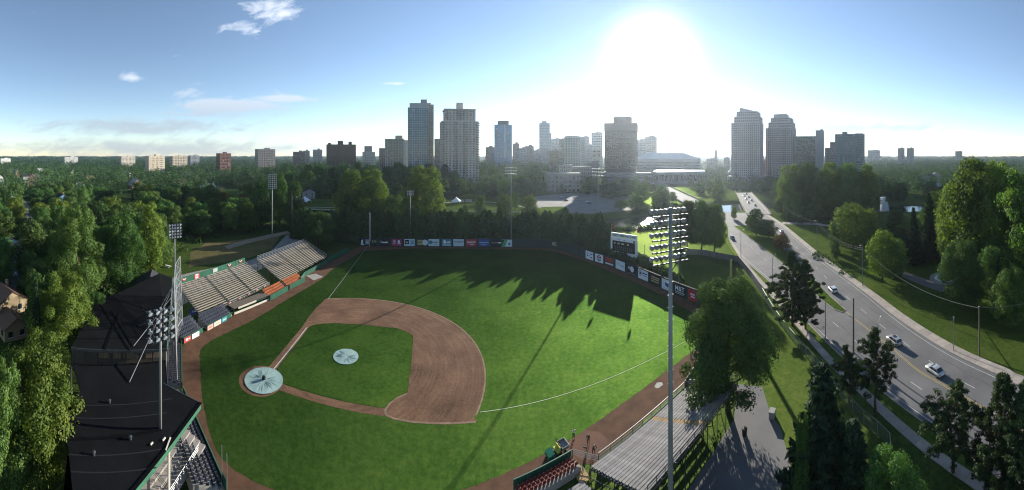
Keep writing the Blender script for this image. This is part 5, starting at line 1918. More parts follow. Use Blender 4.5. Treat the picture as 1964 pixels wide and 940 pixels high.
MB().add([clp(0, 0, 0), clp(0, 12, 0), clp(20, 12, 0), clp(20, 0, 0), clp(0, 0, 5), clp(0, 12, 5), clp(20, 12, 5), clp(20, 0, 5), clp(0, 6, 8.4), clp(20, 6, 8.4)],
         [(0, 1, 5, 8, 4), (3, 7, 9, 6, 2), (0, 4, 7, 3), (1, 2, 6, 5)]).build('wall', flat((.10, .30, .32), name='pale teal siding'), t)
for s, (b0, b1) in enumerate(((-.5, 6), (12.5, 6))):
    MB().add([clp(-.6, b0, 4.75), clp(20.6, b0, 4.75), clp(20.6, b1, 8.5), clp(-.6, b1, 8.5), clp(-.6, b0, 4.9), clp(20.6, b0, 4.9), clp(20.6, b1, 8.65), clp(-.6, b1, 8.65)],
             [(0, 1, 2, 3), (4, 7, 6, 5), (0, 4, 5, 1), (0, 3, 7, 4), (1, 5, 6, 2)]).build('roof', M['shingle'], t)
for k in range(3):
    q = clp(5 + 4 * k, 8.2, 7.5)
    MB().box(q, (.4, .4, .5)).build('roof_vent', M['white'], t)
t = thing('picnic_table', 'small pale picnic table on the lawn behind the clubhouse', 'table', G(322, 513), .4)
MB().box((0, 0, .75), (2.4, .8, .06)).build('top', M['white'], t)
for s in (-1, 1):
    MB().box((0, s * .75, .45), (2.4, .28, .05)).build('bench', M['white'], t)
    MB().beam((s * .9, -.7, 0), (s * .9, .7, 0.7), .08, .08).build('leg', M['wood_pole'], t)

# ------------------------------------------------------------------ backstop net on its frame
def net_panel(name, corners, root, m_, cell_uv=True):
    me = bpy.data.meshes.new(name)
    vs = [tuple(p) for p in corners]
    me.from_pydata(vs, [], [(0, 1, 2, 3)])
    uv = me.uv_layers.new(name='UVMap')
    a, b, c, d = [Vector(p) for p in vs]
    w, h = (b - a).length, (d - a).length
    for i, q in enumerate(((0, 0), (w, 0), (w, h), (0, h))):
        uv.data[i].uv = q
    me.materials.append(m_)
    return mobj(name, me, root)


t = thing('backstop_net', 'tall grey backstop net on leaning steel frame and stays', 'net', (-58, 34, 0))
o0 = Vector((-58, 34, 0))
base = [G(347, 742), G(346, 705), G(345, 676), G(347, 655), G(356, 640)]
bw = [p + Vector((-.4, -.6, 0)) for p in base]
tops = []
for i, p in enumerate(bw):
    hz = [11, 14, 16.5, 18, 19][i]
    lean = Vector((-.16, -.24, 0)) * hz * .12
    tops.append(p + lean + Vector((0, 0, hz)))
for i, (p, q) in enumerate(zip(bw, tops)):
    MB().tube([p - o0, p.lerp(q, .6) - o0, q - o0], [.16, .14, .11], 7).build('mast', M['steel'], t)
for i in range(len(bw) - 1):
    n = 6
    for k in range(n):
        net_panel('net', [bw[i].lerp(tops[i], (k + .15) / (n + .15)) - o0, bw[i + 1].lerp(tops[i + 1], (k + .15) / (n + .15)) - o0, bw[i + 1].lerp(tops[i + 1], (k + 1.15) / (n + .15)) - o0, bw[i].lerp(tops[i], (k + 1.15) / (n + .15)) - o0], t, M['net'])
        MB().tube([bw[i].lerp(tops[i], (k + 1.15) / (n + .15)) - o0, bw[i + 1].lerp(tops[i + 1], (k + 1.15) / (n + .15)) - o0], .05, 5).build('cable', M['steel'], t)
    for k in range(6):
        a0, a1 = bw[i].lerp(tops[i], k / 6), bw[i].lerp(tops[i], (k + 1) / 6)
        b0, b1 = bw[i + 1].lerp(tops[i + 1], k / 6), bw[i + 1].lerp(tops[i + 1], (k + 1) / 6)
        MB().tube([a0 - o0, b1 - o0], .05, 5).build('diagonal', M['steel'], t)
        MB().tube([a1 - o0, b0 - o0], .05, 5).build('diagonal', M['steel'], t)
for i, (px, py, z) in enumerate([(274, 593, 9.3), (265, 625, 9.2), (256, 664, 9.1), (248, 733, 8.2), (302, 600, 9.2)]):
    foot = G(px, py, z)
    q = bw[min(i, 4)].lerp(tops[min(i, 4)], .80)
    MB().tube([foot - o0, q - o0], .09, 6).build('stay', M['steel_dark'], t)
    MB().tube([foot.lerp(q, .55) - o0, q - Vector((0, 0, 5)) - o0], .06, 5).build('strut', M['steel_dark'], t)

# gate wings by the track in front of the near seats
t = thing('track_gate', 'narrow green gate with tall thin posts at the foot of the near seats', 'gate', G(430, 938), -.2)
MB().box((0, 0, .9), (1.1, .06, 1.7)).build('panel', M['green'], t)
for x in (-.7, .7):
    MB().tube([(x, 0, 0), (x, 0, 5.2)], .05, 6).build('post', M['steel'], t)

# ------------------------------------------------------------------ right stand, rail and dugout
A3, B3 = Vector((10.6, 43.0, 0)), Vector((30.1, 51.0, 0))
t, L, dep, zt = bleacher('large grey aluminium bleachers beside the near light tower', A3, B3, -1, 17, .62, .27, 1.3, [(0.0, .555), (.60, 1)], M['alu'], plank_w=.34)
for r in range(17):
    MB().box((L * .578, -.62 * (r + .5), 1.3 + .27 * r + .40), (L * .044, .34, .06)).build('tan_tread', M['tan_plank'], t)
railing(t, [(L, 0, 1.5), (L, dep, zt)], 1.25, 1.5, M['steel_dark'], 'end_rail', r=.04)
railing(t, [(0, dep - .1, zt), (L, dep - .1, zt)], 1.25, 1.5, M['steel_dark'], 'back_rail', r=.04)
rl = thing('field_rail', 'green and white pipe rail along the track before the right bleachers', 'railing', (0, 0, 0))
fr = [Vector((9.4, 44.2, 0)), A3 + Vector((.2, .5, 0)), B3 + Vector((0, .5, 0)), Vector((38.5, 57.6, 0))]
fr = [Vector((12.0, 44.2, 0)), B3 + Vector((.2, .9, 0))]
dv = (fr[1] - fr[0])
n = int(dv.length / 2.2)
for k in range(n + 1):
    p = fr[0].lerp(fr[1], k / n)
    MB().tube([p, p + Vector((0, 0, 2.0))], .045, 6).build('post', M['green_trim'], rl)
for z, m_ in ((2.0, M['steel']), (1.55, M['green_trim']), (1.1, M['green_trim']), (.6, M['green'])):
    MB().tube([fr[0] + Vector((0, 0, z)), fr[1] + Vector((0, 0, z))], .05, 6).build('rail', m_, rl)
MB().beam(fr[0] + Vector((0, 0, .55)), fr[1] + Vector((0, 0, .55)), .05, .9).build('kick_board', M['green'], rl)
board_fence('green board fence past the right bleachers toward the foul pole', [B3 + Vector((.3, .8, 0)), Vector((38.6, 57.7, 0)), Vector((54.3, 66.2, 0))], 2.2, .6, M['green'])
# end screen on the far end of the right bleachers
sA, sB = B3 + Vector((.5, .4, 0)), Vector((34.6, 41.6, 0))
es = thing('end_screen', 'wire screen with steel rail at the far end of the right bleachers', 'screen', sA, 0)
net_panel('mesh', [(0, 0, 1.0), tuple(sB - sA + Vector((0, 0, 6.2))), tuple(sB - sA + Vector((0, 0, 7.4))), (0, 0, 2.6)], es, M['chain'])
MB().tube([(0, 0, 2.6), tuple(sB - sA + Vector((0, 0, 7.4)))], .05, 6).build('top_rail', M['steel'], es)
MB().beam((0, 0, 0), (0, 0, 3.0), .35, .35, up=Vector((1, 0, 0))).build('corner_post', M['wood_pole'], es)

# red seat box and first base dugout wall
rA, rB = G(984, 941), G(1096, 882)
seat_block('maroon seats with pink armrests in the green box by the cart', rA, rB, -1, 3, .75, .30, .35, .62, ME_RD, ARM_R, 1.5, M['green'], 'first base seat box')
t = thing('gate_steps', 'open gate with paired white rails between seat box and pipe rail', 'gate', G(1098, 884), 0)
p0 = t.location
q = Vector((12.0, 44.2, 0)) - p0
for k in range(5):
    a = Vector((0, 0, 1.55 - .12 * k)) + q * (k / 5) * .0
    MB().tube([Vector((.15 * (k % 2), .2 * (k % 2), 1.5 - .25 * (k // 2))), q + Vector((.15 * (k % 2), .2 * (k % 2), 1.4 - .25 * (k // 2)))], .035, 5).build('rail', M['cream'], t)
for u in (0, .5, 1):
    MB().tube([q * u, q * u + Vector((0, 0, 1.6))], .05, 6).build('post', M['green'], t)
dk = thing('wood_deck', 'small tan plank landing behind the gate', 'deck', G(1115, 915), .3)
for k in range(7):
    MB().box((0, -1 + k * .3, .3), (1.6, .27, .08)).build('plank', M['tan_plank'], dk)
pt = thing('side_bench', 'short stack of grey plank benches cut by the picture edge', 'bench', G(1090, 950), .35)
for k in range(4):
    MB().box((0, -k * .6, .5 + k * .25), (4.5, .34, .06)).build('plank', M['alu'], pt)
    for x in (-1.8, 1.8):
        MB().beam((x, -k * .6, 0), (x, -k * .6, .48 + k * .25), .08, .08, up=Vector((1, 0, 0))).build('leg', M['steel_dark'], pt)

# sheds and bins behind the right stand
t = thing('shed', 'small white roofed shed behind the right bleachers', 'shed', Vector((18.2, 26.6, 0)), .5)
MB().box((0, 0, 1.1), (2.6, 2.2, 2.2)).build('wall', M['grey_board'], t)
for s in (-1, 1):
    MB().add([(-1.5, s * 1.35, 2.1), (1.5, s * 1.35, 2.1), (1.5, 0, 2.9), (-1.5, 0, 2.9), (-1.5, s * 1.35, 2.2), (1.5, s * 1.35, 2.2), (1.5, 0, 3.0), (-1.5, 0, 3.0)], [(0, 1, 2, 3), (4, 5, 6, 7), (0, 1, 5, 4), (0, 3, 7, 4), (1, 2, 6, 5)]).build('roof', M['white'], t)
MB().box((1.32, 0, 1.0), (.05, .9, 1.9)).build('door', M['white'], t)
t = thing('storage_cabinet', 'grey steel cabinet beside the right bleachers', 'cabinet', Vector((22.4, 33.0, 0)), .4)
MB().box((0, 0, 1.0), (1.4, .9, 2.0)).build('case', flat((.28, .33, .36)), t)
MB().box((0, -.47, 1.0), (1.2, .03, 1.8)).build('door', flat((.24, .29, .32)), t)
for i, (x, y, lab) in enumerate(((33.4, 38.6, 'dark bin on the path by the tree trunk'),)):
    t = thing('waste_bin', lab, 'bin', (x, y, 0))
    MB().lathe([(0, 0), (.36, 0), (.42, 1.0), (.44, 1.02), (.44, 1.08), (.0, 1.12)], 14).build('body', M['black'], t, smooth=False)
    MB().lathe([(.45, .98), (.47, 1.0), (.45, 1.04)], 14).build('rim', M['steel_dark'], t)
t = thing('utility_box', 'grey utility box at the path edge on the lawn', 'box', G(1481, 800), .5)
MB().box((0, 0, .55), (1.1, .9, 1.1)).build('case', flat((.3, .3, .28)), t)
MB().box((0, 0, 1.13), (1.2, 1.0, .06)).build('lid', flat((.22, .22, .21)), t)
t = thing('bench', 'wooden bench table on the grass by the end screen', 'bench', G(1346, 738), .8)
for k in range(4):
    MB().box((0, -.45 + k * .3, .72), (2.6, .27, .06)).build('plank', M['plank'], t)
for x in (-1, 1):
    MB().box((x, 0, .35), (.1, .9, .7)).build('leg', M['wood_pole'], t)
MB().box((0, -.95, .42), (2.6, .28, .05)).build('plank', M['plank'], t)
MB().box((0, .95, .42), (2.6, .28, .05)).build('plank', M['plank'], t)

# ------------------------------------------------------------------ vehicles
M['glass'] = mat('car glass', (.012, .014, .018), .06, var=.1, scale=2, spec=.8)
M['tyre'] = mat('tyre', (.018, .018, .018), .9, var=.2, scale=4)
M['rim'] = mat('alloy rim', (.45, .46, .47), .35, var=.1, scale=4, metallic=.7)
M['headlight'] = mat('headlight glass', (.70, .72, .72), .1, var=.1, scale=4)
M['taillight'] = mat('taillight', (.35, .015, .015), .25, var=.1, scale=4)
TYRE = MB().lathe([(.20, -.10), (.30, -.11), (.33, -.07), (.33, .07), (.30, .11), (.20, .10)], 18).mesh('tyre', M['tyre'], True)
RIM = MB().lathe([(.001, -.09), (.08, -.09), (.20, -.06), (.20, .06), (.08, .09), (.001, .09)], 12).mesh('rim', M['rim'], True)
PAINT = {}


def paint(c):
    if c not in PAINT:
        m = mat('car paint', c, .28, var=.06, scale=2, metallic=.35, spec=.5)
        m.node_tree.nodes['Principled BSDF'].inputs['Coat Weight'].default_value = .5
        PAINT[c] = m
    return PAINT[c]


def loft(stations, closed=True):
    """stations: list of rings (same count) -> skin"""
    mb = MB()
    n = len(stations[0])
    for r in stations:
        mb.v += [tuple(p) for p in r]
    for i in range(len(stations) - 1):
        for k in range(n):
            k2 = (k + 1) % n
            mb.f.append((i * n + k, (i + 1) * n + k, (i + 1) * n + k2, i * n + k2))
    mb.f.append(tuple(range(n)))
    mb.f.append(tuple(reversed([(len(stations) - 1) * n + k for k in range(n)])))
    return mb


CAR_CACHE = {}


def car_meshes(kind, c):
    if (kind, c) in CAR_CACHE:
        return CAR_CACHE[(kind, c)]
    P_ = paint(c)
    if kind == 'sedan':
        prof = [(-2.28, .70, .48, .62), (-2.22, .80, .34, .86), (-1.9, .88, .28, .94), (-1.35, .90, .24, .96), (0, .91, .22, .93), (1.1, .90, .22, .90), (1.7, .87, .25, .80), (2.1, .78, .30, .70), (2.26, .62, .40, .58)]
        cab = [(-1.75, .72, .95), (-1.05, .64, 1.42), (.15, .64, 1.45), (1.05, .72, .93)]
    else:
        prof = [(-2.22, .74, .50, .80), (-2.18, .84, .36, 1.02), (-1.9, .90, .30, 1.08), (-1.35, .92, .27, 1.08), (0, .93, .26, 1.04), (1.1, .92, .26, 1.02), (1.7, .89, .28, .94), (2.08, .80, .34, .82), (2.22, .64, .44, .66)]
        cab = [(-2.12, .76, 1.07), (-1.72, .70, 1.62), (.25, .70, 1.66), (1.12, .76, 1.03)]
    rings = []
    for (x, w, zb, zt) in prof:
        m_ = (zb + zt) / 2
        rings.append([(x, -w * .86, zb), (x, -w, m_ - .08), (x, -w, m_ + .08), (x, -w * .9, zt - .03), (x, -w * .6, zt + .02), (x, w * .6, zt + .02), (x, w * .9, zt - .03), (x, w, m_ + .08), (x, w, m_ - .08), (x, w * .86, zb)])
    res = {}
    b = loft(rings)
    res['body'] = b.mesh('body', P_, True)
    (x0, w0, z0), (x1, w1, z1), (x2, w2, z2), (x3, w3, z3) = cab
    cb = MB()
    V = [(x0, -w0 * 1.08, z0), (x0, w0 * 1.08, z0), (x1, -w1, z1), (x1, w1, z1), (x2, -w2, z2), (x2, w2, z2), (x3, -w3 * 1.08, z3), (x3, w3 * 1.08, z3), ((x1 + x2) / 2, -w1 * .98, z2 + .035), ((x1 + x2) / 2, w1 * .98, z2 + .035)]
    cb.add(V, [(0, 1, 3, 2), (2, 3, 9, 8), (8, 9, 5, 4), (4, 5, 7, 6), (0, 2, 8, 4, 6), (1, 7, 5, 9, 3)])
    res['roof'] = cb.mesh('cabin', P_)

    def pane(a, b_, c_, d_, off, ins=.12):
        q = [Vector(p) for p in (a, b_, c_, d_)]
        ctr = sum(q, Vector()) / 4
        return MB().add([p.lerp(ctr, ins) + Vector(off) for p in q], [(0, 1, 2, 3)]).mesh('window', M['glass'])
    res['rear_window'] = pane(V[0], V[1], V[3], V[2], (-.012, 0, .012))
    res['windshield'] = pane(V[4], V[5], V[7], V[6], (.012, 0, .012))
    for s, (i0, i1, i2, i3) in ((-1, (0, 2, 4, 6)), (1, (1, 3, 5, 7))):
        A, B, C_, D_ = [Vector(V[i]) for i in (i0, i1, i2, i3)]
        m0, m1 = A.lerp(D_, .5), B.lerp(C_, .5)
        res['side_window%d' % (0 if s < 0 else 1)] = pane(A, B, m1, m0, (0, s * .012, .004), .10)
        res['side_window%d' % (2 if s < 0 else 3)] = pane(m0, m1, C_, D_, (0, s * .012, .004), .10)
    zh = prof[-2][3] - .10
    zt_ = prof[1][3] - .12
    res['headlight'] = MB().box((0, 0, 0), (.22, .34, .14)).mesh('headlight', M['headlight'])
    res['taillight'] = MB().box((0, 0, 0), (.10, .34, .16)).mesh('taillight', M['taillight'])
    res['bumper'] = MB().box((0, 0, 0), (.10, 1.35, .18)).mesh('bumper', M['black'])
    res['mirror'] = MB().box((0, 0, 0), (.14, .2, .12)).mesh('mirror', P_)
    res['plate'] = MB().box((0, 0, 0), (.03, .34, .12)).mesh('number_plate', M['white'])
    res['dims'] = (zh, zt_, prof, cab)
    CAR_CACHE[(kind, c)] = res
    return res


def car(label, loc, heading, kind='sedan', c=(.42, .43, .43), group='cars on the road', name='car', sun_roof=False):
    r = car_meshes(kind, c)
    zh, zt_, prof, cab = r['dims']
    t = thing(name, label, 'car', loc, heading, group)
    body = mobj('body', r['body'], t)
    cabn = mobj('cabin', r['roof'], t)
    mobj('rear_window', r['rear_window'], cabn)
    mobj('windshield', r['windshield'], cabn)
    for k in range(4):
        mobj('side_window', r['side_window%d' % k], cabn)
    if sun_roof:
        MB().box((-.3, 0, cab[2][2] + .03), (1.0, .8, .03)).build('sun_roof', M['glass'], cabn)
    for x in (-1.38, 1.36):
        for y in (-.80, .80):
            w = mobj('wheel', TYRE, t, (x, y, .33), (PI / 2, 0, 0))
            mobj('rim', RIM, w, scale=(1, 1, 1.25))
    for s in (-1, 1):
        mobj('headlight', r['headlight'], t, (2.10, s * .52, zh))
        mobj('taillight', r['taillight'], t, (-2.20, s * .60, zt_))
        mobj('mirror', r['mirror'], t, (.75, s * 1.0, cab[3][2] + .06))
    mobj('rear_bumper', r['bumper'], t, (-2.27, 0, .46))
    mobj('front_bumper', r['bumper'], t, (2.24, 0, .42))
    mobj('number_plate', r['plate'], t, (-2.32, 0, .62))
    return t


def heading_at(line, p):
    i = min(range(len(line) - 1), key=lambda k: ((line[k] + line[k + 1]) / 2 - p).length)
    d = line[i + 1] - line[i]
    return math.atan2(d.y, d.x)


def road_car(label, px, py, line, rev=False, **kw):
    p = G(px, py)
    return car(label, p + Vector((0, 0, .012)), heading_at(line, p) + (PI if rev else 0), **kw)


road_car('silver sedan nearest the camera on the right side of the road', 1793, 715, lane_r, kind='sedan', c=(.46, .47, .47))
road_car('silver wagon with dark sun roof ahead of the nearest sedan', 1715, 658, lane_r, kind='suv', c=(.36, .36, .35), sun_roof=True)
road_car('white hatchback passing the tip of the median', 1597, 559, lane_r, kind='suv', c=(.66, .67, .67))
road_car('silver blue car in the shade of the median trees', 1513, 484, lane_r, kind='suv', c=(.30, .34, .38))
road_car('white car half hidden behind the reddish median tree', 1499, 446, lane_r, kind='suv', c=(.6, .6, .6))
road_car('dark blue car coming down the left carriageway alone', 1405, 459, lane_l, rev=True, kind='suv', c=(.10, .14, .17))

# ------------------------------------------------------------------ bridges
def bridge(label, a, b, w, z, name='road_bridge', white=True, piers=4):
    d = b - a
    L = d.length
    t = thing(name, label, 'bridge', (a.x, a.y, 0), math.atan2(d.y, d.x))
    deck = MB().box((L / 2, 0, z - .5), (L, w, 1.0)).build('deck', M['concrete'], t)
    MB().box((L / 2, 0, z + .01), (L, w - 3.4, .02)).build('carriageway', M['asphalt_old'], t)
    mp = M['slab']
    for s in (-1, 1):
        MB().box((L / 2, s * (w / 2 - .85), z + .07), (L, 1.5, .15)).build('walkway', M['concrete'], t)
        n = int(L / 3.0)
        pan = MB().box((0, 0, .55), (2.75, .16, .8)).mesh('parapet_panel', mp)
        pst = MB().box((0, 0, .65), (.34, .34, 1.3)).mesh('parapet_post', mp)
        for k in range(n):
            mobj('parapet_panel', pan, t, ((k + .5) * L / n, s * (w / 2 - .12), z + .1))
            mobj('parapet_post', pst, t, (k * L / n, s * (w / 2 - .12), z))
        MB().box((L / 2, s * (w / 2 - .12), z + 1.3), (L, .3, .14)).build('hand_rail', mp, t)
    for k in range(int(L / 9)):
        MB().box((4 + k * 9, 0, z + .026), (3, .14, .008)).build('lane_dash', M['paint_white'], t)
    for k in range(1, piers):
        MB().box((L * k / piers, 0, z / 2 - 2.6), (1.6, w * .86, z + 3.4)).build('pier', M['concrete'], t)
    return t


BR_A, BR_B = Vector((163, 172, 0)), Vector((244, 284, 0))
bridge('right road bridge with pale concrete parapets and queued cars', BR_A, BR_B, 18, .35)
BL_A, BL_B = Vector((143, 205, 0)), Vector((218, 470, 0))
bridge('long left road bridge shining in the low sun', BL_A, BL_B, 20, .35, piers=8)
hb = math.atan2(BR_B.y - BR_A.y, BR_B.x - BR_A.x)
nb = Vector((-math.sin(hb), math.cos(hb), 0))
for i, (u, o_, k_, c_) in enumerate([(.30, -2, 'suv', (.5, .5, .5)), (.42, 2, 'sedan', (.25, .05, .04)), (.52, -2.2, 'suv', (.6, .6, .6)), (.60, 2, 'sedan', (.1, .12, .14)), (.70, -2, 'suv', (.45, .46, .46)), (.78, 2, 'suv', (.55, .54, .5)), (.88, -2, 'sedan', (.2, .2, .21))]):
    p = BR_A.lerp(BR_B, u) + nb * o_
    car(f'{ordinal(i + 1)} car from the near end of the right bridge', p + Vector((0, 0, .38)), hb + (PI if o_ > 0 else 0), kind=k_, c=c_, group='cars on the right bridge')
for i, (px, d, k_, c_, lab) in enumerate([(1078, 336, 'suv', (.6, .6, .6), 'white car farthest left in the parking lot'), (1086, 311, 'sedan', (.03, .035, .04), 'black car alone in the middle of the parking lot'), (1128, 302, 'suv', (.58, .58, .57), 'white car parked beside the black one on the right'), (1131, 293, 'sedan', (.05, .055, .06), 'dark car nearest the river in the parking lot')]):
    car(lab, P(px, d, .012), .1 + .3 * (i % 2), kind=k_, c=c_, group='cars in the parking lot')
for i, (px, d) in enumerate([(1352, 480), (1358, 470), (1364, 478), (1370, 465), (1378, 440), (1412, 395), (1420, 385), (1404, 402)]):
    car(f'{ordinal(i + 1)} pale car from the left in the distant street beyond the bridges', P(px, d, .012), .6, kind='suv', c=[(.6, .6, .6), (.3, .3, .32), (.1, .1, .11)][i % 3], group='cars in the distant street')

# ------------------------------------------------------------------ street lamps, poles, wires
def street_lamp(label, px, base, top, arm, rz_off=0.0):
    p = G(px, base)
    z = ZT(top, p.length)
    t = thing('street_lamp', label, 'street lamp', p, 0, 'street lamps along the road')
    MB().tube([(0, 0, 0), (0, 0, z * .55), (0, 0, z)], [.13, .10, .08], 8).build('pole', M['pole'], t)
    MB().lathe([(.24, 0), (.22, .3), (.13, .36)], 10).build('base', M['steel'], t)
    d = Vector((math.cos(arm), math.sin(arm), 0))
    MB().tube([Vector((0, 0, z - .3)), d * .8 + Vector((0, 0, z + .35)), d * 2.2 + Vector((0, 0, z + .5))], [.05, .045, .04], 6).build('arm', M['pole'], t)
    h = MB().lathe([(.001, -.10), (.14, -.08), (.17, 0), (.10, .10), (.001, .12)], 10).mesh('lamp_head', M['lamp_shell'], True)
    mobj('lamp_head', h, t, d * 2.4 + Vector((0, 0, z + .5)), (0, 0, arm), (2.2, 1, .8))
    return p + Vector((0, 0, z))


rd = math.atan2(1.5, -1)
street_lamp('street lamp on the left verge beside the dark blue car', 1421, 493, 445, 0.35)
street_lamp('curved street lamp above the big pine by the road', 1482, 545, 494, 0.35)
W1 = street_lamp('street lamp on the right lawn near the bridge', 1567, 484, 423, PI + .3)
W2 = street_lamp('tall street lamp pole left of the reddish park tree', 1654, 548, 470, PI + .2)
street_lamp('street lamp arching over the road behind the small pine', 1684, 700, 622, .2)


def util_pole(label, px, base, top, m_=None, r=.15, cross=False):
    p = G(px, base)
    z = ZT(top, p.length)
    t = thing('utility_pole', label, 'pole', p, 0, 'utility poles along the road')
    MB().tube([(0, 0, -.2), (0, 0, z)], [r, r * .7], 8).build('post', m_ or M['wood_pole'], t)
    MB().lathe([(r * .8, 0), (r * .6, .08), (.001, .1)], 8, (0, 0, z)).build('cap', M['steel'], t)
    if cross:
        MB().box((0, 0, z - .5), (.5, .25, .7)).build('insulator_box', M['steel'], t)
    return p + Vector((0, 0, z))


util_pole('dark steel pole standing on the verge left of the small pine', 1583, 658, 580, M['pole'], .12)
util_pole('thick dark pole in the road edge above the paired pines', 1637, 676, 572, M['wood_pole'], .2)
util_pole('slim pole with small sign on the right sidewalk', 1829, 673, 607, M['pole'], .10, True)
W3 = util_pole('wooden pole carrying the overhead cable on the right lawn', 1878, 684, 588, M['wood_pole'], .19)
W0 = util_pole('pole at the far end of the right lawn by the bridge', 1508, 434, 398, M['wood_pole'], .16)
util_pole('pole among the trees across the right bridge', 1475, 410, 370, M['wood_pole'], .16)
util_pole('slim pole on the riverbank lawn between hedge and lot', 1286, 440, 375, M['pole'], .12)
W4 = Vector((96, -28, 9.5))


def wire(label, a, b, sag, r=.03, n=16):
    t = thing('overhead_cable', label, 'cable', a)
    pts = []
    for k in range(n + 1):
        u = k / n
        pts.append((b - a) * u + Vector((0, 0, -sag * 4 * u * (1 - u))))
    MB().tube(pts, r * .8, 5).build('cable', M['pole'], t)
    return t


wire('cable from the bridge end pole to the lawn lamp', W0 - Vector((0, 0, .5)), W1 - Vector((0, 0, .6)), 1.2, .03)
wire('thick cable sagging between the two lawn lamps', W1 - Vector((0, 0, .6)), W2 - Vector((0, 0, 1.0)), 2.2, .035)
wire('second cable just below the thick one between the lamps', W1 - Vector((0, 0, 1.3)), W2 - Vector((0, 0, 1.6)), 2.3, .025)
wire('pale cable sweeping down to the wooden pole', W2 - Vector((0, 0, 1.0)), W3 - Vector((0, 0, .3)), 2.6, .035)
wire('cable running on from the wooden pole out of the picture', W3 - Vector((0, 0, .3)), W4, 2.0, .03)
t = thing('median_marker', 'small marker post on the tip of the median', 'marker', G(1613, 593, .13))
MB().tube([(0, 0, 0), (0, 0, 1.5)], .04, 6).build('post', M['steel'], t)
MB().box((0, 0, 1.3), (.35, .03, .5)).build('plate', M['yellow'], t)

# ------------------------------------------------------------------ fences by the road
def chain_fence(label, pts, h, step):
    o0 = pts[0].copy()
    t = thing('chain_link_fence', label, 'fence', o0)
    ps = along(pts, step)
    post = MB().tube([(0, 0, 0), (0, 0, h + .05)], .05, 6).mesh('post', M['steel'])
    for p, hd in ps:
        mobj('post', post, t, p - o0)
    for (p, _), (q, _) in zip(ps[:-1], ps[1:]):
        a, b = p - o0, q - o0
        net_panel('mesh', [a + Vector((0, 0, .05)), b + Vector((0, 0, .05)), b + Vector((0, 0, h)), a + Vector((0, 0, h))], t, M['chain'])
        MB().tube([a + Vector((0, 0, h)), b + Vector((0, 0, h))], .04, 5).build('top_rail', M['steel'], t)
    return t


CF = smooth_line([G(1462, 566), G(1497, 624), G(1565, 706), G(1646, 803), G(1713, 872), Vector((33, 17, 0)), Vector((26, 2, 0))], 4)
chain_fence('chain link fence on steel posts between lawn and sidewalk', CF, 2.2, 3.0)
board_fence('grey weathered board fence round the right field corner', [G(1318, 488), G(1350, 490), G(1416, 503), G(1440, 533), G(1461, 564)], 2.5, .45, M['grey_board'], cap=False)

# ------------------------------------------------------------------ fountain
fp = P(1693, 262, -2.3)
t = thing('fountain', 'tall white water fountain spraying behind the park trees', 'fountain', fp)
rng = np.random.default_rng(3)
nq = 14000
u = rng.uniform(0, 1, nq)
top_z = ZT(378, 262) + 2.3
arm = rng.integers(0, 3, nq)
th = rng.uniform(0, 2 * PI, nq)
spread = np.where(arm == 0, 1.0, 2.4)
zz_ = np.where(arm == 0, top_z * np.sqrt(u), top_z * .62 * (1 - (2 * u - 1) ** 2))
xx_ = np.where(arm == 0, rng.normal(0, .5, nq) * (1 + 2.5 * zz_ / top_z * (1.15 - zz_ / top_z) * 2), np.where(arm == 1, 11.0 * u - 1.5, 5.5 * u - 1)) + rng.normal(0, .8, nq) * (.4 + u)
yy_ = rng.normal(0, .7, nq)
C = np.stack([xx_, yy_, zz_], 1)
M['spray'] = mat('water spray', (.85, .88, .90), .4, var=.05, scale=1)
N = sphere_dirs(nq, rng)
mobj('spray', np_mesh('spray', leaf_quads(C, N, .24, rng), M['spray']), t)
t.children[0]['kind'] = 'stuff'
MB().lathe([(1.2, 0), (1.2, .35), (.3, .5), (.3, .9), (.001, .9)], 14).build('nozzle', M['steel_dark'], t)

# ------------------------------------------------------------------ buildings
def glass_mat(c, r=.12):
    k = ('gl',) + tuple(c)
    if k not in M:
        M[k] = mat('window glass', c, r, var=.6, scale=.25, spec=.6, metallic=.0, detail=2)
    return M[k]


def wall_mat(c):
    k = ('wl',) + tuple(c)
    if k not in M:
        M[k] = mat('facade', c, .85, var=.14, scale=.12, bump=.1, bscale=1.0)
    return M[k]


BLD = []


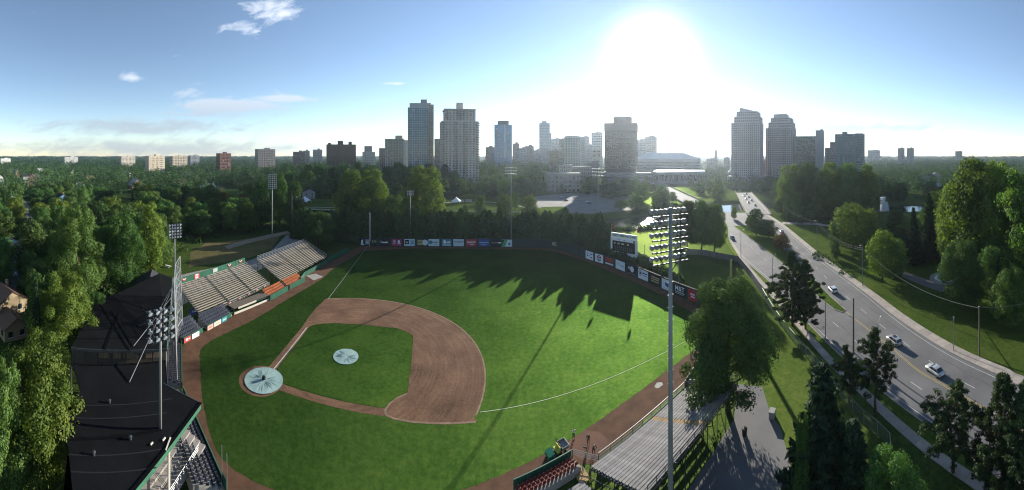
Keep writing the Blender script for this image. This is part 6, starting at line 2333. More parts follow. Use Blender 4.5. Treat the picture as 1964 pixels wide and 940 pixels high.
def block(t, x0, x1, y0, y1, z0, z1, floors, bays, wall, glass, band=.42, pier=.35, depth_bays=None, proud=.35, bal=(), tag_=''):
    """glazed core behind spandrel bands and piers, so each window is a recess between them"""
    core = MB().box(((x0 + x1) / 2, (y0 + y1) / 2, (z0 + z1) / 2), (x1 - x0 - proud, y1 - y0 - proud, z1 - z0 - .2)).build('window_glazing', glass, t)
    fh = (z1 - z0) / floors
    mb = MB()
    for k in range(floors + 1):
        z = z0 + fh * k
        h = fh * band if 0 < k < floors else fh * band * .8
        mb.box(((x0 + x1) / 2, (y0 + y1) / 2, min(max(z, z0 + h / 2), z1 - h / 2)), (x1 - x0 - .06, y1 - y0 - .06, h))
    o = mb.build('floor_bands', wall, t)
    o['kind'] = 'stuff'
    mb = MB()
    bw = (x1 - x0) / bays
    for k in range(bays + 1):
        x = min(max(x0 + bw * k, x0 + bw * pier / 2), x1 - bw * pier / 2)
        for y in (y0, y1):
            mb.box((x, y + (.2 if y == y0 else -.2), (z0 + z1) / 2), (bw * pier, .4, z1 - z0 - .04))
    db = depth_bays or max(2, int((y1 - y0) / bw))
    bd = (y1 - y0) / db
    for k in range(1, db):
        y = y0 + bd * k
        for x in (x0, x1):
            mb.box((x + (.2 if x == x0 else -.2), y, (z0 + z1) / 2), (.4, bd * pier, z1 - z0 - .04))
    o = mb.build('piers', wall, t)
    o['kind'] = 'stuff'
    # some windows have pale blinds drawn
    rng = random.Random(int(x0 * 13 + z1 * 7) % 9973)
    mb = MB()
    for f in range(floors):
        for k in range(bays):
            if rng.random() < (.05 if bays > 8 else .14):
                hh = fh * (1 - band) * rng.choice((.4, .7, 1.0))
                zc = z0 + fh * (f + 1) - fh * band / 2 - hh / 2
                mb.box((x0 + bw * (k + .5), y0 + proud / 2 - .02, zc), (bw * (1 - pier) * .9, .04, hh))
    if mb.v:
        o = mb.build('blinds', flat((.34, .34, .32)), t)
        o['kind'] = 'stuff'
    if bal:
        mb, rl_ = MB(), MB()
        for (k0, k1, out) in bal:
            for f in range(1, floors):
                z = z0 + fh * f
                mb.box((x0 + bw * (k0 + k1) / 2, y0 - out / 2, z), (bw * (k1 - k0) * .96, out, .22))
                rl_.box((x0 + bw * (k0 + k1) / 2, y0 - out + .04, z + .6), (bw * (k1 - k0) * .96, .06, .95))
        o = mb.build('balcony_slabs', wall, t)
        o['kind'] = 'stuff'
        o = rl_.build('balcony_rails', glass_mat((.10, .13, .15)), t)
        o['kind'] = 'stuff'
    return core


def bld(label, px0, px1, d, name='tower_block', turn=0.0, cat='building', depth=26, group=None):
    px = (px0 + px1) / 2
    p = P(px, d)
    az = (px - 982) / FPX
    w = (px1 - px0) * d / FPX
    t = thing(name, label, cat, p, -az + turn, group)
    BLD.append((p.x, p.y + depth * .5, max(w, depth) * .62))
    return t, w


CONC, BEIGE, GREY, BRICK, WHITE_, BLUEG = (.40, .41, .42), (.50, .46, .43), (.24, .245, .25), (.20, .11, .08), (.55, .55, .53), (.10, .17, .24)
G_BLUE, G_DARK, G_TEAL = glass_mat((.030, .055, .080)), glass_mat((.014, .018, .024)), glass_mat((.030, .060, .070))
WB, WC, WG, WK, WW = wall_mat(BEIGE), wall_mat(CONC), wall_mat(GREY), wall_mat(BRICK), wall_mat(WHITE_)

# glass condominium tower with white podium
d = 430
t, w = bld('tall blue glass apartment tower with white podium, left of centre', 782, 832, d)
h = ZT(200, d)
block(t, -w / 2, w * .30, 0, 24, 24, h - 4, 27, 9, wall_mat((.36, .50, .60)), glass_mat((.014, .075, .125)), .22, .20, bal=((0, 1.4, 1.3), (3.4, 4.9, 1.2), (7, 9, 1.2)))
block(t, w * .30, w / 2, 1.5, 24, 24, h, 28, 3, wall_mat((.40, .36, .32)), G_DARK, .35, .4)
MB().box((-w * .02, 12, h - 1.0), (w * .82, 20, 6)).build('penthouse', wall_mat((.30, .33, .35)), t)
MB().box((w * .12, 12, h + 4), (w * .24, 10, 7)).build('plant_room', WG, t)
pd = MB().box((-w * .02, 11, 14.5), (w * 1.1, 27, 19)).build('podium', WW, t)
for k in range(5):
    MB().box((-w * .42 + k * w * .2, -2.55, 17), (w * .12, .1, 7)).build('podium_window', G_DARK, t)
# stepped beige tower with corner balconies
d = 405
t, w = bld('stepped beige apartment tower with stacked corner balconies', 847, 919, d, turn=.15)
h1, h2, h3 = ZT(232, d), ZT(210, d), ZT(203, d)
block(t, -w * .5, w * .5, 0, 30, 8, h1, 26, 11, WB, G_DARK, .45, .45, bal=((-.3, .9, 1.6), (3.6, 4.6, 1.2), (6.2, 7.2, 1.2), (10.1, 11.3, 1.6)))
block(t, -w * .40, w * .42, 1.5, 28, h1, h2, 5, 9, WB, G_DARK, .45, .45, bal=((-.4, .8, 1.4), (3.2, 5.6, 1.2)))
MB().box((0, 14, h2 + .4), (w * .86, 29, .8)).build('cornice', WB, t)
MB().box((w * .02, 14, h3), (w * .16, 9, (h3 - h2) * 2.4)).build('plant_room', WB, t)
# slab with balconies, dark annex
d = 470
t, w = bld('mid height grey slab block touching the glass tower', 738, 782, d, turn=-.1)
h = ZT(266, d)
block(t, -w / 2, w * .34, 0, 20, 6, h, 16, 7, wall_mat((.36, .36, .34)), G_TEAL, .40, .35, bal=((1.5, 2.5, 1.2), (3.2, 4.6, 1.2), (5.4, 6.6, 1.2)))
block(t, w * .34, w / 2, 1, 19, 6, h - 2, 16, 2, WB, G_DARK, .5, .6)
MB().box((w * .1, 9, h + 2.4), (w * .32, 8, 5)).build('plant_room', wall_mat((.42, .38, .32)), t)
t, w = bld('small dark office block left of the grey slab', 727, 740, 500)
block(t, -w / 2, w / 2, 0, 14, 6, ZT(284, 500), 13, 3, WG, G_DARK, .35, .3)
# narrow blocks behind the towers
t, w = bld('narrow dark block between the two tallest left towers', 833, 845, 560)
block(t, -w / 2, w / 2, 0, 16, 6, ZT(266, 560), 20, 3, WG, G_DARK, .4, .35)
# brown apartment block
d = 560
t, w = bld('wide dark brown apartment block with three roof boxes', 627, 683, d, turn=.1)
h = ZT(277, d)
block(t, -w / 2, w / 2, 0, 18, 6, h, 17, 14, wall_mat((.13, .10, .085)), G_DARK, .5, .5, bal=((6.4, 8.2, 1.0),))
for x, ww, hh in ((-.40, .1, 3), (-.02, .18, 6.5), (.32, .10, 5)):
    MB().box((w * x, 9, h + hh / 2), (w * ww, 8, hh)).build('roof_box', wall_mat((.12, .09, .08)), t)
# light terraces
t, w = bld('small white stepped block between brown and grey blocks', 695, 720, 600)
block(t, -w / 2, w / 2, 0, 14, 4, ZT(291, 600), 10, 6, WW, G_TEAL, .5, .5)
block(t, -w * .35, w * .25, 1, 13, ZT(291, 600), ZT(280, 600), 3, 4, WC, G_TEAL, .4, .4)
# blue office tower
d = 600
t, w = bld('blue mirror glass office tower with dark cap', 948, 982, d)
h = ZT(239, d)
block(t, -w / 2, w / 2, 0, 30, 6, h, 26, 12, wall_mat((.06, .28, .55)), glass_mat((.02, .17, .38)), .14, .10)
MB().box((0, 14, (h + ZT(231, d)) / 2), (w * .64, 18, ZT(231, d) - h)).build('cap', wall_mat((.05, .06, .07)), t)
MB().box((w * .10, -.1, h * .68), (w * .06, .4, h * .62)).build('light_rib', WW, t)
MB().box((-w * .38, -.1, h * .82), (w * .10, .4, h * .16)).build('corner_cut', G_DARK, t)
# tall hazy tower with antennas
d = 850
t, w = bld('tall slim blue grey tower with antennas far downtown', 1034, 1058, d)
h = ZT(236, d)
block(t, -w / 2, w * .36, 0, 30, 6, h, 30, 10, wall_mat((.16, .27, .38)), glass_mat((.03, .10, .17)), .2, .2)
block(t, w * .36, w / 2, 2, 28, 6, ZT(255, d), 25, 3, wall_mat((.16, .27, .38)), glass_mat((.03, .10, .17)), .2, .2)
MB().box((-w * .1, 14, h + 3), (w * .42, 14, 6)).build('cap', wall_mat((.14, .18, .22)), t)
for x in (-.16, -.1, .05, .08):
    MB().tube([(w * x, 12, h + 6), (w * x, 12, h + 15)], .3, 5).build('antenna', M['steel_dark'], t)
# rounded hotel
d = 520
t, w = bld('glass hotel with curved roof line in the middle of downtown', 1082, 1122, d)
h = ZT(264, d)
block(t, -w / 2, w * .28, 0, 22, 4, h, 17, 10, wall_mat((.34, .40, .40)), G_TEAL, .22, .34)
block(t, w * .28, w / 2, 1, 20, 4, ZT(267, d), 17, 4, wall_mat((.34, .40, .40)), G_TEAL, .22, .34)
arc = [(-w / 2 + w * .78 * k / 10, 3.6 * math.sin(PI * min(1, .15 + .7 * k / 10)) ** .7) for k in range(11)]
mb = MB()
for (xa, za), (xb, zb_) in zip(arc[:-1], arc[1:]):
    mb.prism([(xa, 0), (xb, 0), (xb, 22), (xa, 22)], h - .1, [h + za, h + zb_, h + zb_, h + za])
mb.build('curved_parapet', wall_mat((.32, .36, .36)), t)
# brutalist court house
d = 500
t, w = bld('massive grey concrete court house tower right of centre', 1159, 1221, d, turn=-.1)
h = ZT(236, d)
block(t, -w / 2, w / 2, 0, 34, 22, h - 12, 15, 16, wall_mat((.20, .145, .125)), G_DARK, .50, .45)
MB().box((0, 17, h - 6), (w * 1.02, 35, 12)).build('blank_crown', wall_mat((.24, .185, .165)), t)
MB().prism([(-w * .24, 8), (-w * .02, 4), (w * .32, 8), (w * .32, 28), (-w * .24, 28)], h, ZT(222.5, d)).build('plant_tower', wall_mat((.24, .185, .165)), t)
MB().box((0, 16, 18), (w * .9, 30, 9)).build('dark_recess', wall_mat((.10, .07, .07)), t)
block(t, -w * .55, w * .95, -14, 24, 2, 17, 3, 46, wall_mat((.27, .26, .26)), G_DARK, .5, .4)
MB().tube([(-w * .12, 16, ZT(222.5, d)), (-w * .12, 16, ZT(222.5, d) + 9)], .25, 5).build('antenna', M['steel_dark'], t)
# others downtown, each with its own look
for (px0, px1, top, d, fl, by, wc, gl, bd_, pr, lab, nm) in [
    (931, 948, 282, 720, 14, 6, (.20, .19, .19), G_DARK, .45, .45, 'low grey block tucked left of the blue mirror tower', 'office_block'),
    (983, 996, 275, 800, 16, 5, (.26, .22, .20), G_DARK, .5, .5, 'brownish block right of the blue mirror tower', 'office_block'),
    (987, 1008, 290, 720, 9, 8, (.28, .28, .28), G_DARK, .5, .5, 'low pale grey block in front of the antenna block', 'office_block'),
    (1007, 1024, 280, 740, 14, 6, (.20, .20, .21), G_DARK, .5, .5, 'grey block with a single antenna left of the slim tower', 'office_block'),
    (1041, 1054, 287, 640, 10, 5, (.42, .42, .41), G_DARK, .5, .5, 'pale block at the foot of the slim tower', 'office_block'),
    (1053, 1073, 290, 560, 8, 7, (.25, .22, .19), G_DARK, .3, .3, 'open framed grid block under construction downtown', 'framed_block'),
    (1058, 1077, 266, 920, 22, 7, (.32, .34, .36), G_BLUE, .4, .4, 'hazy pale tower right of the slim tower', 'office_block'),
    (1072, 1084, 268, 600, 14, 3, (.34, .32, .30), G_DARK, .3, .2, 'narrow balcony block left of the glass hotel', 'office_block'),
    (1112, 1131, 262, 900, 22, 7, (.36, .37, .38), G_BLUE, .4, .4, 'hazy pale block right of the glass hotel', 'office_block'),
    (1134, 1156, 254, 760, 24, 5, (.55, .55, .55), G_BLUE, .55, .2, 'white banded tower with masts left of the court house', 'office_block'),
    (1135, 1152, 285, 580, 6, 2, (.55, .55, .54), G_DARK, .55, .15, 'white striped low block left of the court house', 'office_block'),
    (1220, 1240, 268, 720, 14, 3, (.46, .45, .44), G_DARK, .5, .2, 'pale striped block right of the court house', 'office_block'),
    (884, 905, 284, 640, 12, 7, (.30, .34, .38), G_BLUE, .4, .4, 'low blue grey block right of the stepped beige tower', 'office_block'),
    (996, 1010, 284, 690, 11, 5, (.30, .33, .37), G_BLUE, .4, .4, 'small blue grey block left of the antenna block', 'office_block'),
    (1024, 1036, 288, 650, 9, 4, (.40, .40, .40), G_DARK, .45, .4, 'small pale block at the left foot of the slim tower', 'office_block'),
    (1122, 1136, 278, 640, 12, 5, (.32, .35, .38), G_BLUE, .4, .4, 'blue grey block between the hotel and the white banded tower', 'office_block'),
    (1236, 1260, 262, 740, 18, 7, (.36, .34, .33), G_DARK, .5, .5, 'stepped grey block farthest right behind the court house', 'office_block'),
]:
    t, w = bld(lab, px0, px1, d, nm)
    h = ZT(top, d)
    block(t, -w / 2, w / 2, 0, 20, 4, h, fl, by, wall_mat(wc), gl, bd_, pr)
    MB().box((w * .1, 10, h + 1.6), (w * .45, 9, 3.2)).build('plant_room', wall_mat(wc), t)
    if 'antenna' in lab or 'masts' in lab:
        for x in ((0,) if 'single' in lab else (-.2, .1, .35)):
            MB().tube([(w * x, 10, h + 3), (w * x, 10, h + 16)], .3, 5).build('antenna', M['steel_dark'], t)

# twin stepped towers on the right
for (px0, px1, top, d, lab) in ((1401, 1458, 205, 470, 'left of the twin pale stepped towers, its roof sloping to the right'), (1467, 1521, 218, 490, 'right of the twin pale stepped towers, its roof flat')):
    t, w = bld(lab, px0, px1, d, turn=-.25)
    H1 = ZT(top, d)
    steps = [(.50, .50, .80), (.40, .47, .88), (.32, .40, .945)]
    zprev = 10
    WT = wall_mat((.42, .37, .39))
    for i, (l_, r_, f_) in enumerate(steps):
        z1 = H1 * f_
        block(t, -w * l_, w * r_, .8 * i, 28 - .8 * i, zprev, z1, max(2, int((z1 - zprev) / 3.2)), 14 - i * 2, WT, glass_mat((.055, .06, .075)), .38, .42, bal=((2, 3, 1.0), (9, 10.5, 1.0)) if i == 0 else ())
        zprev = z1
    sl = [H1, H1 * .955, H1 * .955, H1] if 'left of' in lab else [H1 * .995, H1, H1, H1 * .995]
    MB().prism([(-w * .22, 3), (w * .24, 3), (w * .24, 22), (-w * .22, 22)], zprev - .1, sl).build('crown', WT, t)
    block(t, -w * .62, w * .66, -4, 30, 0, 13, 3, 14, wall_mat((.42, .40, .38)), G_DARK, .35, .4)
# dark slab with pale core
d = 470
t, w = bld('dark gridded slab block with pale stair core at its right end', 1526, 1579, d, turn=-.12)
h = ZT(261, d)
block(t, -w / 2, w * .22, 0, 22, 4, h, 15, 12, wall_mat((.20, .27, .29)), glass_mat((.008, .03, .035)), .20, .16)
MB().box((w * .36, 11, ZT(250, d) / 2), (w * .28, 22, ZT(250, d))).build('stair_core', wall_mat((.36, .36, .37)), t)
MB().box((w * .42, 11, ZT(250, d) + 1), (w * .08, 6, 2)).build('roof_box', WG, t)
# apartments in steps
d = 420
t, w = bld('stepped apartment block with punched windows at far right of the skyline', 1580, 1655, d, turn=-.2)
for (a, b, tp, by, y0) in ((-.5, -.34, 283, 3, 2), (-.36, -.2, 272, 3, 1), (-.22, .30, 257, 8, 0), (.30, .5, 256, 4, .8)):
    block(t, w * a, w * b, y0, 20 - y0, 4, ZT(tp, d), max(5, int(ZT(tp, d) / 3.4)), by, wall_mat((.30, .28, .265)) if b < .3 else wall_mat((.22, .27, .29)), G_DARK, .45, .42)
MB().box((0, 10, ZT(255, d) + .6), (w * .12, 6, 2.6)).build('roof_box', WG, t)

# civic block at the parking lot: each window its own
d = 385
t, w = bld('grey stone four storey block with arched ground floor by the parking lot', 1048, 1113, d, 'stone_block', depth=16)
h = ZT(333, d)
MB().box((0, 8, h / 2), (w, 16, h)).build('wall', wall_mat((.30, .27, .24)), t)
MB().box((0, 8, h + .15), (w + .6, 16.6, .5)).build('cornice', wall_mat((.34, .31, .28)), t)
win = MB().box((0, 0, 0), (1.0, .2, 2.4)).mesh('window', G_DARK)
sill = MB().box((0, 0, 0), (1.3, .4, .22)).mesh('sill', wall_mat((.36, .33, .30)))
for r in range(3):
    for k in range(8):
        for s in (-.75, .75):
            x = -w / 2 + w * (k + .5) / 8 + s
            z = 7.3 + r * 4.9
            o = mobj('window', win, t, (x, -.04, z))
            mobj('sill', sill, o, (0, -.05, -1.35))
for k in range(8):
    x = -w / 2 + w * (k + .5) / 8
    vs = [(x + 1.3 * math.cos(a), -.06, 2.6 + 1.3 * math.sin(a)) for a in np.linspace(0, PI, 9)] + [(x - 1.3, -.06, .6), (x + 1.3, -.06, .6)]
    MB().add(vs, [tuple(range(11))]).build('arched_window', G_DARK, t)
for (px0, px1, top, d, fl, by, wc, lab) in [(1072, 1097, 317, 415, 7, 6, (.36, .33, .29), 'pale stone wing rising behind the four storey block'), (1098, 1134, 320, 440, 5, 10, (.28, .27, .25), 'low grey wing right of the stone block'), (1130, 1148, 308, 470, 6, 5, (.20, .20, .20), 'dark low block left of the court house base')]:
    t, w = bld(lab, px0, px1, d, 'stone_wing', depth=16)
    block(t, -w / 2, w / 2, 0, 16, 0, ZT(top, d), fl, by, wall_mat(wc), G_DARK, .5, .5)
    MB().box((0, 8, ZT(top, d) + .2), (w + .5, 16.5, .5)).build('cornice', wall_mat(wc), t)

# arena and market hall
d = 640
t, w = bld('wide arena with shining white roof under the sun', 1216, 1344, d, 'arena', depth=70)
zw = ZT(305, d)
MB().box((0, 35, zw / 2), (w, 70, zw)).build('wall', wall_mat((.40, .41, .42)), t)
for k in range(5):
    MB().box((0, -.1, 6 + k * (zw - 8) / 5), (w * .98, .4, 2.2)).build('window_band', G_DARK, t)
zr = ZT(292, d)
MB().add([(-w / 2 - 1, -1, zw), (w / 2 + 1, -1, zw), (w / 2 + 1, 71, zw), (-w / 2 - 1, 71, zw), (-w * .30, 16, zr), (w * .26, 16, zr - 1), (w * .26, 55, zr), (-w * .30, 55, zr)], [(0, 1, 5, 4), (1, 2, 6, 5), (2, 3, 7, 6), (3, 0, 4, 7), (4, 5, 6, 7)]).build('roof', mat('white membrane roof', (.62, .62, .61), .35, var=.1, scale=.1), t)
for k in range(6):
    MB().box((-w * .1 + k * 8, 35, zr + 1.2), (4, 4, 2.4)).build('roof_unit', WG, t)
d = 500
t, w = bld('long low market hall with pale barrel roof behind the left bridge', 1253, 1352, d, 'market_hall', depth=30)
zw = ZT(330, d)
MB().box((0, 15, zw / 2), (w, 30, zw)).build('wall', wall_mat((.20, .21, .22)), t)
for k in range(14):
    MB().box((-w * .46 + k * w * .07, -.08, zw * .5), (w * .05, .3, zw * .5)).build('window', G_DARK, t)
mb = MB()
ys_ = [(-1 + 32 * k / 8, zw + 2.6 * math.sin(PI * k / 8)) for k in range(9)]
mb.add([(x, y, z) for x in (-w / 2 - .5, w / 2 + .5) for (y, z) in ys_], [(k, 9 + k, 10 + k, k + 1) for k in range(8)] + [tuple(range(9)), tuple(reversed(range(9, 18)))])
mb.build('barrel_roof', mat('pale metal roof', (.52, .53, .54), .35, var=.1, scale=.2, metallic=.3), t)
t, w = bld('small church with pale hipped roof below the twin towers', 1396, 1432, 560, 'church', depth=18)
zw = ZT(331, 560)
MB().box((0, 9, zw / 2), (w, 18, zw)).build('wall', wall_mat((.26, .20, .16)), t)
MB().add([(-w / 2 - .6, -.6, zw), (w / 2 + .6, -.6, zw), (w / 2 + .6, 18.6, zw), (-w / 2 - .6, 18.6, zw), (-w * .22, 9, ZT(319, 560)), (w * .22, 9, ZT(319, 560))], [(0, 1, 5, 4), (1, 2, 5), (2, 3, 4, 5), (3, 0, 4)]).build('roof', M['tarp'] if False else mat('copper roof', (.38, .47, .47), .6, var=.15, scale=.3), t)
MB().lathe([(2.0, 0), (2.0, 4), (0.01, 11)], 8, (-w * .0, 9, ZT(321, 560))).build('spire', wall_mat((.30, .32, .33)), t)
for k in range(5):
    MB().box((-w * .4 + k * w * .2, -.1, zw * .55), (1.2, .3, 4)).build('window', G_DARK, t)
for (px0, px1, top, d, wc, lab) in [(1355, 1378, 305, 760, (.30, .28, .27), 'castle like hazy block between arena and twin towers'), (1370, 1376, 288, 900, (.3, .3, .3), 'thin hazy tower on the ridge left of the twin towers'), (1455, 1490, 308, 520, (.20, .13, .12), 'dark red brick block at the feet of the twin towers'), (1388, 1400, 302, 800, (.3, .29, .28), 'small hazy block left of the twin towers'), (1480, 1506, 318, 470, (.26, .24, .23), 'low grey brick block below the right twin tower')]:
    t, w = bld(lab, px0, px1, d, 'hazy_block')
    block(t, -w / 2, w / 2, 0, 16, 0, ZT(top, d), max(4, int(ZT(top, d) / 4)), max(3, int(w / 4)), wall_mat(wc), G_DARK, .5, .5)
    MB().box((0, 8, ZT(top, d) + .9), (w * .4, 6, 1.8)).build('roof_box', wall_mat(wc), t)

# left horizon blocks
for (px0, px1, top, d, fl, by, wc, lab) in [
    (283, 319, 299, 680, 10, 12, (.50, .43, .33), 'sunlit cream slab block among the trees on the left horizon'),
    (329, 362, 300, 900, 9, 9, (.42, .36, .28), 'stepped tan block right of the cream slab'),
    (231, 262, 300, 1200, 8, 10, (.40, .36, .30), 'low tan block left of the cream slab'),
    (364, 384, 298, 1300, 8, 8, (.22, .23, .25), 'grey hazy block on the left horizon'),
    (420, 445, 294, 700, 7, 8, (.16, .085, .07), 'red brick block with roof box on the left horizon'),
    (493, 531, 286, 760, 14, 10, (.24, .22, .21), 'grey brown twin slab block left of the lamp tower'),
    (562, 585, 291, 820, 8, 6, (.20, .16, .14), 'low brown block behind the ridge trees'),
    (580, 594, 289, 900, 8, 5, (.30, .29, .28), 'small grey block next to the low brown one'),
    (600, 618, 287, 900, 9, 6, (.33, .33, .33), 'pale domed top block left of the wide brown block'),
    (122, 152, 301, 1500, 8, 10, (.36, .36, .34), 'pale distant block far left on the horizon'),
    (0, 22, 304, 1400, 6, 8, (.40, .40, .38), 'pale distant roofs at the left picture edge'),
    (1722, 1735, 284, 1150, 12, 5, (.24, .25, .26), 'left of two hazy towers above the right woods'),
    (1739, 1753, 284, 1150, 12, 5, (.24, .25, .26), 'right of two hazy towers above the right woods'),
    (1664, 1688, 288, 1700, 8, 8, (.28, .29, .30), 'hazy wide block right of the stepped apartments'),
    (1832, 1846, 290, 1700, 6, 5, (.3, .3, .3), 'faint block on the right horizon'),
]:
    t, w = bld(lab, px0, px1, d, 'apartment_block', turn=.55 if px1 < 540 else 0)
    h = ZT(top, d)
    block(t, -w / 2, w / 2, 0, 16, 0, h, fl, by, wall_mat(wc), G_DARK, .5, .5)
    MB().box((w * .12, 8, h + 1.5), (w * .25, 7, 3)).build('roof_box', wall_mat(wc), t)

# ------------------------------------------------------------------ houses on the left, tents
def house(label, loc, rz, w, dpt, eave, ridge, wall, roof, wins=2, chimney=True):
    t = thing('house', label, 'house', loc, rz)
    MB().add([(-w / 2, -dpt / 2, 0), (w / 2, -dpt / 2, 0), (w / 2, dpt / 2, 0), (-w / 2, dpt / 2, 0), (-w / 2, -dpt / 2, eave), (w / 2, -dpt / 2, eave), (w / 2, dpt / 2, eave), (-w / 2, dpt / 2, eave), (0, -dpt / 2, ridge), (0, dpt / 2, ridge)],
             [(0, 1, 5, 8, 4), (2, 3, 7, 9, 6), (1, 2, 6, 5), (3, 0, 4, 7)]).build('wall', wall, t)
    for s in (-1, 1):
        rf = MB().add([(s * (w / 2 + .5), -dpt / 2 - .4, eave - .35), (s * (w / 2 + .5), dpt / 2 + .4, eave - .35), (0, dpt / 2 + .4, ridge + .05), (0, -dpt / 2 - .4, ridge + .05), (s * (w / 2 + .5), -dpt / 2 - .4, eave - .17), (s * (w / 2 + .5), dpt / 2 + .4, eave - .17), (0, dpt / 2 + .4, ridge + .25), (0, -dpt / 2 - .4, ridge + .25)],
                      [(0, 1, 2, 3), (4, 7, 6, 5), (0, 4, 5, 1), (0, 3, 7, 4), (1, 5, 6, 2)]).build('roof', roof, t)
    if chimney:
        MB().box((w * .2, dpt * .2, ridge - .2), (.7, .7, 2.0)).build('chimney', M['tan_wall'], t)
    for f in range(2 if eave > 4.5 else 1):
        for k in range(wins):
            x = -w / 2 + w * (k + .5) / wins
            for yy in (-dpt / 2 - .03, dpt / 2 + .03):
                o = MB().box((x, yy, 1.6 + f * 2.7), (1.1, .08, 1.3)).build('window', glass_mat((.02, .025, .03)), t)
                MB().box((x, yy, .9 + f * 2.7), (1.3, .16, .1)).build('sill', M['white'], o)
            for xx in (-w / 2 - .03, w / 2 + .03):
                MB().box((xx, -dpt / 2 + dpt * (k + .5) / wins, 1.6 + f * 2.7), (.08, 1.1, 1.3)).build('window', glass_mat((.02, .025, .03)), t)
    d_ = MB().box((w * .05, -dpt / 2 - .05, 1.05), (1.0, .1, 2.1)).build('door', M['tan_wall'], t)
    MB().box((w * .05 + .35, -dpt / 2 - .12, 1.0), (.06, .06, .12)).build('handle', M['steel'], d_)
    return t


SID_T, SID_W, SID_B, SID_G = wall_mat((.26, .20, .12)), wall_mat((.32, .32, .31)), wall_mat((.10, .20, .26)), wall_mat((.06, .22, .16))
R_BR, R_GR, R_BL = M['shingle'], mat('brown shingle', (.13, .075, .05), .9, var=.3, scale=1.5, objrand=.2), mat('blue metal roof', (.07, .16, .22), .5, var=.2, scale=.5)
HOUSES = [
    ('tan sided house at the left picture edge in sun', 8, 88, .5, 9, 9, 6.0, 8.5, SID_T, R_GR), ('tan gabled garage beside the tan house', 22, 80, .4, 6, 6, 3.2, 5.0, SID_T, R_GR),
    ('white two storey house with brown roof in the left street', 49, 140, -.3, 8, 8, 6, 8.2, SID_W, R_GR), ('low house with blue metal roof at the left edge', 14, 148, .2, 11, 9, 3.4, 5.6, SID_W, R_BL),
    ('teal sided house showing between the left trees', 52, 118, .1, 7, 8, 5, 7.4, SID_B, R_BR), ('white gabled house by the street higher up on the left', 22, 285, .3, 10, 9, 6, 9.5, SID_W, R_BR),
    ('green roofed house behind the big lime tree', 97, 235, -.2, 12, 9, 5, 7.6, SID_G, mat('green roof', (.03, .13, .09), .7, var=.2, scale=.5)), ('grey roofed house among the left woods', 118, 300, .5, 13, 10, 5, 8.2, SID_B, R_BR),
    ('small house with pale roof far back in the left woods', 152, 430, .2, 12, 10, 6, 10, SID_W, R_BR), ('white roofed house in the woods below the red tree', 312, 262, -.7, 10, 8, 5, 8, SID_W, mat('pale roof', (.4, .42, .42), .7, var=.2, scale=.5)),
    ('white house by the pale tree near the pond', 420, 275, .4, 9, 8, 6, 8.4, SID_W, R_BR), ('white walled house behind the left riverside tents', 592, 330, .1, 12, 10, 7, 9.5, SID_W, R_BR)]
for (lab, px, d, tr, w, dp, ev, rg, wl, rf) in HOUSES:
    p = P(px, d)
    p.z = gz(p.x, p.y)
    house(lab, p, -(px - 982) / FPX + tr, w, dp, ev, rg, wl, rf)
rh = random.Random(12)
roofs = []
for k in range(26):
    px = rh.uniform(-10, 520) if k < 17 else rh.uniform(1690, 1950)
    dd_ = rh.uniform(345, 760)
    roofs.append((px, dd_))
roofs.sort()
for i, (px, dd_) in enumerate(roofs):
    p = P(px, dd_)
    if river_dist(np.array([p.x]), np.array([p.y]))[0] < 40:
        continue
    p.z = gz(p.x, p.y)
    house(f'{ordinal(i + 1)} small roof from the left showing among the far trees', p, rh.uniform(0, 3), rh.uniform(11, 18), rh.uniform(10, 14), rh.uniform(8, 11), rh.uniform(13, 16), [SID_W, SID_T, SID_W, WK][i % 4], [R_BR, R_GR, R_BR, mat('pale far roof', (.3, .3, .31), .7)][i % 4], chimney=False)['group'] = 'far houses'
    BLD.append((p.x, p.y, 6))
st = [P(0, 95), P(30, 130), P(55, 165), P(60, 230), P(40, 320)]
L = smooth_line(st, 5)
structure('street', MB().strip(offset_line(L, 3.2), offset_line(L, -3.2), .008), M['asphalt_old'])
for i, (px, d, k_, c_) in enumerate([(57, 141, 'suv', (.55, .56, .57)), (60, 205, 'sedan', (.5, .5, .5))]):
    car(['pale car parked by the white house in the left street', 'pale car farther up the left street'][i], P(px, d, .012), 1.9, kind=k_, c=c_, group='cars in the left street')
t = thing('garden_pool', 'round light blue paddling pool in a left back yard', 'pool', G(34, 527))
MB().lathe([(1.9, 0), (2.0, .8), (1.85, .8), (1.8, .62)], 20).build('wall', flat((.3, .45, .55)), t)
MB().lathe([(1.82, .62), (.001, .62)], 20).build('water', flat((.12, .38, .55), .1), t)


def tent(label, loc, w, hwall, hpeak, rz=0.0):
    t = thing('marquee_tent', label, 'tent', loc, rz, 'white marquee tents by the river')
    n = 8
    rings = []
    for k in range(n + 1):
        u = k / n
        s = w / 2 * (1 - u) ** 1.35 + .02
        z = hwall + (hpeak - hwall) * u
        rings.append([(-s, -s, z), (s, -s, z), (s, s, z), (-s, s, z)])
    loft(rings).build('canopy', mat('tent canvas', (.75, .76, .78), .7, var=.06, scale=.6), t)
    for x in (-1, 1):
        for y in (-1, 1):
            MB().tube([(x * w / 2, y * w / 2, 0), (x * w / 2, y * w / 2, hwall)], .06, 6).build('pole', M['white'], t)
    for s in (-1, 1):
        MB().box((0, s * w * .5, hwall - .2), (w, .04, .5)).build('valance', M['white'], t)
    return t


